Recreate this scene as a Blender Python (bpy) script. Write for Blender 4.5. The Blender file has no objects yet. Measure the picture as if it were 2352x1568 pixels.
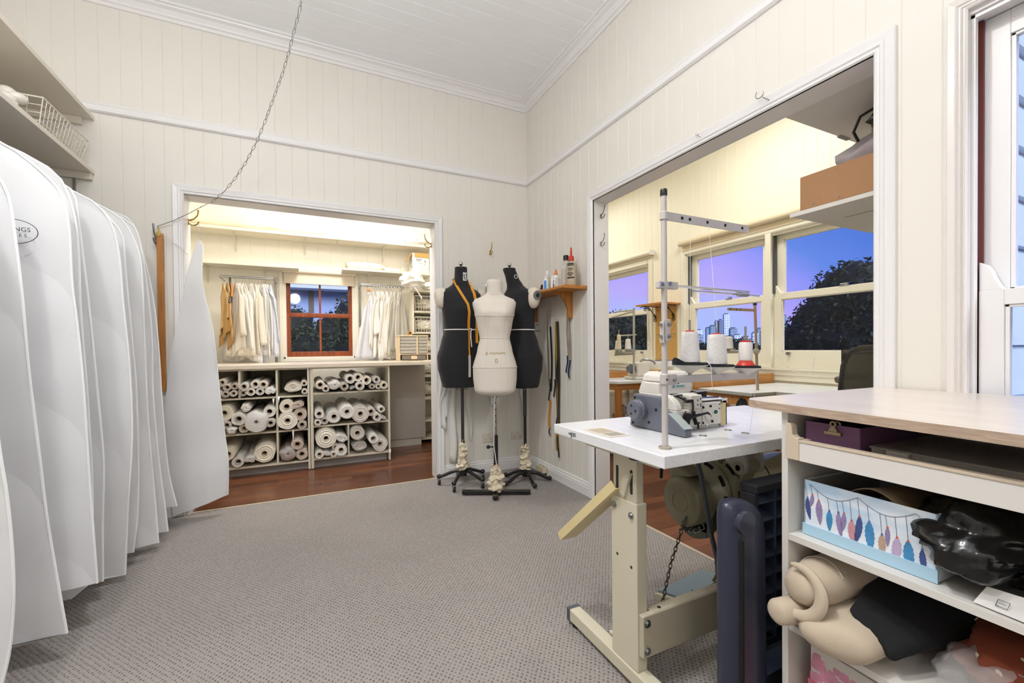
import bpy, math, random
from mathutils import Vector as V, Matrix as Mx
R_ = random.Random(11)
C = bpy.context.scene.collection
pi = math.pi
sin, cos = math.sin, math.cos
# ---------------------------------------------------------------- mesh builder
class G:
    def __init__(s, m=None):
        s.v = []; s.f = []; s.m = m
    def add(s, vs, fs):
        b = len(s.v)
        s.v += [(s.m @ V(p)) if s.m else V(p) for p in vs]
        s.f += [tuple(i + b for i in f) for f in fs]
        return s
    def box(s, x0, x1, y0, y1, z0, z1):
        return s.add([(x0,y0,z0),(x1,y0,z0),(x1,y1,z0),(x0,y1,z0),(x0,y0,z1),(x1,y0,z1),(x1,y1,z1),(x0,y1,z1)],
                     [(0,3,2,1),(4,5,6,7),(0,1,5,4),(1,2,6,5),(2,3,7,6),(3,0,4,7)])
    def loft(s, rings, caps=True, closed=True):
        n = len(rings[0]); vs = [p for r in rings for p in r]; fs = []
        for i in range(len(rings)-1):
            for j in range(n if closed else n-1):
                k = (j+1) % n
                fs.append((i*n+j, i*n+k, (i+1)*n+k, (i+1)*n+j))
        if caps:
            fs.append(tuple(range(n-1,-1,-1))); fs.append(tuple((len(rings)-1)*n+j for j in range(n)))
        return s.add(vs, fs)
    def tube(s, pts, r, n=10, caps=True, flat=1.0):
        pts = [V(p) for p in pts]; rs = r if isinstance(r,(list,tuple)) else [r]*len(pts)
        rings = []; up = None
        for i,p in enumerate(pts):
            t = (pts[min(i+1,len(pts)-1)] - pts[max(i-1,0)]).normalized()
            if up is None:
                up = V((0,0,1)) if abs(t.z) < .9 else V((1,0,0))
            a = (up - t*up.dot(t))
            if a.length < 1e-6: a = t.orthogonal()
            a.normalize(); b = t.cross(a); up = a
            rings.append([p + (a*cos(2*pi*k/n) + b*sin(2*pi*k/n)*flat)*rs[i] for k in range(n)])
        return s.loft(rings, caps)
    def lathe(s, prof, n=24, M=None):
        M = M or Mx()
        return s.loft([[M @ V((max(r,1e-5)*cos(2*pi*k/n), max(r,1e-5)*sin(2*pi*k/n), z)) for k in range(n)] for r,z in prof])
    def prism(s, poly, h0, h1, M=None):
        M = M or Mx()
        return s.loft([[M @ V((x,y,h)) for x,y in poly] for h in (h0,h1)])
    def grid(s, fn, nu, nv):
        vs = [fn(i/nu, j/nv) for j in range(nv+1) for i in range(nu+1)]
        return s.add(vs, [(j*(nu+1)+i, j*(nu+1)+i+1, (j+1)*(nu+1)+i+1, (j+1)*(nu+1)+i) for j in range(nv) for i in range(nu)])
    def ball(s, c, rx, ry=None, rz=None, n=14, m=9):
        ry = ry or rx; rz = rz or rx
        return s.loft([[V((c[0]+max(sin(pi*i/m),1e-4)*rx*cos(2*pi*k/n), c[1]+max(sin(pi*i/m),1e-4)*ry*sin(2*pi*k/n), c[2]-rz*cos(pi*i/m))) for k in range(n)] for i in range(m+1)])
    def rope(s, a, b, r, n=6):
        return s.tube([a,b], r, n)
def X_(o=(0,0,0)): # local z -> world +x
    return Mx.Translation(o) @ Mx(((0,0,1,0),(1,0,0,0),(0,1,0,0),(0,0,0,1)))
def Y_(o=(0,0,0)): # local z -> world +y
    return Mx.Translation(o) @ Mx(((1,0,0,0),(0,0,1,0),(0,-1,0,0),(0,0,0,1)))
def T_(o, rz=0, rx=0, ry=0):
    return Mx.Translation(o) @ Mx.Rotation(rz,4,'Z') @ Mx.Rotation(ry,4,'Y') @ Mx.Rotation(rx,4,'X')
ORG = {}
def link(o): C.objects.link(o); return o
def obj(name, g, m, parent=None, smooth=False, bev=0, solid=0, sub=0, org=None, label=None, kind=None):
    if parent is not None: o0 = ORG[parent.name]
    elif org is not None: o0 = V(org)
    else:
        xs=[p.x for p in g.v]; ys=[p.y for p in g.v]; zs=[p.z for p in g.v]
        o0 = V(((min(xs)+max(xs))/2,(min(ys)+max(ys))/2,min(zs)))
    me = bpy.data.meshes.new(name)
    me.from_pydata([p-o0 for p in g.v], [], g.f)
    import bmesh
    bm = bmesh.new(); bm.from_mesh(me); bmesh.ops.recalc_face_normals(bm, faces=bm.faces); bm.to_mesh(me); bm.free()
    if smooth:
        for p in me.polygons: p.use_smooth = True
        me.set_sharp_from_angle(angle=math.radians(smooth if smooth > 1 else 40))
    me.materials.append(m)
    o = link(bpy.data.objects.new(name, me)); ORG[o.name] = o0
    if parent is not None: o.parent = parent
    else: o.location = o0
    if solid:
        d = o.modifiers.new('solid','SOLIDIFY'); d.thickness = solid; d.offset = 0
    if bev:
        d = o.modifiers.new('bevel','BEVEL'); d.width = bev; d.segments = 2; d.limit_method = 'ANGLE'; d.angle_limit = .7
    if sub:
        d = o.modifiers.new('sub','SUBSURF'); d.levels = d.render_levels = sub
    if label: o['label'] = label
    if kind: o['kind'] = kind
    return o
def tag(o, label, cat, group=None, kind=None):
    o['label'] = label; o['category'] = cat
    if group: o['group'] = group
    if kind: o['kind'] = kind
    return o
def thing(name, label, cat, loc=(0,0,0), group=None):
    o = link(bpy.data.objects.new(name, None)); o.location = loc; o.empty_display_size = .05
    ORG[o.name] = V(loc); return tag(o, label, cat, group)
def one(name, g, m, label, cat, group=None, **k):
    return tag(obj(name, g, m, **k), label, cat, group)
def struct(name, g, m, **k):
    o = obj(name, g, m, **k)
    if o.parent is None: o['kind'] = 'structure'
    return o
def sroot(name, loc=(0,0,0)):
    o = link(bpy.data.objects.new(name, None)); o.location = loc; ORG[o.name] = V(loc); o['kind'] = 'structure'; return o
def dup(root, loc, label, rz=0, sc=None):
    r = root.copy(); C.objects.link(r); r.location = loc; r.rotation_euler = (0,0,rz); r['label'] = label
    if sc: r.scale = sc
    for ch in list(root.children):
        c = ch.copy(); C.objects.link(c); c.parent = r
        for gch in ch.children:
            d = gch.copy(); C.objects.link(d); d.parent = c
    return r
def text(name, s, size, M, m, parent, ext=.0002, align='CENTER', font_sc=(1,1)):
    cu = bpy.data.curves.new(name,'FONT'); cu.body = s; cu.size = size; cu.extrude = ext; cu.align_x = align; cu.align_y = 'CENTER'
    cu.space_character = 1.05; cu.resolution_u = 3
    o = link(bpy.data.objects.new(name+'_tmp', cu)); bpy.context.view_layer.update()
    me = bpy.data.meshes.new_from_object(o.evaluated_get(bpy.context.evaluated_depsgraph_get()))
    bpy.data.objects.remove(o); bpy.data.curves.remove(cu)
    me.transform(Mx.Translation(-ORG[parent.name]) @ M @ Mx.Diagonal((font_sc[0],font_sc[1],1,1)))
    me.materials.clear(); me.materials.append(m)
    o = link(bpy.data.objects.new(name, me)); o.parent = parent; return o
from mathutils import noise as NZ
def lump(g, c, rx, ry, rz, seed=0, amp=.25, fr=2.5, n=20, m=14, flat=None):
    vs=[]
    rings=[]
    for i in range(m+1):
        ring=[]
        for k in range(n):
            d=V((max(sin(pi*i/m),1e-3)*cos(2*pi*k/n), max(sin(pi*i/m),1e-3)*sin(2*pi*k/n), -cos(pi*i/m)))
            w=1+amp*NZ.noise(d*fr+V((seed*7.3,seed*1.7,seed*3.1)))+amp*.5*(.5-abs(NZ.noise(d*fr*2.3+V((seed,seed*2,3)))))*2*.6
            p=V((c[0]+d.x*rx*w, c[1]+d.y*ry*w, c[2]+d.z*rz*w))
            if flat is not None: p.z=max(p.z,flat)
            ring.append(p)
        rings.append(ring)
    return g.loft(rings)
# ---------------------------------------------------------------- materials
def srgb(h):
    h = h.lstrip('#'); c = [int(h[i:i+2],16)/255 for i in (0,2,4)]
    return tuple(x/12.92 if x <= .04045 else ((x+.055)/1.055)**2.4 for x in c) + (1,)
MATS = {}
def M(name, col, rough=.6, metal=0, var=.04, vs=6, bump=0, bs=200, coat=0, trans=0, alpha=1, sheen=0, emis=None, es=0):
    if name in MATS: return MATS[name]
    m = bpy.data.materials.new(name); m.use_nodes = True; nt = m.node_tree; N = nt.nodes; L = nt.links
    b = N['Principled BSDF']; c = srgb(col) if isinstance(col,str) else tuple(col)+(1,)
    b.inputs['Base Color'].default_value = c; b.inputs['Roughness'].default_value = rough; b.inputs['Metallic'].default_value = metal
    b.inputs['Coat Weight'].default_value = coat; b.inputs['Sheen Weight'].default_value = sheen
    b.inputs['Transmission Weight'].default_value = trans; b.inputs['Alpha'].default_value = alpha
    if emis: b.inputs['Emission Color'].default_value = srgb(emis); b.inputs['Emission Strength'].default_value = es
    tc = N.new('ShaderNodeTexCoord')
    if var:
        n = N.new('ShaderNodeTexNoise'); n.inputs['Scale'].default_value = vs; n.inputs['Detail'].default_value = 3
        mx = N.new('ShaderNodeMix'); mx.data_type = 'RGBA'
        mx.inputs[6].default_value = tuple(x*(1-var) for x in c[:3])+(1,); mx.inputs[7].default_value = tuple(min(1,x*(1+var)) for x in c[:3])+(1,)
        L.new(tc.outputs['Object'], n.inputs['Vector']); L.new(n.outputs['Fac'], mx.inputs[0]); L.new(mx.outputs[2], b.inputs['Base Color'])
    if bump:
        n = N.new('ShaderNodeTexNoise'); n.inputs['Scale'].default_value = bs; n.inputs['Detail'].default_value = 2
        bp = N.new('ShaderNodeBump'); bp.inputs['Strength'].default_value = bump; bp.inputs['Distance'].default_value = .002
        L.new(tc.outputs['Object'], n.inputs['Vector']); L.new(n.outputs['Fac'], bp.inputs['Height']); L.new(bp.outputs['Normal'], b.inputs['Normal'])
    MATS[name] = m; return m
def ramp(N, stops):
    r = N.new('ShaderNodeValToRGB'); e = r.color_ramp.elements
    while len(e) < len(stops): e.new(.5)
    for x,(p,c) in zip(e, stops): x.position = p; x.color = srgb(c) if isinstance(c,str) else c
    return r
def wood(name, c1, c2, axis=0, sc=1, rough=.4, stretch=14):
    if name in MATS: return MATS[name]
    m = M(name, c1, rough, var=0); nt = m.node_tree; N = nt.nodes; L = nt.links; b = N['Principled BSDF']
    tc = N.new('ShaderNodeTexCoord'); mp = N.new('ShaderNodeMapping'); s3 = [stretch*sc]*3; s3[axis] = sc
    mp.inputs['Scale'].default_value = s3
    n = N.new('ShaderNodeTexNoise'); n.inputs['Scale'].default_value = 4; n.inputs['Detail'].default_value = 5; n.inputs['Distortion'].default_value = .6
    r = ramp(N, [(.3,c2),(.7,c1)])
    L.new(tc.outputs['Object'], mp.inputs[0]); L.new(mp.outputs[0], n.inputs['Vector']); L.new(n.outputs['Fac'], r.inputs[0]); L.new(r.outputs[0], b.inputs['Base Color'])
    return m
def carpet():
    m = M('carpet_mat', '#a59c93', .95, var=0); nt = m.node_tree; N = nt.nodes; L = nt.links; b = N['Principled BSDF']
    ge = N.new('ShaderNodeNewGeometry'); mp = N.new('ShaderNodeMapping'); mp.inputs['Rotation'].default_value = (0,0,.785); mp.inputs['Scale'].default_value = (78,62,1)
    L.new(ge.outputs['Position'], mp.inputs[0])
    vo = N.new('ShaderNodeTexVoronoi'); vo.inputs['Scale'].default_value = 1; vo.inputs['Randomness'].default_value = .22; L.new(mp.outputs[0], vo.inputs['Vector'])
    r = ramp(N, [(.10,'#564e4a'),(.36,'#96908c')]); L.new(vo.outputs['Distance'], r.inputs[0])
    n = N.new('ShaderNodeTexNoise'); n.inputs['Scale'].default_value = 300; L.new(ge.outputs['Position'], n.inputs['Vector'])
    n2 = N.new('ShaderNodeTexNoise'); n2.inputs['Scale'].default_value = 2.2; L.new(ge.outputs['Position'], n2.inputs['Vector'])
    mx = N.new('ShaderNodeMix'); mx.data_type = 'RGBA'; mx.blend_type = 'OVERLAY'; mx.inputs[0].default_value = .35
    L.new(r.outputs[0], mx.inputs[6]); L.new(n.outputs['Fac'], mx.inputs[7])
    mx2 = N.new('ShaderNodeMix'); mx2.data_type = 'RGBA'; mx2.blend_type = 'OVERLAY'; mx2.inputs[0].default_value = .12
    L.new(mx.outputs[2], mx2.inputs[6]); L.new(n2.outputs['Fac'], mx2.inputs[7]); L.new(mx2.outputs[2], b.inputs['Base Color'])
    bp = N.new('ShaderNodeBump'); bp.inputs['Strength'].default_value = .8; bp.inputs['Distance'].default_value = .004
    L.new(vo.outputs['Distance'], bp.inputs['Height']); L.new(bp.outputs['Normal'], b.inputs['Normal']); return m
def planks():
    m = M('timber_floor_mat', '#6b3f28', .32, var=0, coat=.2); nt = m.node_tree; N = nt.nodes; L = nt.links; b = N['Principled BSDF']
    ge = N.new('ShaderNodeNewGeometry')
    br = N.new('ShaderNodeTexBrick'); br.inputs['Scale'].default_value = 1; br.inputs['Brick Width'].default_value = .55; br.inputs['Row Height'].default_value = .085
    br.inputs['Mortar Size'].default_value = .0012; br.inputs['Color1'].default_value = srgb('#784a30'); br.inputs['Color2'].default_value = srgb('#4e2c1d'); br.inputs['Mortar'].default_value = srgb('#301a10')
    br.offset = .37; L.new(ge.outputs['Position'], br.inputs['Vector'])
    mp = N.new('ShaderNodeMapping'); mp.inputs['Scale'].default_value = (3,40,1); L.new(ge.outputs['Position'], mp.inputs[0])
    n = N.new('ShaderNodeTexNoise'); n.inputs['Scale'].default_value = 1.5; n.inputs['Detail'].default_value = 6; n.inputs['Distortion'].default_value = .8; L.new(mp.outputs[0], n.inputs['Vector'])
    mx = N.new('ShaderNodeMix'); mx.data_type = 'RGBA'; mx.blend_type = 'OVERLAY'; mx.inputs[0].default_value = .6
    L.new(br.outputs['Color'], mx.inputs[6]); L.new(n.outputs['Fac'], mx.inputs[7]); L.new(mx.outputs[2], b.inputs['Base Color']); return m
def glass(name='window_glass', tint=(1,1,1,1), refl=.018):
    if name in MATS: return MATS[name]
    m = bpy.data.materials.new(name); m.use_nodes = True; N = m.node_tree.nodes; L = m.node_tree.links; N.clear()
    o = N.new('ShaderNodeOutputMaterial'); t = N.new('ShaderNodeBsdfTransparent'); t.inputs[0].default_value = tint
    gl = N.new('ShaderNodeBsdfGlossy'); gl.inputs['Roughness'].default_value = .03; mx = N.new('ShaderNodeMixShader'); mx.inputs[0].default_value = refl
    L.new(t.outputs[0], mx.inputs[1]); L.new(gl.outputs[0], mx.inputs[2]); L.new(mx.outputs[0], o.inputs[0]); MATS[name] = m; return m
def film(name, col, mixf=.45, rough=.25, bump=.6, bs=25):
    """thin crinkled plastic film: part see-through, part glossy"""
    if name in MATS: return MATS[name]
    m = M(name, col, rough, var=0, bump=bump, bs=bs, coat=.4); N = m.node_tree.nodes; L = m.node_tree.links
    o = N['Material Output']; b = N['Principled BSDF']; t = N.new('ShaderNodeBsdfTransparent'); mx = N.new('ShaderNodeMixShader'); mx.inputs[0].default_value = mixf
    L.new(t.outputs[0], mx.inputs[1]); L.new(b.outputs[0], mx.inputs[2]); L.new(mx.outputs[0], o.inputs[0]); return m
def cloth(name, col, transl=.25, bump=.25, bs=500, var=.03, wr=0):
    if name in MATS: return MATS[name]
    m = M(name, col, .85, var=var, bump=bump, bs=bs, sheen=.1); N = m.node_tree.nodes; L = m.node_tree.links
    if transl:
        o = N['Material Output']; b = N['Principled BSDF']; t = N.new('ShaderNodeBsdfTranslucent'); t.inputs[0].default_value = srgb(col)
        mx = N.new('ShaderNodeMixShader'); mx.inputs[0].default_value = transl
        L.new(b.outputs[0], mx.inputs[1]); L.new(t.outputs[0], mx.inputs[2]); L.new(mx.outputs[0], o.inputs[0])
    return m
cream = M('cream_wall_paint','#e4e0d8',.55,var=.015); creamR = M('ivory_wall_paint','#ece5cf',.5,var=.015); creamL = M('warm_wall_paint','#ebe6d9',.55,var=.015)
white = M('white_trim_paint','#e8e6e6',.35,var=.015); ceilm = M('ceiling_paint','#f1f2f3',.6,var=.01); ivory = M('ivory_trim_paint','#e9e3d0',.4,var=.02)
whlam = M('white_laminate','#dcd8d2',.35,var=.02); paleedge = M('pale_edge','#d8d3c4',.5,var=.03)
chrome = M('chrome','#c9c9c9',.18,1,var=0); steel = M('zinc_steel','#a8a8a6',.35,1,var=.05); brass = M('brass','#b39a58',.3,1,var=.08)
blackp = M('black_plastic','#141416',.4,var=.05); blackm = M('black_metal','#131314',.28,var=.03,coat=.3); darkrub = M('dark_rubber','#1b1b1c',.7,var=.05)
whp = M('white_plastic','#e8e8e6',.4,var=.02); redp = M('red_plastic','#c2321f',.35,var=.04)
putty = M('putty_metal','#cdc6b0',.42,var=.03); puttyg = M('grey_metal','#c3bfba',.4,var=.02)
pine = wood('pine','#c98a45','#a9682d',0,1.2,.45); pineY = wood('pine_y','#c98a45','#a9682d',1,1.2,.45); pineZ = wood('pine_z','#c08440','#9c6029',2,1.2,.45)
gl = glass()
# ================================================================ setting
XL, XR, YB, YF, CE = -1.66, 1.795, 3.40, -2.2, 3.20
XW, YL = 3.65, 5.20
def vj(g, mp, a0, a1, b0, b1, th, pitch=.1025, ph=0.0, w=.0026, dp=.0022):
    prof = [(a0,0)]
    k = math.ceil((a0+w-ph)/pitch)
    while ph+k*pitch < a1-w:
        c = ph+k*pitch; prof += [(c-w,0),(c,-dp),(c+w,0)]; k += 1
    prof.append((a1,0)); n = len(prof)
    vs = [mp(a,b0,d) for a,d in prof]+[mp(a,b1,d) for a,d in prof]+[mp(a,b0,-th) for a,d in prof]+[mp(a,b1,-th) for a,d in prof]
    fs = []
    for i in range(n-1):
        fs += [(i,i+1,n+i+1,n+i),(2*n+i,3*n+i,3*n+i+1,2*n+i+1),(i,2*n+i,2*n+i+1,i+1),(n+i,n+i+1,3*n+i+1,3*n+i)]
    fs += [(0,n,3*n,2*n),(n-1,3*n-1,4*n-1,2*n-1)]
    g.add(vs, fs)
mY = lambda p: (lambda a,b,d: (a, p-d, b))      # faces -y
mYp = lambda p: (lambda a,b,d: (a, p+d, b))     # faces +y
mX = lambda p: (lambda a,b,d: (p-d, a, b))      # faces -x
mXp = lambda p: (lambda a,b,d: (p+d, a, b))     # faces +x
# floors
g = G(); g.box(XL-.1,XR,YF-.1,3.42,-.03,0); struct('floor', g, carpet())
g = G(); g.box(-1.3,1.7,3.4,5.4,-.05,-.006); g.box(1.7,3.8,-.2,6.4,-.05,-.006); struct('floor_timber', g, planks())
g = G(); g.box(-.69,.955,3.405,3.425,-.02,.003); g.box(1.785,1.803,.80,2.435,-.02,.003); struct('trim_1', g, M('edge_strip','#b9ad98',.5))
# back wall with doorway (x -.68 .. .95)
g = G(); a = mY(YB)
vj(g,a,XL-.1,-.70,0,CE,.14,ph=.041); vj(g,a,-.70,.97,2.07,CE,.14,ph=.041); vj(g,a,.97,1.93,0,CE,.14,ph=.041)
struct('wall_back', g, cream)
# right wall with doorway and window opening
g = G(); a = mX(XR)
vj(g,a,2.445,3.40,0,CE,.12,ph=.02); vj(g,a,.79,2.445,2.07,CE,.12,ph=.02); vj(g,a,.60,.79,0,CE,.12,ph=.02)
vj(g,a,-.9,.60,0,.62,.12,ph=.02); vj(g,a,-.9,.60,2.05,CE,.12,ph=.02); vj(g,a,YF-.1,-.9,0,CE,.12,ph=.02)
struct('wall_right', g, cream)
g = G(); vj(g, mXp(XL), YF-.1, 3.40, 0, CE, .1); struct('wall_left', g, cream)
g = G(); vj(g, mYp(YF), XL-.1, 1.915, 0, CE, .1); struct('wall_front', g, cream)
g = G(); vj(g, lambda a,b,d: (b, a, CE-d), YF-.1, 3.54, XL-.1, 1.915, .1, ph=.03, w=.002, dp=.002); struct('ceiling', g, ceilm)
# left room shell
g = G(); vj(g, mY(YL), -1.15, -.205, 0, CE, .12, pitch=.128, ph=.02); vj(g, mY(YL), -.205, .525, 0, .96, .12, pitch=.128, ph=.02)
vj(g, mY(YL), -.205, .525, 1.905, CE, .12, pitch=.128, ph=.02); vj(g, mY(YL), .525, 1.62, 0, CE, .12, pitch=.128, ph=.02)
struct('wall_back_room', g, creamL)
g = G(); vj(g, mXp(-1.15), 3.54, 5.32, 0, CE, .12); struct('wall_left_room', g, creamL)
g = G(); vj(g, mX(1.60), 3.54, 5.20, 0, CE, .30); g.box(1.6,1.90,5.2,6.3,0,CE); struct('wall_partition', g, creamL)
g = G(); g.box(-1.3,1.915,3.54,5.4,CE,CE+.1); struct('ceiling_left_room', g, ceilm)
# right room shell: window wall at x = XW
g = G(); a = mX(XW)
WA = (3.86,4.95,.84,2.03); WB = (1.46,3.345,.84,2.03)
vj(g,a,.62,WB[0],0,CE,.12,pitch=.1,ph=.03); vj(g,a,WB[1],WA[0],0,CE,.12,pitch=.1,ph=.03); vj(g,a,WA[1],6.3,0,CE,.12,pitch=.1,ph=.03)
for w in (WA,WB): vj(g,a,w[0],w[1],0,w[2],.12,pitch=.1,ph=.03); vj(g,a,w[0],w[1],w[3],CE,.12,pitch=.1,ph=.03)
struct('wall_window', g, creamR)
g = G(); vj(g, mYp(.66), 1.915, XW, 0, CE, .04); struct('wall_end_room', g, creamR)
g = G(); vj(g, mY(6.2), 1.90, XW+.1, 0, CE, .1); struct('wall_far_room', g, creamR)
g = G(); g.box(1.915,3.8,.5,6.4,CE,CE+.1); struct('ceiling_right_room', g, ceilm)
# exterior weatherboards of the end wall (seen through the near window)
g = G(); z = -.3
while z < 3.3:
    g.add([(1.9,.62,z),(3.9,.62,z),(3.9,.575,z),(1.9,.575,z),(1.9,.62,z+.175),(3.9,.62,z+.175),(3.9,.60,z+.175),(1.9,.60,z+.175)],
          [(0,1,2,3),(7,6,5,4),(3,2,6,7),(0,4,5,1),(1,5,6,2),(0,3,7,4)]); z += .168
struct('wall_exterior', g, M('weatherboard','#c4d2e4',.6,var=.03))
# ---- mitred casings round openings
DOOR_PROF = [(0,0),(0,.012),(.005,.017),(.010,.012),(.016,.012),(.021,.018),(.030,.019),(.034,.013),(.046,.016),(.058,.018),(.062,.014),(.062,0)]
def casing(g, mp, a0, a1, z0, z1, prof, bottom=False):
    n = len(prof); rings = []
    def ring(fa, fz): return [mp(fa(u), fz(u), d) for u,d in prof]
    path = [(lambda u: a0-u, lambda u: z0 if not bottom else z0-u), (lambda u: a0-u, lambda u: z1+u), (lambda u: a1+u, lambda u: z1+u), (lambda u: a1+u, lambda u: z0 if not bottom else z0-u)]
    if bottom: path.append(path[0])
    g.loft([ring(*p) for p in path], caps=not bottom)
g = G(); casing(g, mY(YB), -.68, .95, -.006, 2.05, DOOR_PROF); struct('trim_2', g, white)
g = G(); casing(g, mX(XR), .81, 2.425, -.006, 2.05, DOOR_PROF); struct('trim_3', g, white)
# jamb linings
g = G(); g.box(-.705,-.68,3.39,3.55,-.006,2.075); g.box(.95,.975,3.39,3.55,-.006,2.075); g.box(-.68,.95,3.39,3.55,2.05,2.075); struct('trim_4', g, white)
g = G(); g.box(1.787,1.917,.785,.81,-.006,2.075); g.box(1.787,1.917,2.425,2.45,-.006,2.075); g.box(1.787,1.917,.81,2.425,2.05,2.075); struct('trim_5', g, white)
# picture rail, cornice, baseboards (profiles swept along the two walls)
def run(g, prof, z0, x0=XL, y1=YF):
    g.loft([[(x0, YB-d, z0+h) for d,h in prof],[(XR-d, YB-d, z0+h) for d,h in prof],[(XR-d, y1, z0+h) for d,h in prof]])
g = G(); run(g, [(-.002,0),(.010,0),(.020,.008),(.020,.020),(.012,.026),(.010,.040),(.014,.050),(.006,.062),(-.002,.062)], 2.475); struct('trim_6', g, white)
g = G(); run(g, [(-.002,0),(.012,0),(.016,.018),(.026,.022),(.030,.034),(.045,.052),(.066,.060),(.070,.068),(.085,.070),(.085,.085),(-.002,.085)], 3.118); struct('trim_7', g, white)
BP = [(-.002,0),(.016,0),(.016,.058),(.012,.062),(.016,.068),(.014,.078),(.008,.084),(.010,.092),(.004,.100),(-.002,.100)]
g = G(); g.loft([[(1.012, YB-d, h) for d,h in BP],[(XR-d, YB-d, h) for d,h in BP]]); struct('baseboard_back', g, white)
g = G(); g.loft([[(XR-d, YB-d, h) for d,h in BP],[(XR-d, 2.487, h) for d,h in BP]]); struct('baseboard_right', g, white)
g = G(); g.loft([[(XL, YB-d, h) for d,h in BP],[(-.742, YB-d, h) for d,h in BP]]); struct('baseboard_left', g, white)
# ---- sash windows. a = along wall, d = outward distance behind the wall face (negative = deeper)
def sash(root, mp, a0, a1, z0, z1, zm, fm, st=.075, rail=.045, horn=True, deep=(.030,.062), muntin=0, bot=.09, top=.05):
    def bx(g,a,b,c,e,d0,d1):
        ps=[mp(a,c,-d0),mp(b,e,-d1)]; g.box(*[f(ps[0][i],ps[1][i]) for i in range(3) for f in (min,max)])
    d0,d1 = deep
    for nm,za,zb,tb,bb,dd in (('upper_sash',zm-rail/2,z1,top,rail,d1),('lower_sash',z0,zm+rail/2,rail,bot,d0)):
        g = G(); bx(g,a0,a0+st,za,zb,dd,dd+.034); bx(g,a1-st,a1,za,zb,dd,dd+.034); bx(g,a0+st,a1-st,za,za+bb,dd,dd+.034); bx(g,a0+st,a1-st,zb-tb,zb,dd,dd+.034)
        if muntin: bx(g,(a0+a1)/2-muntin/2,(a0+a1)/2+muntin/2,za+bb,zb-tb,dd+.004,dd+.03)
        # glazing bead
        for (p,q,c,e) in ((a0+st,a0+st+.01,za+bb,zb-tb),(a1-st-.01,a1-st,za+bb,zb-tb),(a0+st,a1-st,za+bb,za+bb+.008),(a0+st,a1-st,zb-tb-.008,zb-tb)): bx(g,p,q,c,e,dd+.006,dd+.026)
        if horn:
            for s0,sg in ((a0,1),(a1,-1)):
                zz = zb if nm=='lower_sash' else za; up = 1 if nm=='lower_sash' else -1
                pol=[(0,0),(st*.95,0),(st*.80,.012),(st*.62,.035),(st*.5,.055),(st*.30,.075),(0,.085)]
                g.loft([[mp(s0+sg*u, zz+up*h, -dd-k) for u,h in pol] for k in (0.002,.030)])
        f = obj(nm, g, fm, root, bev=.0015)
        g = G(); bx(g,a0+st+.004,a1-st-.004,za+bb+.003,zb-tb-.003,dd+.014,dd+.018); obj('pane', g, gl, f)
def frame(root, mp, a0, a1, z0, z1, fm, dep=.115, th=.022, name='window_frame', sill=.0):
    def bx(g,a,b,c,e,d0,d1):
        ps=[mp(a,c,-d0),mp(b,e,-d1)]; g.box(*[f(ps[0][i],ps[1][i]) for i in range(3) for f in (min,max)])
    g = G(); bx(g,a0-.001,a0+th,z0,z1,-.004,dep); bx(g,a1-th,a1+.001,z0,z1,-.004,dep); bx(g,a0,a1,z1-th,z1,-.004,dep); bx(g,a0,a1,z0,z0+th,-.004-sill,dep)
    # stop beads
    bx(g,a0+th,a0+th+.012,z0+th,z1-th,.004,.022); bx(g,a1-th-.012,a1-th,z0+th,z1-th,.004,.022); bx(g,a0+th,a1-th,z1-th-.012,z1-th,.004,.022)
    return obj(name, g, fm, root, bev=.0015)
# near window in the right wall
w = sroot('window_1',(XR,-.15,.62)); frame(w, mX(XR), -.895, .597, .63, 2.045, white)
g = G(); g.box(1.85,1.86,.562,.578,.66,2.02); obj('stop_bead', g, M('red_brown_paint','#6b2f27',.5), w)
sash(w, mX(XR), -.873, .562, .655, 2.02, 1.185, white, st=.052, rail=.045, deep=(.028,.066), bot=.09, top=.07)
WIN_PROF = [(0,0),(0,.020),(.008,.024),(.016,.012),(.020,.012),(.026,.018),(.032,.012),(.036,.012),(.042,.018),(.048,.012),(.052,.013),(.075,.016),(.080,.010),(.080,0)]
g = G(); casing(g, mX(XR), -.895, .572, .62, 2.035, [(u*.62,d) for u,d in WIN_PROF]); struct('trim_8', g, M('gloss_white','#e3dedb',.22,var=.01))
# left room window
tim = wood('cedar_sash','#a3501f','#743112',2,1,.35)
w = sroot('window_2',(.16,YL,.95)); frame(w, mY(YL), -.205, .525, .955, 1.91, creamL, dep=.11)
sash(w, mY(YL), -.182, .503, .975, 1.885, 1.43, tim, st=.040, rail=.035, horn=False, deep=(.022,.050), muntin=.02, bot=.05, top=.05)
g = G(); casing(g, mY(YL), -.200, .520, .958, 1.905, [(0,0),(0,.012),(.03,.014),(.04,.010),(.04,0)], bottom=True); struct('trim_9', g, M('cream_casing','#e9e3d2',.45,var=.01))
# right room windows
w = sroot('window_3',(XW,4.4,.84)); frame(w, mX(XW), WA[0], WA[1], WA[2], WA[3], ivory)
sash(w, mX(XW), WA[0]+.022, WA[1]-.022, .862, 2.008, 1.47, ivory, st=.058, rail=.05, bot=.14)
w = sroot('window_4',(XW,2.4,.84)); frame(w, mX(XW), 2.412, WB[1], WB[2], WB[3], ivory); frame(w, mX(XW), WB[0], 2.436, WB[2], WB[3], ivory)
g = G(); g.box(XW-.016,XW+.03,2.398,2.45,.862,2.03); obj('mullion', g, ivory, w, bev=.003)
for a0,a1 in ((2.436,WB[1]-.022),(WB[0]+.022,2.412)): sash(w, mX(XW), a0, a1, .862, 2.008, 1.47, ivory, st=.078, rail=.05, bot=.14)
g = G(); g.box(3.66,3.70,3.300,3.311,1.50,2.0); g.box(3.66,3.70,2.386,2.3975,1.50,2.0); obj('jamb_channel', g, M('dark_channel','#4a4a44',.6), w)
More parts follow.
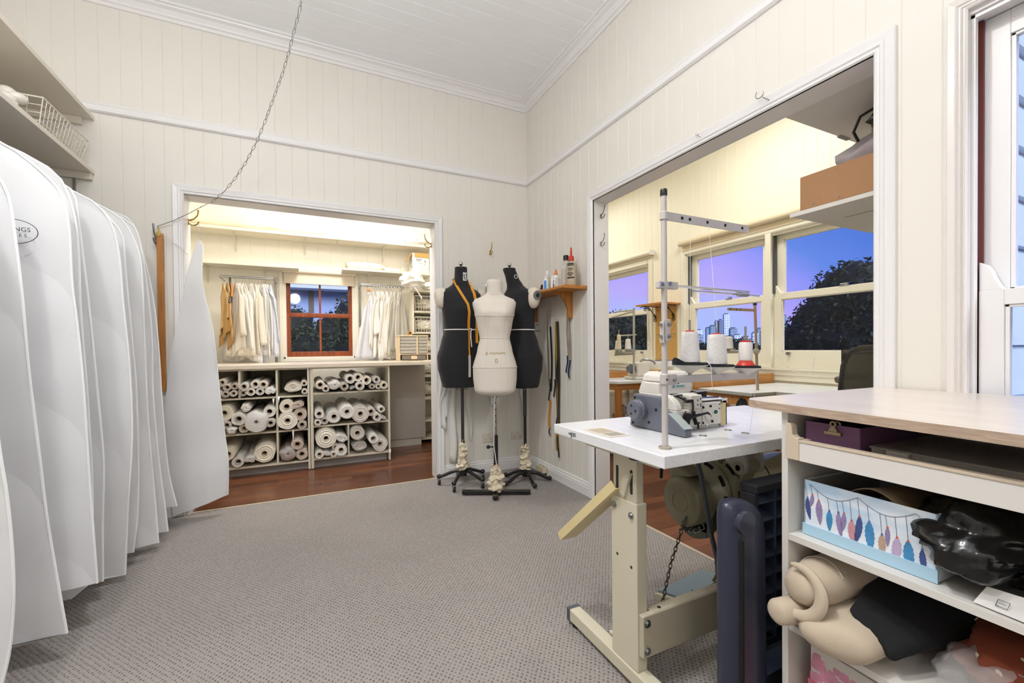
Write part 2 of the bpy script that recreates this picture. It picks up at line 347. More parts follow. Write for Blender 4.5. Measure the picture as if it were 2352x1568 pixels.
IV = [(0,0),(0,.014),(.012,.02),(.02,.013),(.05,.018),(.06,.012),(.06,0)]
for i,(a0,a1) in enumerate(((WA[0],WA[1]),(WB[0],WB[1]))):
    g = G(); casing(g, mX(XW), a0+.012, a1-.012, .86, 2.018, IV)
    # sill nosing and apron
    g.box(XW-.035,XW+.01,a0-.07,a1+.07,.842,.862); g.box(XW-.022,XW,a0-.06,a1+.06,.80,.842); g.box(XW-.014,XW,a0-.06,a1+.06,.752,.80)
    struct('trim_%d'%(10+i), g, ivory)
# sash catches and lift plates on the right room windows
def smalls(nm, lab, cat, g, m, grp=None): return one(nm, g, m, lab, cat, grp)
for y,z,l in ((2.85,1.495,'left sash of the double window'),(1.86,1.495,'right sash of the double window'),(4.3,1.495,'single window at the far left')):
    g = G(); g.box(XW+.028,XW+.060,y-.03,y+.03,z,z+.008); g.box(XW+.034,XW+.052,y-.022,y+.005,z+.008,z+.026); g.tube([(XW+.043,y-.005,z+.017),(XW+.043,y+.03,z+.02)],.005,8)
    smalls('sash_catch','small grey sash catch on the meeting rail of the '+l,'catch',g,steel)
for y,l in ((3.05,'lower left of the double window'),(2.27,'lower right sash of the double window'),(4.50,'lower left of the single far window'),(4.02,'lower right of the single far window')):
    g = G(); g.box(XW+.008,XW+.031,y-.014,y+.014,.985,.993); g.box(XW+.008,XW+.013,y-.014,y+.014,.970,.990)
    smalls('sash_lift','dark little sash lift at the '+l,'sash lift',g,steel)
# ================================================================ left side of the room
shelfm = M('shelf_paint','#e0d9cc',.5,var=.02)
t = thing('wall_shelf','deep cream shelf high on the left, upper of two, ending at the back wall','shelf',(-1.38,2,2.42))
g = G(); g.box(-1.658,-1.108,-.6,3.398,2.424,2.449); obj('board',g,shelfm,t,bev=.002)
g = G(); g.box(-1.655,-1.16,3.372,3.396,2.384,2.424); obj('cleat',g,shelfm,t,bev=.002)
t = thing('wall_shelf','deep cream shelf on the left with a wire basket on it','shelf',(-1.38,2,2.10))
g = G(); g.box(-1.658,-1.112,-.6,3.398,2.104,2.129); obj('board',g,shelfm,t,bev=.002)
g = G(); g.box(-1.655,-1.12,3.372,3.396,2.066,2.104); obj('cleat',g,shelfm,t,bev=.002)
# wire basket
def basket(name,label,x0,x1,y0,y1,z0,z1,nx,ny,nz,m,tp=.03,r=.0022,cat='basket',grp=None,rr=.004):
    t = thing(name,label,cat,((x0+x1)/2,(y0+y1)/2,z0),grp)
    def P(u,v,h): # u,v in 0..1 on rim scaled by height
        k = tp*(1-h); return V((x0+k+(x1-x0-2*k)*u, y0+k+(y1-y0-2*k)*v, z0+.004+(z1-z0-.004)*h))
    g = G()
    for i in range(nx+1):
        u=i/nx; g.tube([P(u,0,1),P(u,0,0),P(u,1,0),P(u,1,1)],r,5,False)
    for j in range(ny+1):
        v=j/ny; g.tube([P(0,v,1),P(0,v,0),P(1,v,0),P(1,v,1)],r,5,False)
    for k in range(nz):
        h=k/nz; g.tube([P(0,0,h),P(1,0,h),P(1,1,h),P(0,1,h),P(0,0,h)],r,5,False)
    obj('wire_mesh',g,m,t)
    g = G(); g.tube([P(0,0,1),P(1,0,1),P(1,1,1),P(0,1,1),P(0,0,1)],rr,8,False); obj('rim',g,m,t,smooth=True)
    return t
wirew = M('white_wire','#e2dccd',.4,var=.02)
basket('wire_basket','white wire basket on the deep left shelf under the ceiling',-1.55,-1.115,2.85,3.33,2.130,2.272,8,14,4,wirew)
g = G()
for i in range(16):
    g.ball((-1.24+.05*R_.random()-.09*(i%3)*.5, 2.76+.05*R_.random(), 2.15+.012*i*.5+.01), .03+.015*R_.random(), None, .025, 8, 5)
one('plastic_bundle',g,M('white_film_bundle','#e6e2da',.35,var=.03,bump=.5,bs=40),'small crumpled white plastic bundle on the deep left shelf beside the basket','plastic',smooth=60)
# hanging rail and garment bags
t = thing('clothes_rail','grey metal rail under the left shelf carrying white garment bags','clothes rail',(-1.2,1.5,1.95))
g = G(); g.tube([(-1.2,-.5,1.955),(-1.2,3.38,1.955)],.016,14); obj('rail',g,chrome,t,smooth=True)
for y in (-.45,3.385):
    g = G(); g.lathe([(.032,0),(.032,.006),(.020,.012),(.019,.03)],16,Y_((-1.2,y,1.955)) if y<0 else T_((-1.2,y+.012,1.955),0,pi/2)); g.box(-1.206,-1.194,y-.004,y+.004,1.96,2.104); obj('rail_bracket',g,steel,t,smooth=True)
bagm = cloth('garment_bag_cloth','#f1f1f2',.22,.15,350,.015)
pipem = cloth('garment_bag_binding','#fbfbfb',.1,.1,500,.01)
ink = M('black_ink','#1b1b1d',.6,var=0)
def lerp_tab(tab, z):
    if z >= tab[0][1]: return tab[0][0]
    n=len(tab)
    for i in range(n-1):
        (x0,z0),(x1,z1)=tab[i],tab[i+1]
        if z1 <= z <= z0:
            t=(z0-z)/max(z0-z1,1e-6); h=max(z0-z1,1e-6)
            def sl(k):
                if k==0 or k==n-1: a,b=(0,1) if k==0 else (n-2,n-1)
                else: a,b=k-1,k+1
                return (tab[b][0]-tab[a][0])/max(tab[a][1]-tab[b][1],1e-6)
            m0,m1=sl(i)*h,sl(i+1)*h
            lim=3*abs(x1-x0)+.004; m0=max(-lim,min(lim,m0)); m1=max(-lim,min(lim,m1))
            return (2*t**3-3*t**2+1)*x0+(t**3-2*t**2+t)*m0+(-2*t**3+3*t**2)*x1+(t**3-t**2)*m1
    return tab[-1][0]
def garment_bag(label, y, tab, xc=-1.2, ztop=1.88, zb=None, th=.03, seed=0, skew=.0, grp='white garment bags on the left rail', lett=False):
    rr = random.Random(seed); zb = zb if zb is not None else tab[-1][1]
    tab = [(xc+.02,ztop),(xc+.10,ztop-.015)]+[p for p in tab]
    t = thing('garment_bag',label,'garment bag',(xc,y,zb),grp)
    ph = [rr.random()*6 for _ in range(6)]; lean = rr.uniform(-.02,.02)
    def P(u,v,s):
        z = ztop-(ztop-zb)*v**1.0
        xr = lerp_tab(tab,z); xl = max(xc-(xr-xc)*.98, -1.64)
        x = xl+(xr-xl)*u
        fold = sin(u*7+ph[0]+v*1.2)*.008*v + (abs(sin(u*5.5+ph[1]-v*.7))**.5-.6)*.010*v**.6 + sin(v*7+ph[2])*.003
        bulge = th*math.sin(pi*min(max(u,0.0),1.0))**.6*(.35+.65*min(1,v*2.2)) if 0<u<1 else 0
        crease = -.016*abs(((v*3.2+ph[4]*.05)%1)-.5)
        hemw = .012*sin(u*6+ph[3])*v**6
        return (x, y+lean*v+skew*(u-1)*v + fold + s*(bulge*.5+.001+crease*s*s), z+hemw)
    nu,nv = 26,44
    us = [i/nu for i in range(nu+1)]
    g = G(); rings=[]
    for j in range(nv+1):
        v=j/nv; rings.append([P(u,v,-1) for u in us]+[P(u,v,1) for u in reversed(us)])
    g.loft(rings,caps=True); obj('cover',g,bagm,t,smooth=70)
    g = G(); g.tube([V(P(1,j/nv,0))+V((.001,0,0)) for j in range(1,nv+1)],.0042,6); obj('binding',g,pipem,t,smooth=True)
    # hanger hook over the rail
    g = G(); g.tube([(xc,y,ztop-.03),(xc,y,ztop+.045)]+[(xc+.026*sin(a)-.0, y, 1.956+.026*cos(a)+.002) for a in [x*.35-1.0+pi for x in range(-2,1)]]+[(xc+.024*cos(a),y,1.958+.024*sin(a)) for a in [-.9+.4*k for k in range(9)]][2:],.0022,6); obj('hanger_hook',g,steel,t,smooth=True)
    return t
BAGS = [
 ('white garment bag nearest the camera at the lower left corner of the photo',1.72,[(-.90,1.72),(-.83,1.55),(-.80,1.2),(-.778,.793),(-.763,.63),(-.754,.404),(-.763,.219),(-.781,.115)]),
 ('white garment bag just in front of the one with the printed oval',1.95,[(-.97,1.74),(-.868,1.60),(-.851,1.549),(-.838,1.414),(-.827,1.247),(-.816,.981),(-.802,.765),(-.783,.479),(-.742,.09)]),
 ('white garment bag printed with a black oval and lettering',2.15,[(-.955,1.789),(-.911,1.762),(-.857,1.711),(-.806,1.648),(-.781,1.545),(-.772,1.295),(-.761,1.166),(-.747,.969),(-.737,.758),(-.723,.428),(-.713,.195)]),
 ('white garment bag right behind the printed one, its hem drooping to a point',2.26,[(-.88,1.76),(-.82,1.66),(-.795,1.5),(-.79,1.2),(-.775,.8),(-.77,.4),(-.79,.12),(-.84,.077)]),
 ('white garment bag second behind the one with the printed oval',2.38,[(-.92,1.76),(-.851,1.711),(-.833,1.603),(-.822,1.479),(-.805,1.246),(-.783,.882),(-.767,.588),(-.771,.367),(-.774,.092)]),
 ('white garment bag third behind the printed one, with a square hem corner above the carpet',2.50,[(-.894,1.744),(-.812,1.696),(-.756,1.566),(-.734,1.256),(-.717,.968),(-.714,.671),(-.734,.378),(-.752,.045)]),
 ('white garment bag fourth behind the printed one',2.66,[(-.899,1.752),(-.839,1.70),(-.777,1.604),(-.771,1.481),(-.752,1.149),(-.737,.855),(-.736,.561),(-.744,.266),(-.764,.09)]),
 ('white garment bag third from the back of the left rail',2.80,[(-.881,1.76),(-.825,1.72),(-.779,1.638),(-.746,1.509),(-.739,1.154),(-.73,.664),(-.709,.279),(-.698,.05)]),
 ('white garment bag second from the back of the left rail',2.95,[(-.90,1.775),(-.819,1.729),(-.785,1.608),(-.765,1.441),(-.746,1.16),(-.743,.83),(-.724,.473),(-.70,.207),(-.689,.06)]),
 ('rearmost white garment bag on the left rail, closest to the wooden rod',3.12,[(-.92,1.82),(-.861,1.764),(-.825,1.636),(-.78,1.366),(-.759,1.089),(-.746,.755),(-.722,.363),(-.685,.143)])]
bagobjs = []
for i,(l,y,tab) in enumerate(BAGS): bagobjs.append(garment_bag(l,y,tab,seed=i+3,skew=[.0,.03,.04,.06,.05,.05,.07,.06,.05,.04][i], th=[.02,.016,.016,.03,.016,.016,.02,.016,.016,.02][i]))
b = bagobjs[2]; ym = 2.111
g = G(); g.tube([(-.915+.068*cos(a),ym,1.473+.043*sin(a)) for a in [2*pi*k/40 for k in range(41)]],.0011,5,False); obj('printed_oval',g,ink,b)
g = G(); g.box(-.955,-.872,ym-.0003,ym+.0003,1.4705,1.4712); obj('printed_rule',g,ink,b)
text('lettering','NGS',.021,T_((-.887,ym,1.481),0,pi/2),ink,b)
text('lettering','E S',.016,T_((-.886,ym,1.460),0,pi/2),ink,b)
# bag hung on the doorway hook
t = thing('garment_bag','narrow white garment bag hung alone on a brass hook at the left doorway jamb','garment bag',(-.62,3.33,.0))
tl = [(-.618,1.775),(-.636,1.70),(-.664,1.499),(-.695,1.33),(-.724,1.174),(-.76,.95),(-.785,.668),(-.780,.319),(-.755,.02)]
tr = [(-.612,1.775),(-.592,1.745),(-.580,1.55),(-.565,1.396),(-.523,1.176),(-.504,.898),(-.474,.505),(-.458,.334),(-.464,.115)]
def P(u,v,s):
    z = 1.775-1.755*v; xl = lerp_tab(tl,z); zr = 1.775-1.66*v; xr = lerp_tab(tr,zr)
    yy = 3.325+.115*max(0,1-v/.17)**1.3
    w = xr-xl; f = (.009*sin(u*4.5+v*2.0)+.010*abs(sin(u*2.6+v*1.1+.4))**.6)*min(1,v*3)*min(1,w*4)
    crease = -.030*abs(((v*4.1+.35)%1)-.5)
    return (xl+w*u, yy-.03*(1-v)*u*min(1,v*4)+f+s*(.012*math.sin(pi*u)**.7*min(1,v*2)+.001)+crease, z+(zr-z)*u)
us=[i/22 for i in range(23)]
g=G(); g.loft([[P(u,j/50,-1) for u in us]+[P(u,j/50,1) for u in reversed(us)] for j in range(51)]); obj('cover',g,bagm,t,smooth=70)
g=G(); g.tube([P(1,j/50,0) for j in range(51)]+[P(1-k/22,1,0) for k in range(23)],.0035,6); obj('binding',g,pipem,t,smooth=True)
g=G(); g.tube([(-.615,3.44,1.765),(-.612,3.45,1.81),(-.618,3.47,1.85)]+[(-.632+.018*cos(a),3.485,1.872+.018*sin(a)) for a in [-.6+.5*k for k in range(7)]],.0018,6); obj('hanger_hook',g,steel,t,smooth=True)
# coat hooks
def coat_hook(label, M_, m=brass, sc=1.0, cat='hook', grp=None):
    """local: plate on z=0 plane facing +z, up is +y"""
    t = thing('coat_hook',label,cat,M_.translation,grp); MM = M_ @ Mx.Scale(sc,4)
    g = G(MM); g.loft([[(x*k,y*k-.004,h) for x,y in [(.010*cos(a),.022*sin(a)) for a in [2*pi*j/14 for j in range(14)]]] for h,k in ((0,1),(.003,1),(.005,.7))]); obj('plate',g,m,t,smooth=True)
    g = G(MM); g.tube([(0,.004,.004),(0,.016,.03),(0,.040,.050),(0,.066,.056),(0,.080,.054)],[.006,.0045,.004,.0045,.006],8); obj('upper_arm',g,m,t,smooth=True)
    g = G(MM); g.tube([(0,-.014,.004),(0,-.024,.018),(0,-.024,.040),(0,-.010,.054),(0,.002,.056)],[.006,.0045,.004,.0042,.0055],8); obj('lower_arm',g,m,t,smooth=True)
    return t
# local x,y,z -> world: facing +x jamb
F_px = lambda o: Mx(((0,0,1,o[0]),(1,0,0,o[1]),(0,1,0,o[2]),(0,0,0,1)))
F_mx = lambda o: Mx(((0,0,-1,o[0]),(-1,0,0,o[1]),(0,1,0,o[2]),(0,0,0,1)))
F_my = lambda o: Mx(((1,0,0,o[0]),(0,0,-1,o[1]),(0,1,0,o[2]),(0,0,0,1)))
coat_hook('brass double coat hook on the left jamb of the left doorway, holding a garment bag',F_px((-.68,3.49,1.905)))
coat_hook('brass double coat hook on the right jamb of the left doorway',F_mx((.95,3.49,1.905)))
coat_hook('brass coat hook on the back wall above the dress forms',F_my((1.431,3.40,1.865)),sc=.9)
coat_hook('grey double hook on the back wall beside the wooden rod',F_my((-.825,3.40,1.745)),steel,1.1)
coat_hook('upper metal hook on the left jamb of the right doorway',F_my((1.853,2.425,1.955)),M('old_nickel','#8d846c',.35,1,var=.1),.75)
coat_hook('lower metal hook on the left jamb of the right doorway',F_my((1.851,2.425,1.765)),steel,.75)
for y,l,s in ((1.18,'upper screw hook on the head casing of the right doorway',1),(1.53,'tiny screw hook on the head casing of the right doorway, further from the window',.4)):
    g = G(); g.tube([(1.795-.014,y,2.085),(1.795-.045*s-.01,y,2.087)]+[(1.795-.02-.03*s+.0*a, y+.018*s-.018*s*cos(a)+.0, 2.09+.022*s-.018*s*sin(a)) for a in [k*.5 for k in range(9)]],.0022*max(s,.6),6)
    one('screw_hook',g,steel,l,'hook',smooth=True)
# wooden rod with its brass hanger
t = thing('wooden_rod','long flat orange wooden rod hanging by a brass hook on the back wall','rod',(-.80,3.38,.80))
g = G(); g.box(-.819,-.785,3.368,3.384,.80,1.785); obj('rod',g,pineZ,t,bev=.002)
g = G(); g.box(-.812,-.796,3.362,3.368,1.765,1.80); g.tube([(-.804,3.366,1.79),(-.808,3.37,1.81),(-.814,3.38,1.826),(-.818,3.398,1.832)],.003,6); obj('brass_loop',g,brass,t,smooth=True)
g = G(); g.tube([(-.80,3.364,1.79),(-.74,3.370,1.735),(-.70,3.375,1.705),(-.66,3.36,1.66)],.0016,5); one('string',g,M('twine','#cfc7b8',.8),'thin pale string strung from the wooden rod to the left doorway casing','string')
# chain and cord from the ceiling
CH = [(.02,2.24,3.2),(.018,2.33,3.0),(.011,2.43,2.811),(-.006,2.498,2.777),(-.029,2.575,2.732),(-.054,2.659,2.678),(-.088,2.75,2.61),(-.133,2.847,2.53),(-.191,2.963,2.423),(-.246,3.06,2.325),(-.314,3.152,2.224),(-.382,3.225,2.137),(-.449,3.283,2.064),(-.522,3.33,2.002),(-.55,3.335,1.987)]
def link_at(g, p, d, L_, w, r, tw):
    d = d.normalized(); a = d.orthogonal().normalized(); a = Mx.Rotation(tw,3,d) @ a
    pts = []
    for k in range(15):
        an = 2*pi*k/14; pts.append(p + d*(L_/2*cos(an)) + a*(w/2*max(-1,min(1,1.25*sin(an)))))
    g.tube(pts, r, 5, False)
def chain(g, path, pitch, L_, w, r):
    pts=[V(p) for p in path]; acc=0; nxt=0; i=0
    for a,b in zip(pts,pts[1:]):
        seg=(b-a).length; 
        while nxt <= acc+seg:
            link_at(g, a+(b-a)*((nxt-acc)/seg), b-a, L_, w, r, (pi/2 if i%2 else 0)+.5); i+=1; nxt+=pitch
        acc+=seg
t = thing('hanging_chain','thin grey chain hanging in a curve from the ceiling to the wooden rod','chain',(-.2,3,1.8))
g = G(); chain(g,CH,.030,.0355,.0125,.0014); obj('chain_links',g,steel,t,smooth=True)
g = G(); g.tube([(-.55,3.335,1.987),(-.60,3.345,1.955),(-.648,3.355,1.922),(-.73,3.365,1.869),(-.818,3.385,1.828)],.0022,6); g.ball((-.585,3.342,1.966),.004,n=6,m=4); g.ball((-.70,3.362,1.889),.004,n=6,m=4); obj('cord',g,M('grey_cord','#8f8378',.8),t,smooth=True)
# ================================================================ left room
ctop = wood('counter_laminate','#e3d9ca','#d3c5b2',0,1,.32,10); carc = M('cream_carcass','#d9d2bf',.5,var=.03); greyp = M('grey_panel','#a09b96',.45,var=.04)
g = G(); g.box(-1.12,1.18,4.165,5.0,.895,.927); one('worktop',g,ctop,'long pale worktop over the fabric roll cabinets in the left room','worktop',bev=.002)
t = thing('roll_cabinet','open cream cabinet of fabric rolls on the left half under the long worktop','cabinet',(-.4,4.6,-.006))
g = G(); g.box(-.95,-.934,4.2,4.96,.0,.894); g.box(.016,.034,4.2,4.96,.0,.894); g.box(-.934,.016,4.2,4.96,.066,.082); g.box(-.934,.016,4.21,4.96,.88,.894); g.box(-.934,.016,4.95,4.96,.08,.89); obj('carcass',g,carc,t,bev=.001)
for z in (.655,.359): g = G(); g.box(-.934,.016,4.205,4.95,z-.014,z); obj('shelf',g,carc,t,bev=.001)
for x,z0,z1 in ((-.492,.656,.88),(-.22,.082,.88)): g = G(); g.box(x-.008,x+.008,4.2,4.95,z0,z1); obj('divider',g,carc,t,bev=.001)
g = G(); g.box(-.93,.016,4.27,4.288,-.006,.066); obj('kickboard',g,greyp,t)
t = thing('roll_cabinet','open-backed cream cabinet of fabric rolls on the right half under the worktop','cabinet',(.4,4.6,-.006))
g = G(); g.box(.038,.062,4.2,4.96,.0,.894); g.box(.708,.724,4.2,4.96,.0,.894); g.box(.062,.708,4.2,4.96,.070,.088); g.box(.062,.708,4.21,4.96,.88,.894); obj('carcass',g,carc,t,bev=.001)
for z in (.668,.376): g = G(); g.box(.062,.708,4.205,4.96,z-.014,z); obj('shelf',g,carc,t,bev=.001)
g = G(); g.box(.345,.357,4.2,4.96,.088,.362); obj('divider',g,carc,t,bev=.001)
g = G(); g.box(.04,.70,4.27,4.288,-.006,.070); obj('kickboard',g,greyp,t)
t = thing('end_panel','plain grey panel set back under the right end of the worktop','panel',(.96,4.735,-.006))
g = G(); g.box(.735,1.195,4.722,4.748,.075,.893); obj('body',g,greyp,t,bev=.001)
g = G(); g.box(.735,1.15,4.735,4.755,-.006,.075); obj('kickboard',g,M('grey_kick','#b3aea6',.5),t)
# ---- fabric rolls
fcol = [cloth('fabric_ivory','#eee9de',0,.3,300,.05),cloth('fabric_white','#f0eeea',0,.3,300,.04),cloth('fabric_greywhite','#dcd7d0',0,.3,300,.05),cloth('fabric_blush','#ddd0c5',0,.3,300,.05)]
lace = cloth('fabric_lace','#ece6d6',0,1.0,60,.08); core_m = M('cardboard_core','#b79a76',.8,var=.08); core_d = M('core_inside','#15110e',.9,var=0); filmw = film('clear_film','#eeeceb',.38)
ROLLS = {
 'T1':[(-.636,.772,.029),(-.607,.793,.031),(-.575,.751,.031),(-.523,.757,.029),(-.586,.698,.03),(-.53,.701,.027),(-.631,.71,.023)],
 'T2':[(-.455,.754,.035),(-.463,.699,.027),(-.375,.769,.037),(-.408,.708,.035),(-.317,.764,.036),(-.342,.707,.033),(-.268,.712,.042,'c')],
 'T3':[(-.095,.728,.074,'f'),(-.009,.76,.026),(-.006,.69,.026)],
 'T4':[(.119,.742,.04),(.163,.705,.031),(.239,.737,.060,'c'),(.319,.718,.038),(.367,.785,.045),(.437,.795,.042),(.512,.767,.043),(.45,.717,.041),(.386,.702,.024,'f'),(.561,.705,.026),(.602,.768,.036),(.618,.705,.029),(.668,.712,.038)],
 'M1':[(-.597,.543,.073,'l'),(-.583,.441,.036),(-.496,.489,.055),(-.446,.575,.042,'c'),(-.371,.456,.092,'p'),(-.276,.532,.05),(-.268,.438,.038),(-.545,.401,.038,'c'),(-.461,.404,.040,'l')],
 'M2':[(-.146,.567,.060),(-.06,.575,.050,'f'),(-.045,.492,.056),(-.141,.447,.08),(-.03,.402,.040)],
 'M3':[(.107,.487,.041),(.095,.412,.030),(.150,.418,.034),(.229,.45,.062),(.337,.489,.068),(.452,.462,.080),(.546,.475,.043),(.6,.420,.040),(.641,.488,.034),(.660,.408,.025,'f')],
 'B1':[(-.575,.208,.056,'l'),(-.507,.134,.046),(-.425,.150,.045,'c'),(-.318,.182,.088,'l')],
 'B2':[(-.142,.160,.066,'b'),(-.068,.233,.05),(-.035,.142,.05)],
 'B3':[(.160,.265,.092),(.288,.255,.056,'f'),(.237,.178,.030),(.220,.118,.028),(.105,.127,.037),(.165,.126,.034,'f'),(.282,.148,.056)],
 'B4':[(.425,.285,.066),(.446,.160,.068,'f'),(.562,.225,.047),(.625,.166,.074)]}
CN = {'T1':'top left compartment','T2':'second top compartment','T3':'narrow top compartment','T4':'wide top right compartment','M1':'middle left compartment','M2':'narrow middle compartment','M3':'wide middle right compartment','B1':'bottom left compartment','B2':'narrow bottom compartment','B3':'bottom compartment right of the middle','B4':'bottom right compartment'}
ORD = ['first','second','third','fourth','fifth','sixth','seventh','eighth','ninth','tenth','eleventh','twelfth','thirteenth','fourteenth','fifteenth','sixteenth']
KT = {'':'fabric roll','c':'crumpled plastic-wrapped roll','f':'folded fabric','l':'ruffled lace roll','p':'large plastic-wrapped roll','b':'bundle in clear plastic'}
def roll(key, i, n, x, z, r, kind=''):
    rr = random.Random(int(x*1000)+int(z*977)*3); y0 = 4.185-rr.uniform(0,.035); y1 = min(4.94, y0+rr.uniform(.66,.76))
    lab = 'white %s, %s from the left in the %s'%(KT[kind],ORD[i],CN[key])
    t = thing('fabric_roll',lab,'fabric roll',(x,y0,z-r),'fabric rolls under the worktop')
    m = fcol[rr.choice([0,0,1,1,1,2,3])]; amp = {'':.05,'c':.22,'f':.10,'l':.12,'p':.14,'b':.18}[kind]; fl = .62 if kind=='f' else (1 if kind!='c' else .85)
    if kind=='l': m = lace
    n_ = 24; sd = rr.random()*50; tw = rr.uniform(-.5,.5)
    def ring(rad, y, a=1.0):
        out=[]
        for k in range(n_):
            an=2*pi*k/n_; w=1+amp*a*NZ.noise(V((cos(an)*1.6+sd, sin(an)*1.6, y*2.2+sd)))*1.6
            sc = 1/ (1+amp*.55)
            q=V((cos(an)*rad*w*sc, sin(an)*rad*w*sc*(fl if rad>r*.5 else 1)))
            if kind=='f': ca,sa=cos(tw),sin(tw); q=V((q.x*ca-q.y*sa, q.x*sa+q.y*ca))
            out.append((x+q.x, y, z+q.y))
        return out
    rc = 0 if kind in 'cfb' and kind else min(.020, r*.42)
    rings=[ring(r*.6,y1,.5)]
    ns = 5
    for j in range(ns+1): rings.append(ring(r*(1-.03*(j==ns)), y1+(y0-y1)*j/ns))
    steps = 6 if r>.05 else 4
    rin = max(rc, r*.12)
    for k in range(1,steps+1):
        q = r-(r-rin)*k/steps
        rings.append(ring(q, y0+(.007 if k%2 else -.002)*(1 if kind!='f' else 1.8)+rr.uniform(-.003,.003), .9*(1-k/steps)))
    if rc:
        rings.append(ring(rc+.003, y0+.60, 0))
    else: rings.append(ring(rin*.4, y0+.02, 0))
    mm = m
    g = G(); g.loft(rings)
    if kind=='b':
        obj('stuffing',g,M('brown_stuffing','#8d6d55',.8,var=.25,vs=18),t,smooth=60)
    else: obj('fabric',g,mm,t,smooth=60)
    if rc:
        g = G(); M0 = Y_((x,y0-.003,z)); a=.0028
        g.lathe([(rc+a,.58),(rc+a,0),(rc,0),(rc,.56)],18,M0); obj('core',g,core_m,t,smooth=True)
    if kind in ('c','p','b'):
        g = G(); rg=[ring(r*1.03,y1,1.2),ring(r*1.05,y0+.1,1.3),ring(r*1.04,y0,1.2),ring(r*.8,y0-.018,1.6),ring(r*.35,y0-.028,1.8),ring(r*.1,y0-.022,0)]
        g.loft(rg,caps=False); obj('plastic_wrap',g,filmw,t,smooth=60)
    return t
for k,L_ in ROLLS.items():
    L_ = sorted(L_, key=lambda q:q[0])
    for i,q in enumerate(L_): roll(k,i,len(L_),*q)
# loose ends hanging from the compartments
for (x,z,l,lab) in ((-.205,.655,.05,'white fabric tail hanging over the top shelf edge left of the middle'),(-.245,.64,.05,'clear plastic tail over the edge by the left divider'),(.715,.10,.05,'white fabric tail at the bottom right corner of the cabinets'),(-.10,.36,.10,'thin white thread hanging into the narrow bottom compartment')):
    g = G(); g.grid(lambda u,v: (x+(u-.5)*.016*(1-v*.7), 4.185-.012*sin(v*3), z-l*v),3,6); one('fabric_tail',g,fcol[1],lab,'fabric','loose fabric tails',solid=.0015)
# ---- shelves on the window wall
shp = M('shelf_cream','#dfd8c6',.5,var=.02)
def bracket(g, x, y1, zt, h=.16, d=.2): 
    g.box(x-.010,x+.010,y1-.003,y1,zt-h,zt); g.box(x-.010,x+.010,y1-d,y1,zt-.003,zt); g.tube([(x,y1-.002,zt-h+.02),(x,y1-d*.45,zt-h*.35),(x,y1-d+.02,zt-.004)],.004,6)
def wshelf(label, x0, x1, y0, z, th, brs, upstand=False):
    t = thing('wall_shelf',label,'shelf',((x0+x1)/2,YL,z-th))
    g = G(); g.box(x0,x1,y0,YL-.002,z-th,z); obj('board',g,shp,t,bev=.0015)
    for b in brs:
        g = G(); bracket(g,b,YL-.001,z-th); obj('bracket',g,M('bracket_paint','#d9d3c4',.4,.2),t)
        if upstand: g = G(); g.box(b-.006,b+.006,y0-.004,y0-.001,z-th-.02,z+.03); obj('end_clip',g,steel,t)
    return t
wshelf('long cream shelf across the top of the left room above the window',-1.14,.33,4.93,2.245,.028,(-.62,.02))
wshelf('cream shelf continuing the top shelf to the right above the dresses',.332,1.45,4.93,2.245,.028,(.83,1.35))
wshelf('short cream shelf above the left row of white garments',-1.14,-.045,4.95,1.912,.026,(-.86,-.36))
wshelf('short cream shelf with a wrapped roll and a box, right of the window',.377,1.36,4.95,1.928,.024,(.66,1.2))
g = G()
def wr(t_): return (-1.05+1.24*t_, 5.06, 2.245+.062)
g.loft([[(p[0], p[1]+ (.07+.02*NZ.noise(V((t_*9,k,1))))*cos(2*pi*k/16)*e, max(2.246,2.307+(.060+.016*NZ.noise(V((t_*7,k*.9,4))))*sin(2*pi*k/16)*e)) for k in range(16)] for t_,e in [(i/24, min(1,.45+min(i,24-i)*.3)) for i in range(25)] for p in [wr(t_)]])
one('wrapped_roll',g,M('plastic_cream_film','#e9e0c6',.28,var=.05,bump=.5,bs=30,coat=.5),'very long plastic-wrapped roll lying on the top shelf of the left room','fabric roll',smooth=60)
t = thing('wrapped_roll','lumpy plastic-wrapped roll on the short shelf right of the window','fabric roll',(.62,5.05,1.928))
g = G(); g.loft([[(.43+.40*i/16, 5.06+(.045+.02*NZ.noise(V((i*.6,k,2))))*cos(2*pi*k/14)*e, max(1.929,1.972+(.044+.016*NZ.noise(V((i*.5,k*.8,7))))*sin(2*pi*k/14)*e)) for k in range(14)] for i in range(17) for e in [min(1,.5+min(i+1,16-i)*.2)*(1.15 if 5<i<12 else 1)]]); obj('wrap',g,M('plastic_grey_film','#d9d5ce',.28,var=.06,bump=.9,bs=45,coat=.4),t,smooth=60)
g = G(); g.tube([(.415,5.06,1.968),(.44,5.06,1.968)],.030,14); obj('core',g,core_m,t,smooth=True)
g = G(); g.tube([(.83,5.05,1.956),(1.0,5.03,1.95)],[.022,.018],10); g.tube([(1.0,5.03,1.95),(1.03,5.02,1.985)],.003,5); obj('inner_roll',g,fcol[0],t,smooth=True)
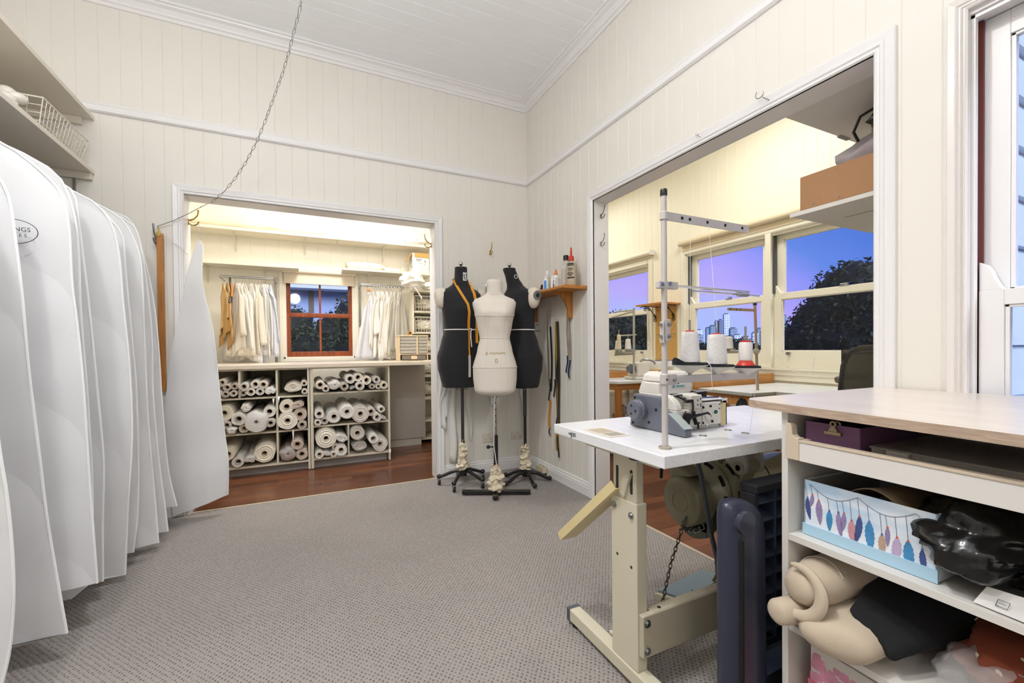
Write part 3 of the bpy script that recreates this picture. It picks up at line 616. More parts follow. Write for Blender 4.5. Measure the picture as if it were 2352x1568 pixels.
# cardboard box
whbox = M('white_card','#e8e4da',.7,var=.03); kraft = M('kraft_card','#c39a55',.8,var=.05)
t = thing('cardboard_box','white cardboard box with brown open flaps on the short shelf beside the doorway','box',(1.22,5.05,1.929))
g = G(); g.box(1.126,1.318,4.957,5.14,1.929,2.15); obj('carton',g,whbox,t,bev=.002)
g = G(); g.box(1.15,1.32,4.949,4.955,2.105,2.152); g.add([(1.126,4.957,2.15),(1.126,5.10,2.15),(1.07,5.10,2.06),(1.07,4.957,2.06),(1.122,4.957,2.154),(1.122,5.10,2.154),(1.066,5.10,2.064),(1.066,4.957,2.064)],[(0,1,2,3),(7,6,5,4),(0,3,7,4),(1,5,6,2),(2,6,7,3),(0,4,5,1)]); obj('flap',g,kraft,t)
g = G()
for k,(x,z,w,h) in enumerate(((1.165,2.075,.07,.008),(1.17,2.06,.05,.005),(1.20,2.03,.03,.004),(1.265,2.05,.006,.02),(1.275,2.045,.005,.03),(1.265,2.02,.005,.015))): g.box(x,x+w,4.9555,4.9568,z,z+h)
g.tube([(1.1255,4.99+.02*cos(a),2.03+.05*sin(a)) for a in [k*.5 for k in range(13)]],.003,5); obj('printing',g,M('faded_ink','#6f6c70',.8,var=0),t)
def plastic_bag(name,label,c,r,seed,amp=.35,m=None,cat='plastic bag',parts=None):
    g=G(); lump(g,c,r[0],r[1],r[2],seed,amp,3.2,28,20); return one(name,g,m or M('white_bag_film','#ece9e2',.3,var=.03,bump=.9,bs=28,coat=.3),label,cat,smooth=80)
plastic_bag('plastic_bag','white plastic bag stuffed on top of the box flaps near the doorway hook',(1.20,5.05,2.30),(.13,.10,.06),4)
plastic_bag('plastic_bag','white plastic bag drooping in front of the shelf end below the cardboard box',(1.07,4.72,1.79),(.12,.10,.085),9,.45)
plastic_bag('plastic_bag','small white plastic bag on top of the basket shelving by the doorway',(1.32,4.9,1.757),(.10,.09,.05),6)
g = G(); g.grid(lambda u,v: (1.06+.10*v+.05*(u-.5)*(1-v), 4.66-.02*sin(v*4+u*3), 1.74-.14*v+.02*sin(u*5)),6,10); one('plastic_scrap',g,M('white_bag_film','#ece9e2'),'loose white plastic tail hanging below the drooping bag','plastic',solid=.002,smooth=60)
# basket shelving at the right
t = thing('storage_shelving','cream open shelving of wire baskets at the right edge of the left doorway','shelving',(1.3,4.78,-.006))
g = G(); g.box(1.076,1.094,4.77,5.18,-.006,1.70); g.box(1.55,1.568,4.77,5.18,-.006,1.70); g.box(1.094,1.55,5.16,5.18,-.006,1.70); obj('carcass',g,carc,t,bev=.001)
for z in (1.70,1.47,1.235,1.0,.75,.5,.25,.05): g = G(); g.box(1.094,1.55,4.775,5.16,z-.016,z); obj('shelf',g,carc,t)
PL = {1.47:'top',1.235:'second',1.0:'third',.75:'fourth',.5:'fifth'}
for z,l in PL.items():
    basket('wire_basket','white wire basket on the %s level of the basket shelving'%l,1.105,1.38,4.785,4.96,z+.001,z+.17,8,10,4,M('pale_wire','#e8e4da',.35),.02,.0018,grp='baskets in the shelving')
    g=G(); lump(g,(1.243,4.95,z+.085),.105,.14,.065,int(z*100),.3,3,26,16,flat=z+.012); one('fabric_bundle',g,lace,'cream ruffled fabric bundle filling the %s wire basket'%l,'fabric','fabric in the wire baskets',smooth=80)
    g=G(); lump(g,(1.465,4.95,z+.08),.065,.14,.07,int(z*77),.3,3,22,14,flat=z+.005); one('fabric_bundle',g,fcol[1],'white fabric bundle right of the basket on the %s level'%l,'fabric','fabric in the wire baskets',smooth=80)
# drawer organiser
owood = M('pale_beech','#dcc7a4',.5,var=.05,vs=20); drw = film('drawer_plastic','#cfc9bf',.6,.2,0)
t = thing('drawer_organiser','small beech organiser with ten clear drawers on the worktop','drawer unit',(1.0,4.5,.927))
g = G(); g.box(.866,1.162,4.45,4.64,.928,.936); g.box(.866,.876,4.45,4.64,.936,1.19); g.box(1.152,1.162,4.45,4.64,.936,1.19); g.box(.876,1.152,4.632,4.64,.936,1.19); g.box(1.036,1.060,4.45,4.632,1.0,1.175); g.box(.876,1.152,4.452,4.632,.99,1.002); g.box(.862,1.166,4.447,4.642,1.178,1.192); obj('body',g,owood,t,bev=.002)
g = G(); g.box(.893,1.135,4.446,4.449,.942,.985); obj('drawer_front',g,M('smoked_drawer','#7d746d',.3),t)
g = G(); g.box(.985,1.045,4.44,4.446,.945,.98); obj('label_holder',g,owood,t)
for cx0,cx1 in ((.878,1.034),(1.062,1.150)):
    for k in range(5):
        z=1.006+k*.034
        g = G(); g.box(cx0,cx1,4.444,4.448,z,z+.030); g.box(cx0,cx1,4.448,4.62,z,z+.002); obj('drawer',g,drw,t)
        g = G(); g.box(cx0+.02,cx1-.02,4.455,4.6,z+.003,z+.014+.006*R_.random()); obj('drawer_contents',g,M('notions','#a89c92',.6,var=.4,vs=60),t)
t = thing('measuring_tape','small round orange and black tape on top of the drawer organiser','tape',(.985,4.5,1.193))
g = G(); g.tube([(.985,4.49,1.215),(.985,4.51,1.215)],.022,18); obj('case',g,M('tan_case','#c08a4a',.4),t,smooth=True)
g = G(); g.tube([(.985,4.487,1.215),(.985,4.49,1.215)],.011,14); obj('hub',g,blackp,t,smooth=True)
g = G(); g.tube([(1.01,4.5,1.200),(1.09,4.49,1.200)],.006,8); one('marker',g,blackp,'black pen lying on top of the drawer organiser','pen',smooth=True)
g = G(); g.tube([(.92+.012*k, 4.34+.014*(k%3)-.01*(k%2), .9325) for k in range(16)],.003,5); one('metal_trim',g,steel,'twisted strip of metallic trim on the worktop before the drawer organiser','trim',smooth=True)
g = G(); g.box(1.08,1.17,4.30,4.36,.928,.933); one('notepad',g,M('pale_paper','#e6dfc6',.7),'pale flat notepad at the right end of the worktop','notepad')
# blind on the left room window
def blind(label, mp, a0, a1, zc, r, drop, m, wall, dd=.045):
    t = thing('roller_blind',label,'blind',mp((a0+a1)/2,zc,dd))
    g = G(); g.tube([mp(a0,zc,dd),mp(a1,zc,dd)],r,16); obj('roll',g,m,t,smooth=True)
    g = G(); 
    ps=[mp(a0+.012,zc-drop,dd-r+.002),mp(a1-.012,zc,dd-r+.004)]; g.box(*[f(ps[0][i],ps[1][i]) for i in range(3) for f in (min,max)]); obj('blind_fabric',g,m,t)
    g = G(); g.tube([mp(a0+.014,zc-drop,dd-r+.003),mp(a1-.014,zc-drop,dd-r+.003)],.006,8); obj('bottom_bar',g,m,t,smooth=True)
    for a in (a0-.004,a1+.001):
        g = G(); ps=[mp(a,zc-r*.9,0),mp(a+.003,zc+r*1.0,dd+r)]; g.box(*[f(ps[0][i],ps[1][i]) for i in range(3) for f in (min,max)]); obj('end_bracket',g,whp,t)
    return t
blm = M('blind_cream','#e3d8c4',.6,var=.02)
blind('pale roller blind rolled up above the timber window', mY(YL), -.20, .53, 1.895, .022, .128, blm, None, .04)
# ---- hanging rails with garments
def rail(label, x0, x1, y, z, stdx, z0):
    t = thing('clothes_rail',label,'clothes rail',((x0+x1)/2,y,z))
    g = G(); g.tube([(x0,y,z),(x1,y,z)],.0095,10); g.tube([(x0,y+.03,z+.018),(x1,y+.03,z+.018)],.006,8); obj('rail',g,steel,t,smooth=True)
    g = G(); g.box(stdx-.011,stdx+.011,YL-.016,YL-.001,z0,z+.06)
    k=z0+.03
    obj('slotted_standard',g,M('galvanised_standard','#9c9a96',.35,.8,var=.25,vs=70),t)
    xe = x1 if abs(stdx-x1)<abs(stdx-x0) else x0
    for xx in (stdx,): 
        g = G(); g.tube([(stdx,YL-.015,z+.01),(xe,y,z+.005)],.007,6); obj('arm',g,steel,t)
    g = G(); o_=x0 if xe==x1 else x1; g.tube([(o_,YL-.001,z-.0),(o_,y,z)],.006,6); obj('arm',g,steel,t)
rail('metal rail of white garments left of the timber window',-.72,-.275,4.9,1.755,-.265,.93)
rail('metal rail of dresses right of the timber window',.56,1.03,4.9,1.742,.572,1.32)
def garment(name,label,x,y,z0,z1,w0,w1,th,m,seed,grp,cat='garment',tilt=0,ragged=.02,hang=True,lean=0):
    """hangs from (x,y); w0 shoulder width, w1 hem width, th = direction of its width from +x"""
    t = thing(name,label,cat,(x,y,z1),grp); rr=random.Random(seed); ph=[rr.random()*6 for _ in range(5)]
    d=V((cos(th),sin(th),0)); nn=V((-sin(th),cos(th),0))
    def P(u,v):
        w=(w0+(w1-w0)*v**.8)*min(1,.35+v*6); s=(u-.5)*w
        z=z0-(z0-z1)*v - max(0,abs(u-.5)-.12)*.22*(1-v) - ragged*(.5+.5*sin(u*7+ph[3]))*v**4 + tilt*(u-.5)*v
        off=(.010*sin(u*11+ph[0]+v*1.4)+.006*sin(u*23+ph[1]))*min(1,.3+v)+.010*sin(v*4+ph[2])
        p=V((x,y,0))+d*(s+lean*v)+nn*off; return (p.x,p.y,z)
    g=G(); g.grid(P,20,16); obj('cloth',g,m,t,smooth=80,solid=.005)
    g=G(); g.tube([(x+.0,y,z0-.01),(x,y,z0+.03)]+[(x, y-.013+.013*cos(a), z0+.042+.013*sin(a)) for a in [0,.8,1.6,2.4,3.1]],.0016,5); obj('hanger_hook',g,steel,t)
    return t
gw=[cloth('garment_white','#f1efec',.2,.2,400),cloth('garment_ivory','#efe8da',.2,.2,400),cloth('garment_cool','#e4e6ee',.25,.2,400),cloth('garment_sheer','#dcd8cf',.35,.3,90,.12)]
paper=M('pattern_paper','#b8935a',.8,var=.06); paper2=M('pattern_paper_light','#cfae7c',.8,var=.05)
LG='garments on the left rail'; rz=1.70
for i,(x,z1,w,m,l,th) in enumerate(((-.685,1.30,.20,paper2,'pale brown paper pattern, leftmost on the left rail',2.2),(-.668,1.20,.26,paper,'dark tan paper pattern, second on the left rail',2.1),(-.65,1.10,.20,paper,'long tan paper pattern next to the black hanger',2.0))):
    garment('paper_pattern',l,x,4.9,rz,z1,.10,w,th,m,i,'paper patterns on the left rail','pattern',tilt=-.2)
t=thing('clothes_hanger','black and orange hanger among the paper patterns','hanger',(-.632,4.88,1.6))
g=G(); g.tube([(-.635,4.9,1.75),(-.635,4.9,1.69),(-.62,4.86,1.62),(-.63,4.80,1.50)],.009,8); obj('shoulder',g,blackp,t,smooth=True)
g=G(); g.tube([(-.622,4.89,1.69),(-.612,4.85,1.62),(-.614,4.82,1.56)],.009,8); obj('orange_grip',g,M('orange_wood','#c8762c',.4),t,smooth=True)
spec=[(-.60,1.22,.16,.34,1,2.3),(-.585,1.05,.14,.24,1,2.4),(-.555,1.10,.16,.30,0,2.5),(-.53,1.00,.16,.24,1,2.7),(-.505,.98,.14,.22,0,2.6),(-.475,1.03,.14,.24,1,2.4),(-.45,.96,.12,.17,0,2.7),(-.425,1.10,.16,.24,1,2.4),(-.40,1.02,.14,.26,0,2.6),(-.375,1.13,.12,.18,1,2.5),(-.355,1.10,.11,.16,0,2.4),(-.335,1.06,.10,.16,0,2.5),(-.315,1.16,.10,.24,2,2.6),(-.30,1.00,.09,.15,2,2.8)]
for i,(x,z1,w0,w1,mi,th) in enumerate(spec):
    garment('hanging_garment','%s white piece of clothing from the left on the left rail'%ORD[i],x,4.9-.012*(i%4)+.0,rz,z1,w0,w1,th,gw[mi],20+i,LG,tilt=[.05,-.06,.1,0][i%4],ragged=[.02,.05,.01,.0][i%4])
garment('hanging_garment','white garment hanging to the worktop below the paper patterns',-.655,5.02,1.35,.95,.14,.20,2.6,gw[0],77,LG)
LR='garments on the right rail'
garment('hanging_dress','bluish white flared dress, leftmost on the right rail',.645,4.88,1.64,.945,.10,.30,.35,gw[2],50,LR,'dress',lean=-.03,ragged=0)
t=thing('clothes_hanger','grey and orange hanger at the left end of the right rail','hanger',(.635,4.87,1.6))
g=G(); g.tube([(.635,4.9,1.742),(.635,4.88,1.70)],.002,6); g.box(.615,.655,4.87,4.89,1.64,1.68); obj('clip',g,M('grey_padding','#b9bcc2',.8),t,bev=.008)
g=G(); g.box(.612,.650,4.864,4.872,1.675,1.70); obj('orange_grip',g,M('orange_wood','#c8762c'),t,bev=.003)
spec=[(.69,1.12,.10,.16,0,.5),(.715,1.04,.10,.18,1,.6),(.74,1.22,.11,.14,0,.5),(.765,1.00,.12,.22,0,.4),(.79,1.10,.10,.16,1,.5),(.815,.955,.12,.20,0,.3),(.84,.97,.12,.24,0,.4),(.87,.97,.11,.18,1,.4),(.90,1.0,.10,.2,3,.4),(.925,1.0,.10,.22,3,.5),(.955,1.02,.12,.26,3,.5),(.98,1.05,.12,.24,3,.6)]
for i,(x,z1,w0,w1,mi,th) in enumerate(spec):
    garment('hanging_garment','%s %s garment from the left on the right rail'%(ORD[i+1],'white' if mi<2 else 'sheer silvery'),x,4.9-.01*(i%3),1.685,z1,w0,w1,th,gw[mi],60+i,LR,tilt=[.06,-.05,.0][i%3],ragged=[.04,.01,.02][i%3])
# shelf goods at the far left of the room
for z,l in ((1.02,'lowest'),(1.22,'second'),(1.42,'third'),(1.60,'topmost')):
    t=thing('wire_tray','%s white wire tray of fabric on the left wall of the left room'%l,'tray',(-.95,4.85,z))
    g=G()
    for k in range(6): g.tube([(-1.14,4.7+.06*k,z),(-.87,4.7+.06*k,z),(-.87,4.7+.06*k,z+.06)],.002,5)
    g.tube([(-1.14,4.7,z),(-.87,4.7,z),(-.87,5.0,z)],.003,5); obj('wires',g,wirew,t)
    g=G(); lump(g,(-.985,4.85,z+.05),.10,.14,.045,int(z*50),.3,3,18,12,flat=z+.003); obj('fabric',g,fcol[1],t,smooth=80)
# ================================================================ corner: dress forms
blk_f = cloth('black_jersey','#17171b',0,.3,500,.1); lin = cloth('cream_linen','#dcd4c9',0,.4,420,.03); capm = M('pale_cap','#ddd2c4',.5,var=.03); cordw = M('white_cord','#eeeeec',.6,var=0)
calico = cloth('calico','#d9cdb4',0,.4,150,.05)
def interp(tab, z):
    if z >= tab[0][0]: return tab[0][1:]
    for a,b in zip(tab,tab[1:]):
        if b[0] <= z <= a[0]:
            t = (a[0]-z)/(a[0]-b[0]); t = t*t*(3-2*t)*.5+t*.5
            return [p+(q-p)*t for p,q in zip(a[1:],b[1:])]
    return tab[-1][1:]
def torso_pt(tab, z, an, bust=0, zb=0, k=1.0):
    a,bf,bb,oy = interp(tab,z); c,s = cos(an),sin(an); e=.87
    x = math.copysign(abs(c)**e,c)*a*k; y = math.copysign(abs(s)**e,s)*(bb if s>0 else bf)*k + oy
    if bust and s < 0:
        w = math.exp(-((z-zb)/.055)**2)*bust
        y -= w*(math.exp(-((x-.072)/.05)**2)+math.exp(-((x+.072)/.05)**2))
    return V((x,y,z))
def front_y(tab, x, z, bust=0, zb=0):
    best=None
    for i in range(90):
        p = torso_pt(tab,z,-pi+i*pi/89,bust,zb)
        if best is None or abs(p.x-x) < abs(best.x-x): best = p
    return best.y
def torso(tab, Mt, bust=0, zb=0, n=44, step=.012):
    g = G(Mt); z0,z1 = tab[-1][0],tab[0][0]; m = int((z1-z0)/step)
    g.loft([[torso_pt(tab,z0+(z1-z0)*j/m,2*pi*k/n,bust,zb) for k in range(n)] for j in range(m+1)]); return g
def ringline(tab, Mt, z, r, bust=0, zb=0, n=60, dz=None, k=1.008):
    g = G(Mt); g.tube([torso_pt(tab,z+(dz(2*pi*i/n) if dz else 0),2*pi*i/n,bust,zb,k) for i in range(n+1)],r,6,False); return g
def seam(tab, Mt, x, z0, z1, r, bust=0, zb=0):
    g = G(Mt); pts=[]
    for i in range(25):
        z=z0+(z1-z0)*i/24; xx = x*interp(tab,z)[0]/.15
        pts.append((xx,front_y(tab,xx,z,bust,zb)-.0005,z))
    g.tube(pts,r,5); return g
def scrunch(g, c, z0, z1, r, seed):
    rings=[]; m=34
    for j in range(m+1):
        v=j/m; z=z0+(z1-z0)*v; rr=r*(1+.12*sin(v*21+seed)+.08*sin(v*47))*(1-.22*v+.10*sin(v*5))
        rings.append([(c[0]+rr*(1+.55*NZ.noise(V((cos(a)*1.8+seed,sin(a)*1.8,v*8))))*cos(a), c[1]+rr*(1+.55*NZ.noise(V((cos(a)*1.8+seed,sin(a)*1.8,v*8))))*sin(a), z+.028*NZ.noise(V((cos(a)*1.4,sin(a)*1.4,v*6+seed)))) for a in [2*pi*k/22 for k in range(22)]])
    g.loft(rings)
BL = [(1.668,.046,.046,.046,.0),(1.60,.048,.048,.048,.002),(1.545,.062,.058,.058,.008),(1.52,.090,.062,.064,.012),(1.495,.140,.075,.078,.014),(1.468,.165,.090,.09,.012),(1.42,.168,.105,.095,.008),(1.34,.150,.122,.095,.0),(1.27,.141,.112,.088,.0),(1.19,.135,.102,.085,.0),(1.10,.158,.112,.105,.006),(.985,.188,.122,.135,.012),(.90,.182,.118,.130,.012),(.82,.163,.112,.118,.01),(.765,.150,.108,.112,.008),(.748,.142,.10,.10,.006),(.745,.02,.02,.02,0)]
WT = [(1.532,.050,.050,.050,0),(1.526,.057,.055,.055,0),(1.47,.055,.052,.052,.0),(1.44,.0575,.054,.054,.002),(1.428,.068,.058,.060,.006),(1.414,.100,.063,.067,.010),(1.398,.140,.070,.076,.012),(1.372,.157,.084,.085,.010),(1.30,.143,.100,.088,.004),(1.22,.126,.094,.082,.0),(1.12,.107,.078,.075,.0),(1.04,.125,.090,.092,.006),(.915,.158,.108,.124,.012),(.83,.156,.108,.120,.012),(.755,.147,.106,.112,.01),(.738,.14,.10,.105,.01),(.715,.09,.065,.07,.006),(.708,.02,.02,.02,0)]
def curved_legs(t, o, n, a0, L_, zc, m, caster, zt):
    for k in range(n):
        a = a0+2*pi*k/n; d = V((cos(a),sin(a),0)); o_=V((o[0],o[1],0))
        def q(u,z): p=o_+d*u; return (p.x,p.y,z)
        zend = .062 if caster else .022
        g = G(); g.tube([q(.01,zc),q(L_*.3,zc+.004),q(L_*.55,zc-.012),q(L_*.8,zend+.012),q(L_,zend)],[.015,.014,.013,.013,.014],10); g.ball(q(L_,zend+.004),.019,.019,.018,12,8)
        leg = obj('leg',g,m,t,smooth=True)
        if caster:
            g = G(); p=o_+d*L_; g.tube([(p.x,p.y,.058),(p.x,p.y,.045)],.008,8); g.box(p.x-.012,p.x-.009,p.y-.012,p.y+.012,.018,.046); g.box(p.x+.009,p.x+.012,p.y-.012,p.y+.012,.018,.046); g.box(p.x-.012,p.x+.012,p.y-.010,p.y+.010,.043,.046); obj('caster_fork',g,chrome,leg)
            g = G(); g.tube([(p.x-.008,p.y,.0185),(p.x+.008,p.y,.0185)],.018,16); obj('caster_wheel',g,darkrub,leg,smooth=True)
def arm_pad(t, Mt, sx, ring=False):
    P = Mt @ Mx.Translation((sx*.158,.012,1.432)) @ Mx.Rotation(sx*.16,4,'Y') @ Mx.Rotation(sx*pi/2,4,'Y')
    g = G(P); g.loft([[(.078*k*cos(a)-.004, .047*k*sin(a), h) for a in [2*pi*j/24 for j in range(24)]] for k,h in ((1,-.03),(1,.012),(.94,.026),(.80,.038),(.55,.045),(.25,.047))]); p = obj('arm_cap',g,capm,t,smooth=True)
    if ring:
        g = G(P); g.lathe([(.034,.040),(.036,.048),(.034,.052),(.018,.0505)],24,Mx.Translation((-.028,0,.0))); obj('cap_ring',g,M('grey_ring','#7d7f80',.5),p,smooth=True)
        g = G(P); g.lathe([(.016,.050),(.016,.0545),(.004,.0555)],20,Mx.Translation((-.028,0,0))); obj('cap_centre',g,M('dark_ring','#2b2b2d',.5),p,smooth=True)
def neck_knob(t, Mt, z, dx=.0):
    g = G(Mt); g.lathe([(.047,z),(.047,z+.004),(.02,z+.006)],24); g.tube([(dx,0,z),(dx,0,z+.02)],.006,8); obj('neck_plate',g,blackm,t,smooth=True)
    g = G(Mt); g.ball((dx,0,z+.033),.017,None,None,16,10); obj('finial_ball',g,chrome,t,smooth=True)
# --- black form, left
lx,ly = 1.091,3.166; Mt = T_((lx,ly,0),.06)
t = thing('dress_form','black dress form with a 12 tag on its neck, on a castored stand','dress form',(lx,ly,0),'dress forms')
obj('torso',torso(BL,Mt),blk_f,t,smooth=True); neck_knob(t,Mt,1.668); arm_pad(t,Mt,-1); arm_pad(t,Mt,1)
obj('waist_cord',ringline(BL,Mt,1.192,.0042),cordw,t,smooth=True)
g=G(Mt); xx=.03; g.tube([(xx-.02,front_y(BL,xx,1.19)-.008,1.192),(xx,front_y(BL,xx,1.19)-.012,1.199),(xx+.012,front_y(BL,xx,1.19)-.011,1.195),(xx-.002,front_y(BL,xx,1.18)-.012,1.18),(xx-.004,front_y(BL,xx,1.13)-.012,1.13),(xx,front_y(BL,xx,1.07)-.016,1.06)],.0038,6); obj('cord_tail',g,cordw,t,smooth=True)
g=G(Mt); g.grid(lambda u,v: (lambda a: (.0515*sin(a),-.0515*cos(a),1.565+.062*v))((u-.5)*1.05+.42),8,2); tg=obj('size_tag',g,M('tag_paper','#e4e4e2',.6),t,solid=.001)
g=G(Mt)
def tagc(pts,r=.0022): g.tube([(.0535*sin(a),-.0535*cos(a),z) for a,z in pts],r,5)
tagc([(.16,1.572),(.16,1.618)]); tagc([(.36,1.606),(.42,1.617),(.50,1.618),(.55,1.608),(.52,1.595),(.42,1.583),(.34,1.573),(.60,1.573)])
for k in range(5): tagc([(-.06+.03*k,1.60-.008*k+.02),(-.06+.03*k,1.58-.006*k+.02)],.001)
obj('tag_writing',g,ink,tg)
g=G(); g.tube([(lx,ly,.76),(lx,ly,.33)],.0125,14); obj('pole',g,M('worn_pole','#4a4a4c',.35,.7,var=.2),t,smooth=True)
g=G(); g.tube([(lx,ly,.34),(lx,ly,.09)],.0165,14); g.lathe([(.03,.07),(.03,.10),(.018,.12)],16,Mx.Translation((lx,ly,0))); obj('pole_sleeve',g,blackm,t,smooth=True)
g=G(); g.tube([(lx-.05,ly-.01,.735),(lx+.05,ly+.01,.735)],.004,6); g.ball((lx-.05,ly-.01,.737),.008,n=8,m=6); obj('clamp_screw',g,steel,t,smooth=True)
g=G(); scrunch(g,(lx,ly),.125,.215,.040,1.3); scrunch(g,(lx,ly),.205,.34,.030,4.1); obj('scrunched_sleeve',g,calico,t,smooth=75)
curved_legs(t,(lx,ly),5,2.75,.185,.105,blackm,True,.1)
# --- black form, right (turned)
rx_,ry_ = 1.548,3.002; Mt = T_((rx_-.028,ry_+.012,-.012),math.radians(-82))
t = thing('dress_form','black dress form turned sideways in the corner, its round arm cap showing','dress form',(rx_,ry_,0),'dress forms')
SH = Mx(((1,0,0,0),(0,1,-.14,.165),(0,0,1,0),(0,0,0,1)))
BR = [(z,a*.98,f*1.02,b*1.05,oy-(.10*max(0,z-1.40)/.27)) for z,a,f,b,oy in BL]
obj('torso',torso(BR,Mt,.022,1.33),blk_f,t,smooth=True); neck_knob(t,Mt@Mx.Translation((0,-.095,0)),1.668); arm_pad(t,Mt,1,True); arm_pad(t,Mt,-1,True)
obj('waist_cord',ringline(BR,Mt,1.200,.0042),cordw,t,smooth=True)
g=G(Mt); g.tube([(.051+.001,-.072+.014*cos(a),1.605+.014*sin(a)) for a in [2*pi*k/16 for k in range(17)]],.0022,5); obj('neck_ring',g,M('white_ring','#e8e8e8',.4),t)
g=G(); g.tube([(rx_,ry_,.75),(rx_,ry_,.10)],.0125,14); obj('pole',g,blackm,t,smooth=True)
g=G(); g.tube([(rx_,ry_,.745),(rx_,ry_,.52)],.0145,14); obj('pole_upper',g,M('worn_pole','#4a4a4c'),t,smooth=True)
g=G(); g.tube([(rx_-.02,ry_-.03,.725),(rx_+.03,ry_+.02,.735)],.004,6); obj('clamp_screw',g,steel,t,smooth=True)
g=G(); scrunch(g,(rx_,ry_),.10,.26,.037,2.2); scrunch(g,(rx_,ry_),.245,.29,.030,.6); obj('scrunched_sleeve',g,calico,t,smooth=75)
g=G(); g.lathe([(.026,.045),(.028,.075),(.02,.11)],16,Mx.Translation((rx_,ry_,0))); obj('hub',g,blackm,t,smooth=True)
curved_legs(t,(rx_,ry_),5,3.35,.19,.072,blackm,False,.1)
# --- cream form, front
wx,wy = 1.223,2.83; th = math.radians(-20); Mt = T_((wx,wy,0),th)
t = thing('dress_form','cream linen dress form with a gold 0 on its front, on a flat cross base','dress form',(wx,wy,0),'dress forms')
obj('torso',torso(WT,Mt,.030,1.295),lin,t,smooth=True)
for z,dz in ((1.285,lambda a:.012*sin(a)),(1.120,lambda a:-.004*cos(a)),(.915,None)): obj('seam_piping',ringline(WT,Mt,z,.0024,.030 if z>1.2 else 0,1.295,dz=dz,k=1.006),lin,t,smooth=True)
for x in (-.075,.075): obj('seam_line',seam(WT,Mt,x,1.38,.76,.0011,.030,1.295),lin,t)
obj('neck_seam',ringline(WT,Mt,1.428,.0016,k=1.01),lin,t)
g=G(Mt); g.lathe([(.0515,1.527),(.0515,1.534),(.01,1.5345)],28); g.lathe([(.010,1.534),(.010,1.538),(.004,1.5385)],12); obj('neck_cap',g,M('cap_cream','#e2dcd3',.5),t,smooth=True)
g=G(Mt); g.tube([(-.058,-.012,1.500),(-.062,-.016,1.485),(-.060,-.012,1.465),(-.058,-.008,1.44)],.006,6); obj('neck_pin',g,steel,t,smooth=True)
gold = M('gold_print','#a88a3c',.4,.3,var=.05)
def text_on(s, size, z, xo=0, par=t):
    o = text('gold_lettering',s,size,Mx.Identity(4)@Mx.Translation(ORG[par.name]),gold,par,ext=.0)
    for v in o.data.vertices:
        X=v.co.x+xo; Z=v.co.y+z; p=Mt@V((X,front_y(WT,X,Z)-.0012,Z)); v.co=p-ORG[par.name]
    return o
text_on('ONEFORMS',.021,1.013,.012); text_on('0',.046,.960,.004)
g=G(Mt); g.tube([(lambda X,Z:(X,front_y(WT,X,Z)-.0012,Z))(-.062+.0095*cos(a),1.013+.0095*sin(a)) for a in [2*pi*k/20 for k in range(21)]],.0009,4); g.tube([(lambda X,Z:(X,front_y(WT,X,Z)-.0012,Z))(-.062+.004*cos(a),1.013+.004*sin(a)) for a in [2*pi*k/12 for k in range(13)]],.0009,4); obj('gold_emblem',g,gold,t)
g=G(); g.tube([(wx,wy,.715),(wx,wy,.40)],.0125,16); g.lathe([(.03,.700),(.03,.712),(.012,.714)],16,Mx.Translation((wx,wy,0))); obj('pole',g,chrome,t,smooth=True)
g=G(); 
for k in range(6): g.tube([V((wx,wy,.66-.045*k))+V((-.3,-.95,0)).normalized()*.0118,V((wx,wy,.66-.045*k))+V((-.3,-.95,0)).normalized()*.0132],.0045,8)
obj('pole_holes',g,darkrub,t)
g=G(); g.tube([(wx,wy,.43),(wx,wy,.02)],.0165,16); obj('pole_sleeve',g,blackm,t,smooth=True)
g=G(); g.tube([(wx,wy,.345),(wx-.045,wy+.02,.345)],.006,8); g.ball((wx-.05,wy+.022,.345),.014,None,.014,12,8); obj('height_knob',g,blackp,t,smooth=True)
g=G(); g.tube([(wx-.014,wy-.012,.70),(wx-.018,wy-.016,.5),(wx-.022,wy-.016,.36),(wx-.010,wy-.02,.26),(wx-.004,wy-.03,.20)],.0026,6); obj('cord_tail',g,cordw,t,smooth=True)
g=G(); scrunch(g,(wx,wy),.038,.215,.046,3.7); obj('scrunched_sleeve',g,calico,t,smooth=75)
d1 = V((.895,-.445,0)); d2 = V((-.445,-.895,0))
for a,b,d,nm in ((-.245,.245,d1,'base_bar'),(-.20,.13,d2,'base_bar')):
    n2=V((-d.y,d.x,0)); o=V((wx,wy,0)); g=G(); hw=.019
    g.loft([[tuple(o+d*s+n2*w+V((0,0,z))) for w,z in ((-hw,.010),(hw,.010),(hw,.034),(-hw,.034))] for s in (a,b)]); bb=obj(nm,g,blackm,t,bev=.003)
    for s in (a+.03,b-.03):
        g=G(); p=o+d*s; g.tube([(p.x,p.y,0),(p.x,p.y,.012)],.007,10); obj('foot',g,darkrub,bb)
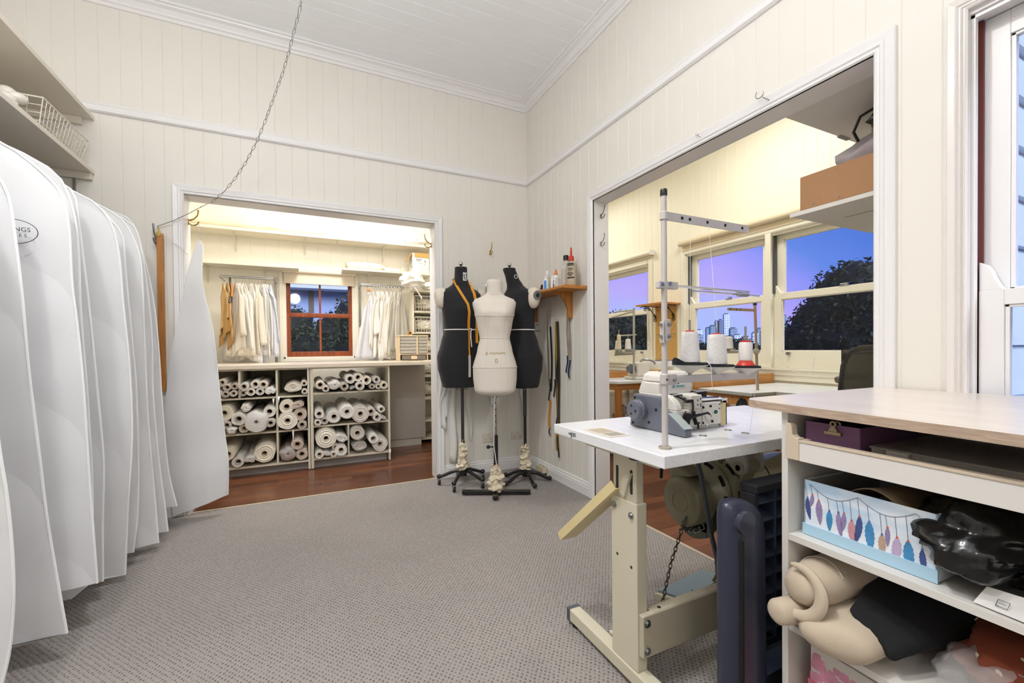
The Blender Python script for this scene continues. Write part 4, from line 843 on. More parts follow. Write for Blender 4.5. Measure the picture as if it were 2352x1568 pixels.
# measuring tape round the left form's neck
tapey = M('orange_tape','#e09a2b',.4,var=.05); tapew = M('white_tape','#dfd8cc',.5,var=.04)
Mt = T_((lx,ly,0),.06)
def ribbon(name, pts, w, m, label, t=None, Mt=Mt, cat='tape measure', tw=None, ticks=True, grp=None):
    if t is None: t = thing(name,label,cat,Mt@V(pts[-1]),grp)
    return t
t = thing('measuring_tape','orange tape measure draped round the neck of the left black dress form','tape measure',Mt@V((0,-.1,1.4)))
S1=[(-.062,1.575),(-.058,1.54),(-.045,1.49),(-.020,1.43),(.006,1.38),(.012,1.32),(.010,1.26),(.012,1.20)]
S2=[(.060,1.565),(.068,1.52),(.074,1.47),(.080,1.40),(.084,1.34),(.086,1.26),(.086,1.18),(.084,1.09)]
def strip(path, w, m, off=.006, nm='tape', tick=True):
    g=G(Mt); vs=[]; n=len(path)
    P=[]
    for i,(x,z) in enumerate(path):
        y=front_y(BL,x,z)-off; P.append(V((x,y,z)))
    for i,p in enumerate(P):
        dd=(P[min(i+1,n-1)]-P[max(i-1,0)]).normalized(); sd=V((-dd.z,0,dd.x)); sd=sd.normalized()*w/2
        vs += [p-sd,p+sd]
    g.add(vs,[(2*i,2*i+1,2*i+3,2*i+2) for i in range(n-1)]); o=obj(nm,g,m,t,solid=.0008)
    if tick:
        g=G(Mt)
        for i in range(n-1):
            for f_ in (.15,.4,.65,.9):
                p=P[i].lerp(P[i+1],f_)+V((0,-.0012,0)); g.box(p.x-w*.42,p.x-w*.05,p.y-.0002,p.y+.0002,p.z-.0012,p.z+.0012)
        obj('tape_marks',g,M('tape_ink','#7a4a12',.6),o)
strip(S1,.020,tapey); strip(S2,.022,tapey)
strip([(.012,1.20),(.012,1.13),(.010,1.06),(.012,1.0)],.011,tapey,.012)
strip([(.012,1.0),(.013,.95),(.014,.90),(.014,.835)],.018,tapew,.010)
g=G(Mt); g.tube([(.0+.066*cos(a),.004+.066*sin(a),1.572+.012*sin(a)) for a in [(.05+.9*k/12)*pi for k in range(13)]],.009,6,flat=.2); obj('neck_loop',g,tapey,t,smooth=True)
# ================================================================ wall shelf with bottles
t = thing('corner_shelf','small pine shelf with curved brackets on the right wall holding bottles','shelf',(1.70,2.88,1.27))
g=G(); g.loft([[(1.794,y,1.459),(1.603,y,1.459),(1.597,y,1.463),(1.597,y,1.477),(1.603,y,1.481),(1.794,y,1.481)] for y in (2.505,3.262)]); obj('board',g,pineY,t)
for y in (2.70,3.235):
    g=G(); cv=[(1.794,1.268),(1.758,1.268)]+[(1.758-.115*(1-cos(k/10*pi/2))-.0, 1.285+.155*sin(k/10*pi/2)) for k in range(11)]+[(1.636,1.459),(1.794,1.459)]
    g.loft([[(x,yy,z) for x,z in cv] for yy in (y-.011,y+.011)]); b_=obj('bracket',g,pineZ,t)
g=G(); g.tube([(1.625,2.88,1.459),(1.625,2.88,1.45)]+[(1.625,2.88-.008+.008*cos(a),1.442-.008*sin(a)) for a in [0,.8,1.6,2.4,3.2]],.0013,5); obj('cup_hook',g,brass,t)
def bottle(label, y, x, prof, m, cap, capm_, lab=None, sx=1.0, sy=1.0, z=1.481, extra=None):
    t = thing('bottle',label,'bottle',(x,y,z),'bottles on the corner shelf'); B_ = Mx.Translation((x,y,z)) @ Mx.Diagonal((sx,sy,1,1))
    g=G(B_); g.lathe([(0,.0005)]+prof,24); obj('body',g,m,t,smooth=True)
    g=G(Mx.Translation((x,y,z))); g.lathe(cap,20); obj('cap',g,capm_,t,smooth=True)
    if lab:
        (z0,z1,r,a0,a1,lm,marks)=lab; g=G(B_); g.grid(lambda u,v:(r*cos(a0+(a1-a0)*u),r*sin(a0+(a1-a0)*u),z0+(z1-z0)*v),8,1); o=obj('label',g,lm,t)
        if marks:
            g=G(B_)
            for (u0,u1,v,h) in marks:
                g.grid(lambda u,w:((r+.0006)*cos(a0+(a1-a0)*(u0+(u1-u0)*u)),(r+.0006)*sin(a0+(a1-a0)*(u0+(u1-u0)*u)),z0+(z1-z0)*v+h*w),4,1)
            obj('label_printing',g,ink,o)
    return t
tanb = M('tan_bottle','#cdbda6',.35,var=.02,trans=.25); clr = film('clear_bottle','#d5d3cf',.5,.1,0); whb = M('white_bottle','#e6e4e1',.35,var=.02)
lf=2.75; 
mk=[(.05,.85,.93,.010),(.05,.90,.86,.007),(.1,.75,.72,.004),(.08,.8,.66,.004),(.15,.75,.60,.004),(.1,.6,.50,.004),(.05,.8,.44,.004),(.05,.85,.39,.004),(.1,.7,.34,.004),(.25,.65,.29,.004),(.0,.95,.16,.010)]
bottle('large tan squeeze bottle with a red spout cap on the corner shelf',2.565,1.70,[(.041,0),(.044,.006),(.044,.13),(.040,.158),(.024,.172),(.016,.176)],tanb,[(.0205,.174),(.0205,.206),(.016,.211),(.009,.213),(.006,.27),(.004,.272)],redp,(.03,.155,.0446,3.2,4.6,tanb,mk),sx=.8,sy=1.05)
bottle('tall clear bottle with a black cap behind the tan bottle',2.655,1.715,[(.036,0),(.037,.13),(.033,.15),(.016,.178),(.015,.20)],clr,[(.020,.20),(.020,.232),(.016,.236)],blackp,(.04,.135,.0375,3.0,4.2,M('grey_label','#b9b4ab',.5),None),sy=.9)
bottle('white glue bottle with an orange tip',2.755,1.69,[(.021,0),(.023,.004),(.023,.09),(.018,.105),(.012,.108)],whb,[(.013,.106),(.013,.118),(.009,.121),(.0075,.145),(.003,.150)],M('orange_tip','#e0762a',.35),(.015,.085,.0235,3.0,4.6,whb,[(.05,.35,.0,.02),(.1,.3,.3,.012),(.1,.3,.55,.012)]))
bottle('small round white bottle left of the glue bottle',2.815,1.70,[(.018,0),(.019,.07),(.014,.09),(.009,.095)],whb,[(.010,.093),(.010,.110),(.007,.113)],whp)
bottle('white bottle with a blue label on the corner shelf',2.86,1.665,[(.022,0),(.023,.075),(.018,.09),(.011,.094)],whb,[(.012,.092),(.012,.113),(.009,.115)],whp,(.008,.078,.0236,3.55,4.35,M('blue_label','#3b86d0',.4),None))
bottle('taller cloudy white bottle at the left of the bottle row',2.90,1.70,[(.024,0),(.025,.10),(.019,.125),(.010,.132)],M('cloudy_bottle','#d9d5cf',.35,trans=.2),[(.012,.130),(.012,.160),(.009,.163)],whp,(.03,.10,.0255,3.2,4.4,M('pale_label','#cfc6bd',.5),[(.2,.3,.1,.05),(.5,.6,.1,.05)]))
bottle('small clear bottle between the glue and the tan bottle',2.695,1.665,[(.016,0),(.017,.06),(.012,.075),(.008,.08)],clr,[(.009,.078),(.009,.094),(.006,.096)],whp)
t = thing('polish_bottle','small squat bottle with a black and red top at the left end of the shelf','bottle',(1.70,2.975,1.481))
g=G(); g.lathe([(.018,0),(.019,.02),(.014,.028)],18,Mx.Translation((1.70,2.975,1.4815))); obj('body',g,M('pink_glass','#d8c0bd',.3),t,smooth=True)
g=G(); g.tube([(1.70,2.985,1.515),(1.69,2.95,1.530)],[.012,.018],14); obj('cap',g,blackp,t,smooth=True)
g=G(); g.tube([(1.70,2.988,1.512),(1.699,2.983,1.517)],.0165,14); obj('red_band',g,redp,t,smooth=True)
# ================================================================ things hung on the right wall
nailm = steel
def hung(label, name, y, segs, cat, grp=None, w=.02, x=1.787, loop=True):
    """segs: list of (z0,z1,width,dy,material)"""
    t = thing(name,label,cat,(x,y,segs[-1][1]),grp)
    g=G(); g.tube([(1.795,y,segs[0][0]+.012),(x-.012,y,segs[0][0]+.014),(x-.016,y,segs[0][0]+.022)],.0016,5); obj('nail',g,nailm,t)
    for i,(z0,z1,ww,dy,m,nm) in enumerate(segs):
        ww*=1.35; dy*=1.3
        def P(u,v): 
            z=z0+(z1-z0)*v; return (x-.002*i-.003*sin(v*5+i)-.002*(u-.5), y+dy+(u-.5)*ww+.006*sin(v*4+i*1.3), z)
        g=G(); g.grid(P,3,20); o=obj(nm,g,m,t,solid=.0014)
        if nm in('tape','marked_tape'):
            g=G(); nk=int(abs(z0-z1)/.012)
            for k in range(nk):
                v=(k+.5)/nk; p=P(.5,v); g.box(p[0]-.0016,p[0]-.0008,p[1]-ww*.42,p[1]-ww*.02,p[2]-.0015,p[2]+.0015)
            obj('tape_marks',g,M('mark_ink','#5a4b3c',.6) if nm=='tape' else M('mark_pale','#a9a293',.6),o)
    return t
brt=M('brown_tape','#8a7560',.5,var=.1); bkt=M('black_tape','#1c1c1e',.5,var=.1); ylt=M('old_yellow_tape','#b58d22',.5,var=.15)
hung('pale brown tape measure with an orange tail hung on the right wall below the shelf','hanging_tape',3.017,[(1.332,.77,.020,.012,brt,'back_strand'),(1.33,.80,.022,-.004,tapew,'tape'),(1.22,.70,.014,-.02,bkt,'dark_strand'),(.77,.62,.010,.0,bkt,'dark_strand'),(.63,.40,.019,.0,tapey,'tape'),(.40,.34,.010,-.003,bkt,'dark_end')],'tape measure')
hung('bundle of black and yellow tape measures hung on the right wall behind the table corner','hanging_tape',2.893,[(1.255,.45,.030,.008,bkt,'dark_strand'),(1.25,.42,.018,.010,ylt,'tape'),(1.25,.50,.020,-.008,bkt,'marked_tape'),(.80,.66,.010,.035,bkt,'dark_strand'),(.52,.24,.024,.004,ylt,'tape'),(.50,.40,.022,-.003,bkt,'marked_tape'),(.36,.19,.012,-.008,bkt,'dark_end')],'tape measure')
hung('pair of pale ribbons with dark blue ends hung on the right wall below the shelf','neck_ribbon',2.736,[(1.32,.98,.009,.014,M('taupe_cord','#a09085',.7),'cord'),(1.31,.95,.010,-.012,M('taupe_cord','#a09085'),'cord'),(1.315,.98,.008,.0,M('taupe_cord','#a09085'),'cord'),(.99,.86,.010,.016,M('navy_end','#1d2f52',.5),'end'),(.96,.82,.011,-.012,M('navy_end','#1d2f52'),'end')],'ribbon')
g=G(); g.tube([(1.793,3.19,1.19),(1.76,3.19,1.19),(1.755,3.20,1.20),(1.76,3.205,1.225)]+[(1.765,3.19+.016*cos(a),1.235+.016*sin(a)) for a in [0,.7,1.4,2.1,2.8,3.5]],.0018,6); g.tube([(1.793,3.175,1.192),(1.755,3.18,1.190),(1.75,3.215,1.188)],.0018,6); one('wire_hook',g,M('dark_wire','#4b443c',.4,.8),'bent dark wire hook on the right wall beside the turned dress form','hook',smooth=True)
# wall outlets
def outlet(label, x, z):
    t = thing('power_outlet',label,'outlet',(x,3.40,z),'wall outlets')
    g=G(); g.box(x-.055,x+.055,3.391,3.3995,z-.036,z+.036); obj('plate',g,M('outlet_plate','#d8d1c4',.4),t,bev=.003)
    for dx in (-.028,.028):
        g=G(); g.box(x+dx-.006,x+dx+.006,3.387,3.392,z+.010,z+.024); obj('switch',g,whp,t,bev=.001)
        g=G(); 
        for k,(a,b) in enumerate(((-.007,0),(.007,0),(0,-.012))): g.box(x+dx+a-.0012,x+dx+a+.0012,3.3900,3.3912,z-.008+b-.004,z-.008+b+.004)
        obj('socket_slots',g,darkrub,t)
outlet('left wall outlet low on the back wall behind the dress forms',1.400,.290); outlet('right wall outlet low on the back wall behind the dress forms',1.672,.282)
for y,l in ((3.145,'far'),(3.075,'near')):
    t=thing('plug_adaptor','small cream box against the right baseboard, the %s one of the pair'%l,'plug',(1.752,y,.02))
    g=G(); g.box(1.735,1.776,y-.022,y+.022,.024,.072); obj('body',g,M('aged_plastic','#cfc5a8',.5),t,bev=.004)
    g=G(); g.tube([(1.755,y,.071),(1.755,y,.0735)],.007,10); obj('screw_hole',g,darkrub,t)
    g=G(); g.box(1.774,1.778,y-.006,y+.006,.0,.05); obj('back_plate',g,blackp,t)
# strips of white fabric hanging on the back wall behind the forms
def fstrip(label, x, z0, z1, w0, w1, sl, seed):
    rr=random.Random(seed); p=rr.random()*6
    g=G(); g.grid(lambda u,v:(x+sl*v+(u-.5)*(w0+(w1-w0)*v)+.008*sin(v*9+p), 3.385-.012-.010*sin(u*5+v*4+p), z0+(z1-z0)*v-.03*u*v),5,14)
    one('fabric_strip',g,gw[0],label,'fabric strip','fabric strips behind the dress forms',solid=.002,smooth=80)
for i,a in enumerate((('long narrow white fabric strip beside the left doorway casing',1.00,1.05,.42,.05,.04,-.01),('wide white fabric strip behind the pole of the left dress form',1.06,.85,.14,.07,.06,.02),('short white fabric strip behind the hip of the left dress form',1.025,.78,.52,.06,.05,-.03),('pointed white fabric strip right of the left dress form pole',1.20,.76,.30,.06,.01,.04),('small white triangular scrap below the cream dress form',1.40,.72,.58,.075,.01,.03),('narrow white fabric strip right of the turned dress form pole',1.72,.74,.30,.05,.02,.02))):
    fstrip(*a,i)
# ================================================================ right room
blind('cream roller blind above the single far window of the right room', mX(XW), 3.79, 4.98, 2.135, .030, .05, M('blind_ivory','#e6ddc6',.6,var=.02), None, .045)
blind('cream roller blind above the double window of the right room', mX(XW), 1.30, 3.37, 2.135, .030, .075, M('blind_tan','#dccdae',.6,var=.02), None, .045)
for y,l in ((3.90,'single far window'),): 
    g=G(); g.tube([(XW-.02,y-.015,2.1),(XW-.03,y-.02,1.3),(XW-.035,y-.035,1.12),(XW-.03,y-.045,1.12),(XW-.02,y-.035,1.3),(XW-.02,y-.02,1.5)],.002,5); g.ball((XW-.03,y-.04,1.075),.006,n=6,m=4)
    one('blind_cord',g,M('grey_cord2','#b5ac95',.7),'thin looped blind cord at the right side of the '+l,'cord')
# cork board and shelf between the windows
corkm = M('cork','#c59a55',.85,var=.22,vs=70,bump=.5,bs=150)
t = thing('cork_board','tall cork board of two panels on the wall between the windows','board',(XW,3.61,.87))
for z0,z1 in ((.882,1.185),(1.187,1.495)): g=G(); g.box(XW-.014,XW-.001,3.455,3.765,z0,z1); obj('cork_panel',g,corkm,t,bev=.004)
g=G()
for a,b in (((3.75,.90),(3.46,1.23)),((3.76,.99),(3.45,1.33)),((3.74,.895),(3.60,.97))): g.tube([(XW-.017,a[0],a[1]),(XW-.020,b[0],b[1])],.0014,4)
obj('string',g,cordw,t)
g=G(); g.tube([(XW-.014,3.72,1.46),(XW-.026,3.72,1.46)],.006,8); obj('pin',g,redp,t)
t = thing('scroll_shelf','small pine shelf on black iron scroll brackets above the cork board','shelf',(XW-.13,3.6,1.37))
g=G(); g.box(XW-.27,XW-.001,3.40,3.80,1.503,1.521); obj('board',g,pineY,t,bev=.002)
iron=M('wrought_iron','#151414',.5,.4,var=.05)
def spiral(o, r, a0, turns, sg): return [(o[0]+ (r*(1-k/18*.75))*cos(a0+sg*turns*2*pi*k/18), o[1], o[2]+(r*(1-k/18*.75))*sin(a0+sg*turns*2*pi*k/18)) for k in range(19)]
for y in (3.745,3.475):
    g=G(); x=XW-.004; g.box(x-.004,x,y-.008,y+.008,1.33,1.503); g.box(x-.21,x,y-.008,y+.008,1.499,1.503)
    g.tube([(x-.005,y,1.36),(x-.05,y,1.42),(x-.10,y,1.47),(x-.16,y,1.497)],.005,6)
    for o,r in (((x-.175,y,1.472),.024),((x-.115,y,1.475),.024),((x-.030,y,1.395),.022),((x-.028,y,1.350),.022)): g.tube(spiral(o,r,pi/2,1.2,1),.0045,6)
    obj('scroll_bracket',g,iron,t,smooth=True)
# tables under the windows
tabw = M('table_white','#e3e5e0',.35,var=.02); pinX = wood('pine_x2','#cf9450','#b0743a',0,1,.45); edgeg = M('grey_edge','#a9a89f',.5)
t = thing('sewing_table','pale notched work table with a pine end board under the double window','table',(3.1,1.9,-.006))
g=G(); g.prism([(2.68,2.33),(2.68,1.90),(2.86,1.88),(2.905,1.88),(2.905,1.15),(3.62,1.15),(3.62,2.33)],.712,.735); obj('tabletop',g,tabw,t,bev=.002)
g=G(); g.prism([(2.677,2.333),(2.677,1.897),(2.86,1.877),(2.902,1.877),(2.902,1.147),(2.91,1.147),(2.91,1.88),(2.69,1.905),(2.69,2.333)],.7125,.7335); obj('edge_strip',g,edgeg,t)
g=G(); g.loft([[(x,y,z) for y,z in ((2.345,.70),(2.372,.70),(2.372,.806),(2.345,.806))] for x in (2.64,2.66)]+[[(x,y,z) for y,z in ((2.345,.70),(2.372,.70),(2.372,.816),(2.345,.816))] for x in (2.68,3.60)]); obj('end_board',g,pinX,t,bev=.004)
g=G(); g.box(2.72,3.6,1.93,2.32,.64,.711); obj('apron',g,pinX,t,bev=.002)
for x,y in ((2.72,2.30),(2.72,1.96),(3.55,2.30),(3.55,1.2)): g=G(); g.box(x-.022,x+.022,y-.022,y+.022,-.006,.64); obj('leg',g,pineZ,t,bev=.002)
g=G(); g.box(2.89,2.935,1.60,1.86,.660,.711); obj('bearer',g,pinX,t,bev=.002)
t = thing('sewing_table','pale work table with pine legs under the single far window','table',(3.0,3.35,-.006))
g=G(); g.prism([(2.53,3.20),(2.56,3.12),(2.66,3.10),(2.95,3.10),(2.95,2.75),(3.62,2.75),(3.62,3.53),(2.53,3.53)],.712,.735); obj('tabletop',g,tabw,t,bev=.002)
g=G(); g.box(2.60,3.60,3.535,3.56,.70,.800); obj('end_board',g,pinX,t,bev=.004)
g=G(); g.box(2.58,3.6,3.14,3.52,.65,.711); obj('apron',g,pinX,t,bev=.002)
for x,y in ((2.60,3.16),(2.60,3.50),(3.55,3.5),(3.55,2.8)): g=G(); g.box(x-.024,x+.024,y-.024,y+.024,-.006,.65); obj('leg',g,pineZ,t,bev=.002)
g=G(); g.box(2.87,2.94,2.98,3.10,.665,.73); obj('bearer',g,pinX,t,bev=.002)
g=G(); g.box(2.45,3.60,3.60,4.2,.71,.745); 
for x,y in ((2.5,3.65),(2.5,4.15),(3.55,3.65),(3.55,4.15)): g.box(x-.02,x+.02,y-.02,y+.02,-.006,.71)
one('back_table',g,tabw,'pale table behind the pine end board at the far left of the right room','table',bev=.003)
g=G(); g.loft([[(x,y,z) for x,y in ((2.62,3.75),(2.95,3.75),(2.95,3.95),(2.62,3.95))] for z in (.746,)]+[[(x,y,.80) for x,y in ((2.66,3.78),(2.85,3.78),(2.85,3.92),(2.66,3.92))]]); one('beige_case',g,M('beige_cover','#c9bd96',.6),'low beige sloping case on the table behind the pine end board','case',bev=.006)
# white sewing machine, far table
mw = M('machine_white','#e4ded2',.4,var=.03); mgrey = M('machine_grey','#6f7280',.4,var=.06)
t = thing('sewing_machine','white sewing machine on the far pine-legged table','sewing machine',(3.05,3.25,.735))
g=G(); g.box(2.83,3.45,3.18,3.36,.736,.765); g.box(2.87,3.02,3.20,3.35,.765,.90); g.box(3.02,3.42,3.22,3.33,.845,.90); g.box(3.36,3.45,3.21,3.34,.80,.90); obj('body',g,mw,t,bev=.012)
g=G(); g.tube([(2.87,3.27,.835),(2.845,3.27,.835)],.045,18); g.tube([(2.845,3.27,.835),(2.815,3.27,.835)],.035,18); obj('handwheel',g,mgrey,t,smooth=True)
g=G()
for k in range(5): g.tube([(2.869,3.22+.02*k,.80+.02*k),(2.868,3.23+.025*k,.88)],.0016,4)
obj('thread_mess',g,M('dark_thread','#4b3f44',.7),t)
g=G(); g.tube([(2.95,3.26,.90),(2.96,3.24,.925),(3.0,3.2,.925),(3.05,3.18,.905),(3.06,3.17,.88)],.010,8); g.tube([(3.06,3.17,.915),(3.40,3.16,.915)],.006,8); obj('top_arm',g,steel,t,smooth=True)
# thread stands in the right room
conew = cloth('cone_thread','#e9e6e0',0,.5,90,.02); conec = cloth('cone_cream','#e2d6b2',0,.5,90,.03); standm = M('stand_metal','#b8b4a4',.4,.3,var=.04)
def cone(t, x, y, z, r0, r1, h, m, base=None, hole=True):
    g=G(Mx.Translation((x,y,z))); pr_=[(r0*.5,0),(r0,.0)]+[(r0+(r1-r0)*(k/14)+(.0006 if k%2 else 0), h*k/14) for k in range(15)]+[(r1*.85,h+.004),(r1*.4,h+.005)]
    g.lathe(pr_,24); o=obj('thread_cone',g,m,t,smooth=50); return o
t = thing('thread_stand','thread stand with cones in front of the single far window','thread stand',(2.82,3.2,.735))
g=G(); g.tube([(2.82,3.20,.736),(2.825,3.20,1.42)],.0105,10); obj('pole',g,standm,t,smooth=True)
g=G(); g.tube([(2.825,3.2,1.40),(2.62,3.2,1.378)],.008,6,flat=.6); g.tube([(2.825,3.2,1.385),(2.60,3.24,1.33)],.008,6,flat=.6); obj('thread_guide',g,standm,t)
g=G(); g.tube([(2.85,3.2,1.165),(2.64,3.2,1.155)],.006,6); g.tube([(2.84,3.2,1.01),(2.60,3.2,.995)],.011,6,flat=.5); g.tube([(2.84,3.2,.985),(2.64,3.26,.975)],.009,6,flat=.5); obj('cross_arm',g,standm,t)
for x,y,m,h,r in ((2.635,3.19,conec,.13,.022),(2.675,3.25,conew,.075,.03),(2.76,3.21,conew,.09,.03)):
    g=G(); g.lathe([(.004,1.0),(.05,1.028),(.052,1.030),(.01,1.02)],20,Mx.Translation((x,y,.0))); g.tube([(x,y,1.02),(x,y,1.03+h+.05)],.003,6); obj('spool_plate',g,standm,t,smooth=True); cone(t,x,y,1.031,r,r*.75,h,m)
t = thing('thread_stand','thread stand with one white cone in front of the double window','thread stand',(2.87,2.0,.735))
g=G(); g.tube([(2.885,2.0,.736),(2.858,2.0,1.345)],.0095,10); obj('pole',g,M('brownish_stand','#a8937a',.4,.3),t,smooth=True)
g=G(); g.tube([(2.858,2.0,1.335),(2.858,2.0,1.350)],.013,10); obj('pole_cap',g,blackp,t)
g=G(); g.box(2.58,2.86,1.995,2.005,1.29,1.308); obj('thread_guide',g,M('brownish_stand','#a8937a'),t)
g=G(); 
for x in (2.60,2.66,2.70): g.tube([(x,1.9935,1.299),(x,1.9945,1.299)],.005,8)
obj('guide_hole',g,darkrub,t)
g=G(); g.box(2.56,2.90,1.99,2.01,1.0,1.018); g.tube([(2.872,2.0,.99),(2.871,2.0,1.03)],.016,10); obj('cross_arm',g,standm,t)
g=G(); g.lathe([(.004,1.018),(.045,1.03),(.047,1.032),(.01,1.025)],20,Mx.Translation((2.585,2.0,0))); obj('spool_plate',g,standm,t,smooth=True)
cone(t,2.585,2.0,1.034,.030,.024,.075,conew)
g=G(); g.tube([(2.93,1.9,1.0),(2.96,1.85,.92),(3.0,1.80,.86),(3.06,1.76,.85),(3.08,1.74,.90),(3.06,1.72,.97)],.0018,5); one('loose_thread',g,cordw,'loose white thread loop hanging above the notched work table','thread')
# clear storage boxes under the far table
cb = film('clear_box','#c9c4bd',.35,.2,0)
for i,(y0,y1,z0,z1,l) in enumerate(((3.18,3.50,.30,.58,'upper clear storage box of small things under the far table'),(3.16,3.50,.0,.28,'lower storage box with a dark base under the far table'))):
    t = thing('storage_box',l,'storage box',(2.95,(y0+y1)/2,z0-.006))
    g=G(); g.box(2.70,3.25,y0,y1,z0-.004,z1); obj('tub',g,cb if i==0 else M('grey_tub','#8b8a86',.5),t,bev=.01)
    g=G(); g.box(2.685,3.265,y0-.012,y1+.012,z1,z1+.018); obj('lid',g,cb if i==0 else M('tub_lid','#a9a8a4',.5),t,bev=.006)
    if i==0:
        g=G()
        for k in range(26): g.ball((2.74+.46*R_.random(), y0+.04+(y1-y0-.08)*R_.random(), z0+.03+.16*R_.random()), .022,n=8,m=5)
        obj('contents',g,M('mixed_notions','#8a5a4a',.5,var=.6,vs=15),t,smooth=True,kind='stuff')
# hanging shelves at the near end of the right room
t = thing('high_shelf','wide white shelf board level with the head of the right doorway','shelf',(2.27,.93,2.05))
g=G(); g.box(1.920,2.66,.70,1.20,2.052,2.075); obj('board',g,M('shelf_underside','#d5d1ca',.5,var=.02),t,bev=.001)
g=G(); g.box(2.32,2.40,1.185,1.202,2.046,2.052); obj('edge_bracket',g,steel,t)
t = thing('hanging_shelf','white shelf with a brown board lip, under the high shelf in the right room','shelf',(2.3,.93,1.64))
g=G(); g.box(2.0,2.66,.70,1.222,1.630,1.646); obj('board',g,M('shelf_underside','#d5d1ca'),t,bev=.001)
g=G(); g.box(1.9995,2.018,.70,1.185,1.6465,1.797); lp=obj('board_lip',g,M('brown_hardboard','#a87c55',.6,var=.06,vs=60),t,bev=.004)
g=G()
for y in (1.13,1.03): g.tube([(1.9995,y,1.665),(1.997,y,1.665)],.004,8)
obj('screw',g,steel,lp)
g=G(); g.box(1.992,1.9995,.70,1.225,1.628,1.6455); obj('edge_strip',g,whlam,t)
g=G(); g.box(2.22,2.224,.7,1.12,1.6285,1.6305); obj('seam',g,M('seam_grey','#8d8a85',.6),t)
g=G(); lump(g,(2.28,.92,1.83),.22,.20,.115,12,.3,2.6,26,16,flat=1.648); one('fabric_bag',g,cloth('grey_bag','#9d9295',0,.4,60),'slumped grey fabric bag on the hanging shelf behind the brown lip','bag',smooth=80)
t = thing('black_bag','black bag with a cord handle on top of the grey bag near the doorway head','bag',(2.24,.86,1.9))
g=G(); lump(g,(2.26,.86,1.985),.19,.16,.062,5,.35,2.8,24,16); obj('body',g,M('black_bag_skin','#121213',.35,var=.1,bump=.5,bs=30),t,smooth=80)
g=G(); g.tube([(2.14,1.02,1.90),(2.11,1.03,1.95),(2.10,1.00,2.0),(2.12,.94,2.025),(2.16,.90,2.02)],.006,8); obj('cord_handle',g,blackp,t,smooth=True)
g=G(); lump(g,(2.12,1.13,1.79),.05,.035,.03,8,.3,3,14,10); one('small_purse',g,M('purple_grey','#6c6270',.4,.1),'small dark purse peeping over the left end of the brown board lip','purse',smooth=80)
g=G(); g.tube([(1.97,.86,2.052),(1.97,.86,2.02)]+[(1.97,.86-.018+.018*cos(a),2.002-.018*sin(a)) for a in [.0,.6,1.2,1.8,2.4,3.0,3.6,4.2]],.0025,6); one('cup_hook',g,steel,'metal cup hook under the high shelf at the right jamb','hook',smooth=True)
# office chair
t = thing('office_chair','black mesh-backed office chair behind the long foreground benchtop','chair',(2.75,1.2,-.006))
chm=M('chair_plastic','#1c1d1f',.45,var=.03)
g=G()
fr=[]
for k in range(25):
    a=2*pi*k/24; c,s=cos(a),sin(a); fr.append((2.70+.235*math.copysign(abs(c)**.45,c)+ .03*(s), 1.26-.02*s, .83+.205*math.copysign(abs(s)**.45,s)))
g.tube(fr,.016,8,False,flat=.7); obj('back_frame',g,chm,t,smooth=True)
mesh_m = film('chair_mesh','#1b1c1f',.85,.7,0); 
g=G(); g.grid(lambda u,v:(2.70-.225+.45*u, 1.262+.015*cos(pi*(u-.5)),.635+.39*v),12,10); obj('mesh_back',g,mesh_m,t,solid=.002,smooth=True)
g=G(); g.tube([(2.62,1.29,.66),(2.70,1.29,.74),(2.78,1.29,.66)],.014,8); g.tube([(2.70,1.28,.70),(2.70,1.28,.44)],.022,8); obj('back_support',g,chm,t,smooth=True)
g=G(); g.loft([[(2.70+.23*k*cos(a),1.02+.22*k*sin(a),z) for a in [2*pi*j/24 for j in range(24)]] for z,k in ((.42,.9),(.44,1),(.48,1),(.50,.9))]); obj('seat',g,M('chair_fabric','#1b1b1d',.9),t,smooth=True)
g=G(); g.tube([(2.70,1.02,.42),(2.70,1.02,.09)],.025,12); obj('gas_lift',g,chm,t,smooth=True)
for k in range(5):
    a=2*pi*k/5+.3; g=G(); g.tube([(2.70,1.02,.10),(2.70+.27*cos(a),1.02+.27*sin(a),.065)],[.024,.014],8); lg=obj('base_arm',g,chm,t,smooth=True)
    g=G(); g.tube([(2.70+.27*cos(a)-.012,1.02+.27*sin(a),.026),(2.70+.27*cos(a)+.012,1.02+.27*sin(a),.026)],.026,14); obj('caster_wheel',g,darkrub,lg,smooth=True)
g=G(); g.tube([(2.80,1.45,.845),(2.88,1.42,.86),(2.97,1.40,.855)],[.02,.03,.018],10); one('chrome_part',g,chrome,'shiny chrome machine part seen through the chair mesh','machine part',smooth=True)
g=G(); lump(g,(2.80,1.98,.58),.16,.09,.10,3,.4,3,18,12); one('dark_cloth',g,M('dark_cloth','#1a1b1f',.8),'dark cloth bundle hanging under the notched work table','cloth',smooth=80)
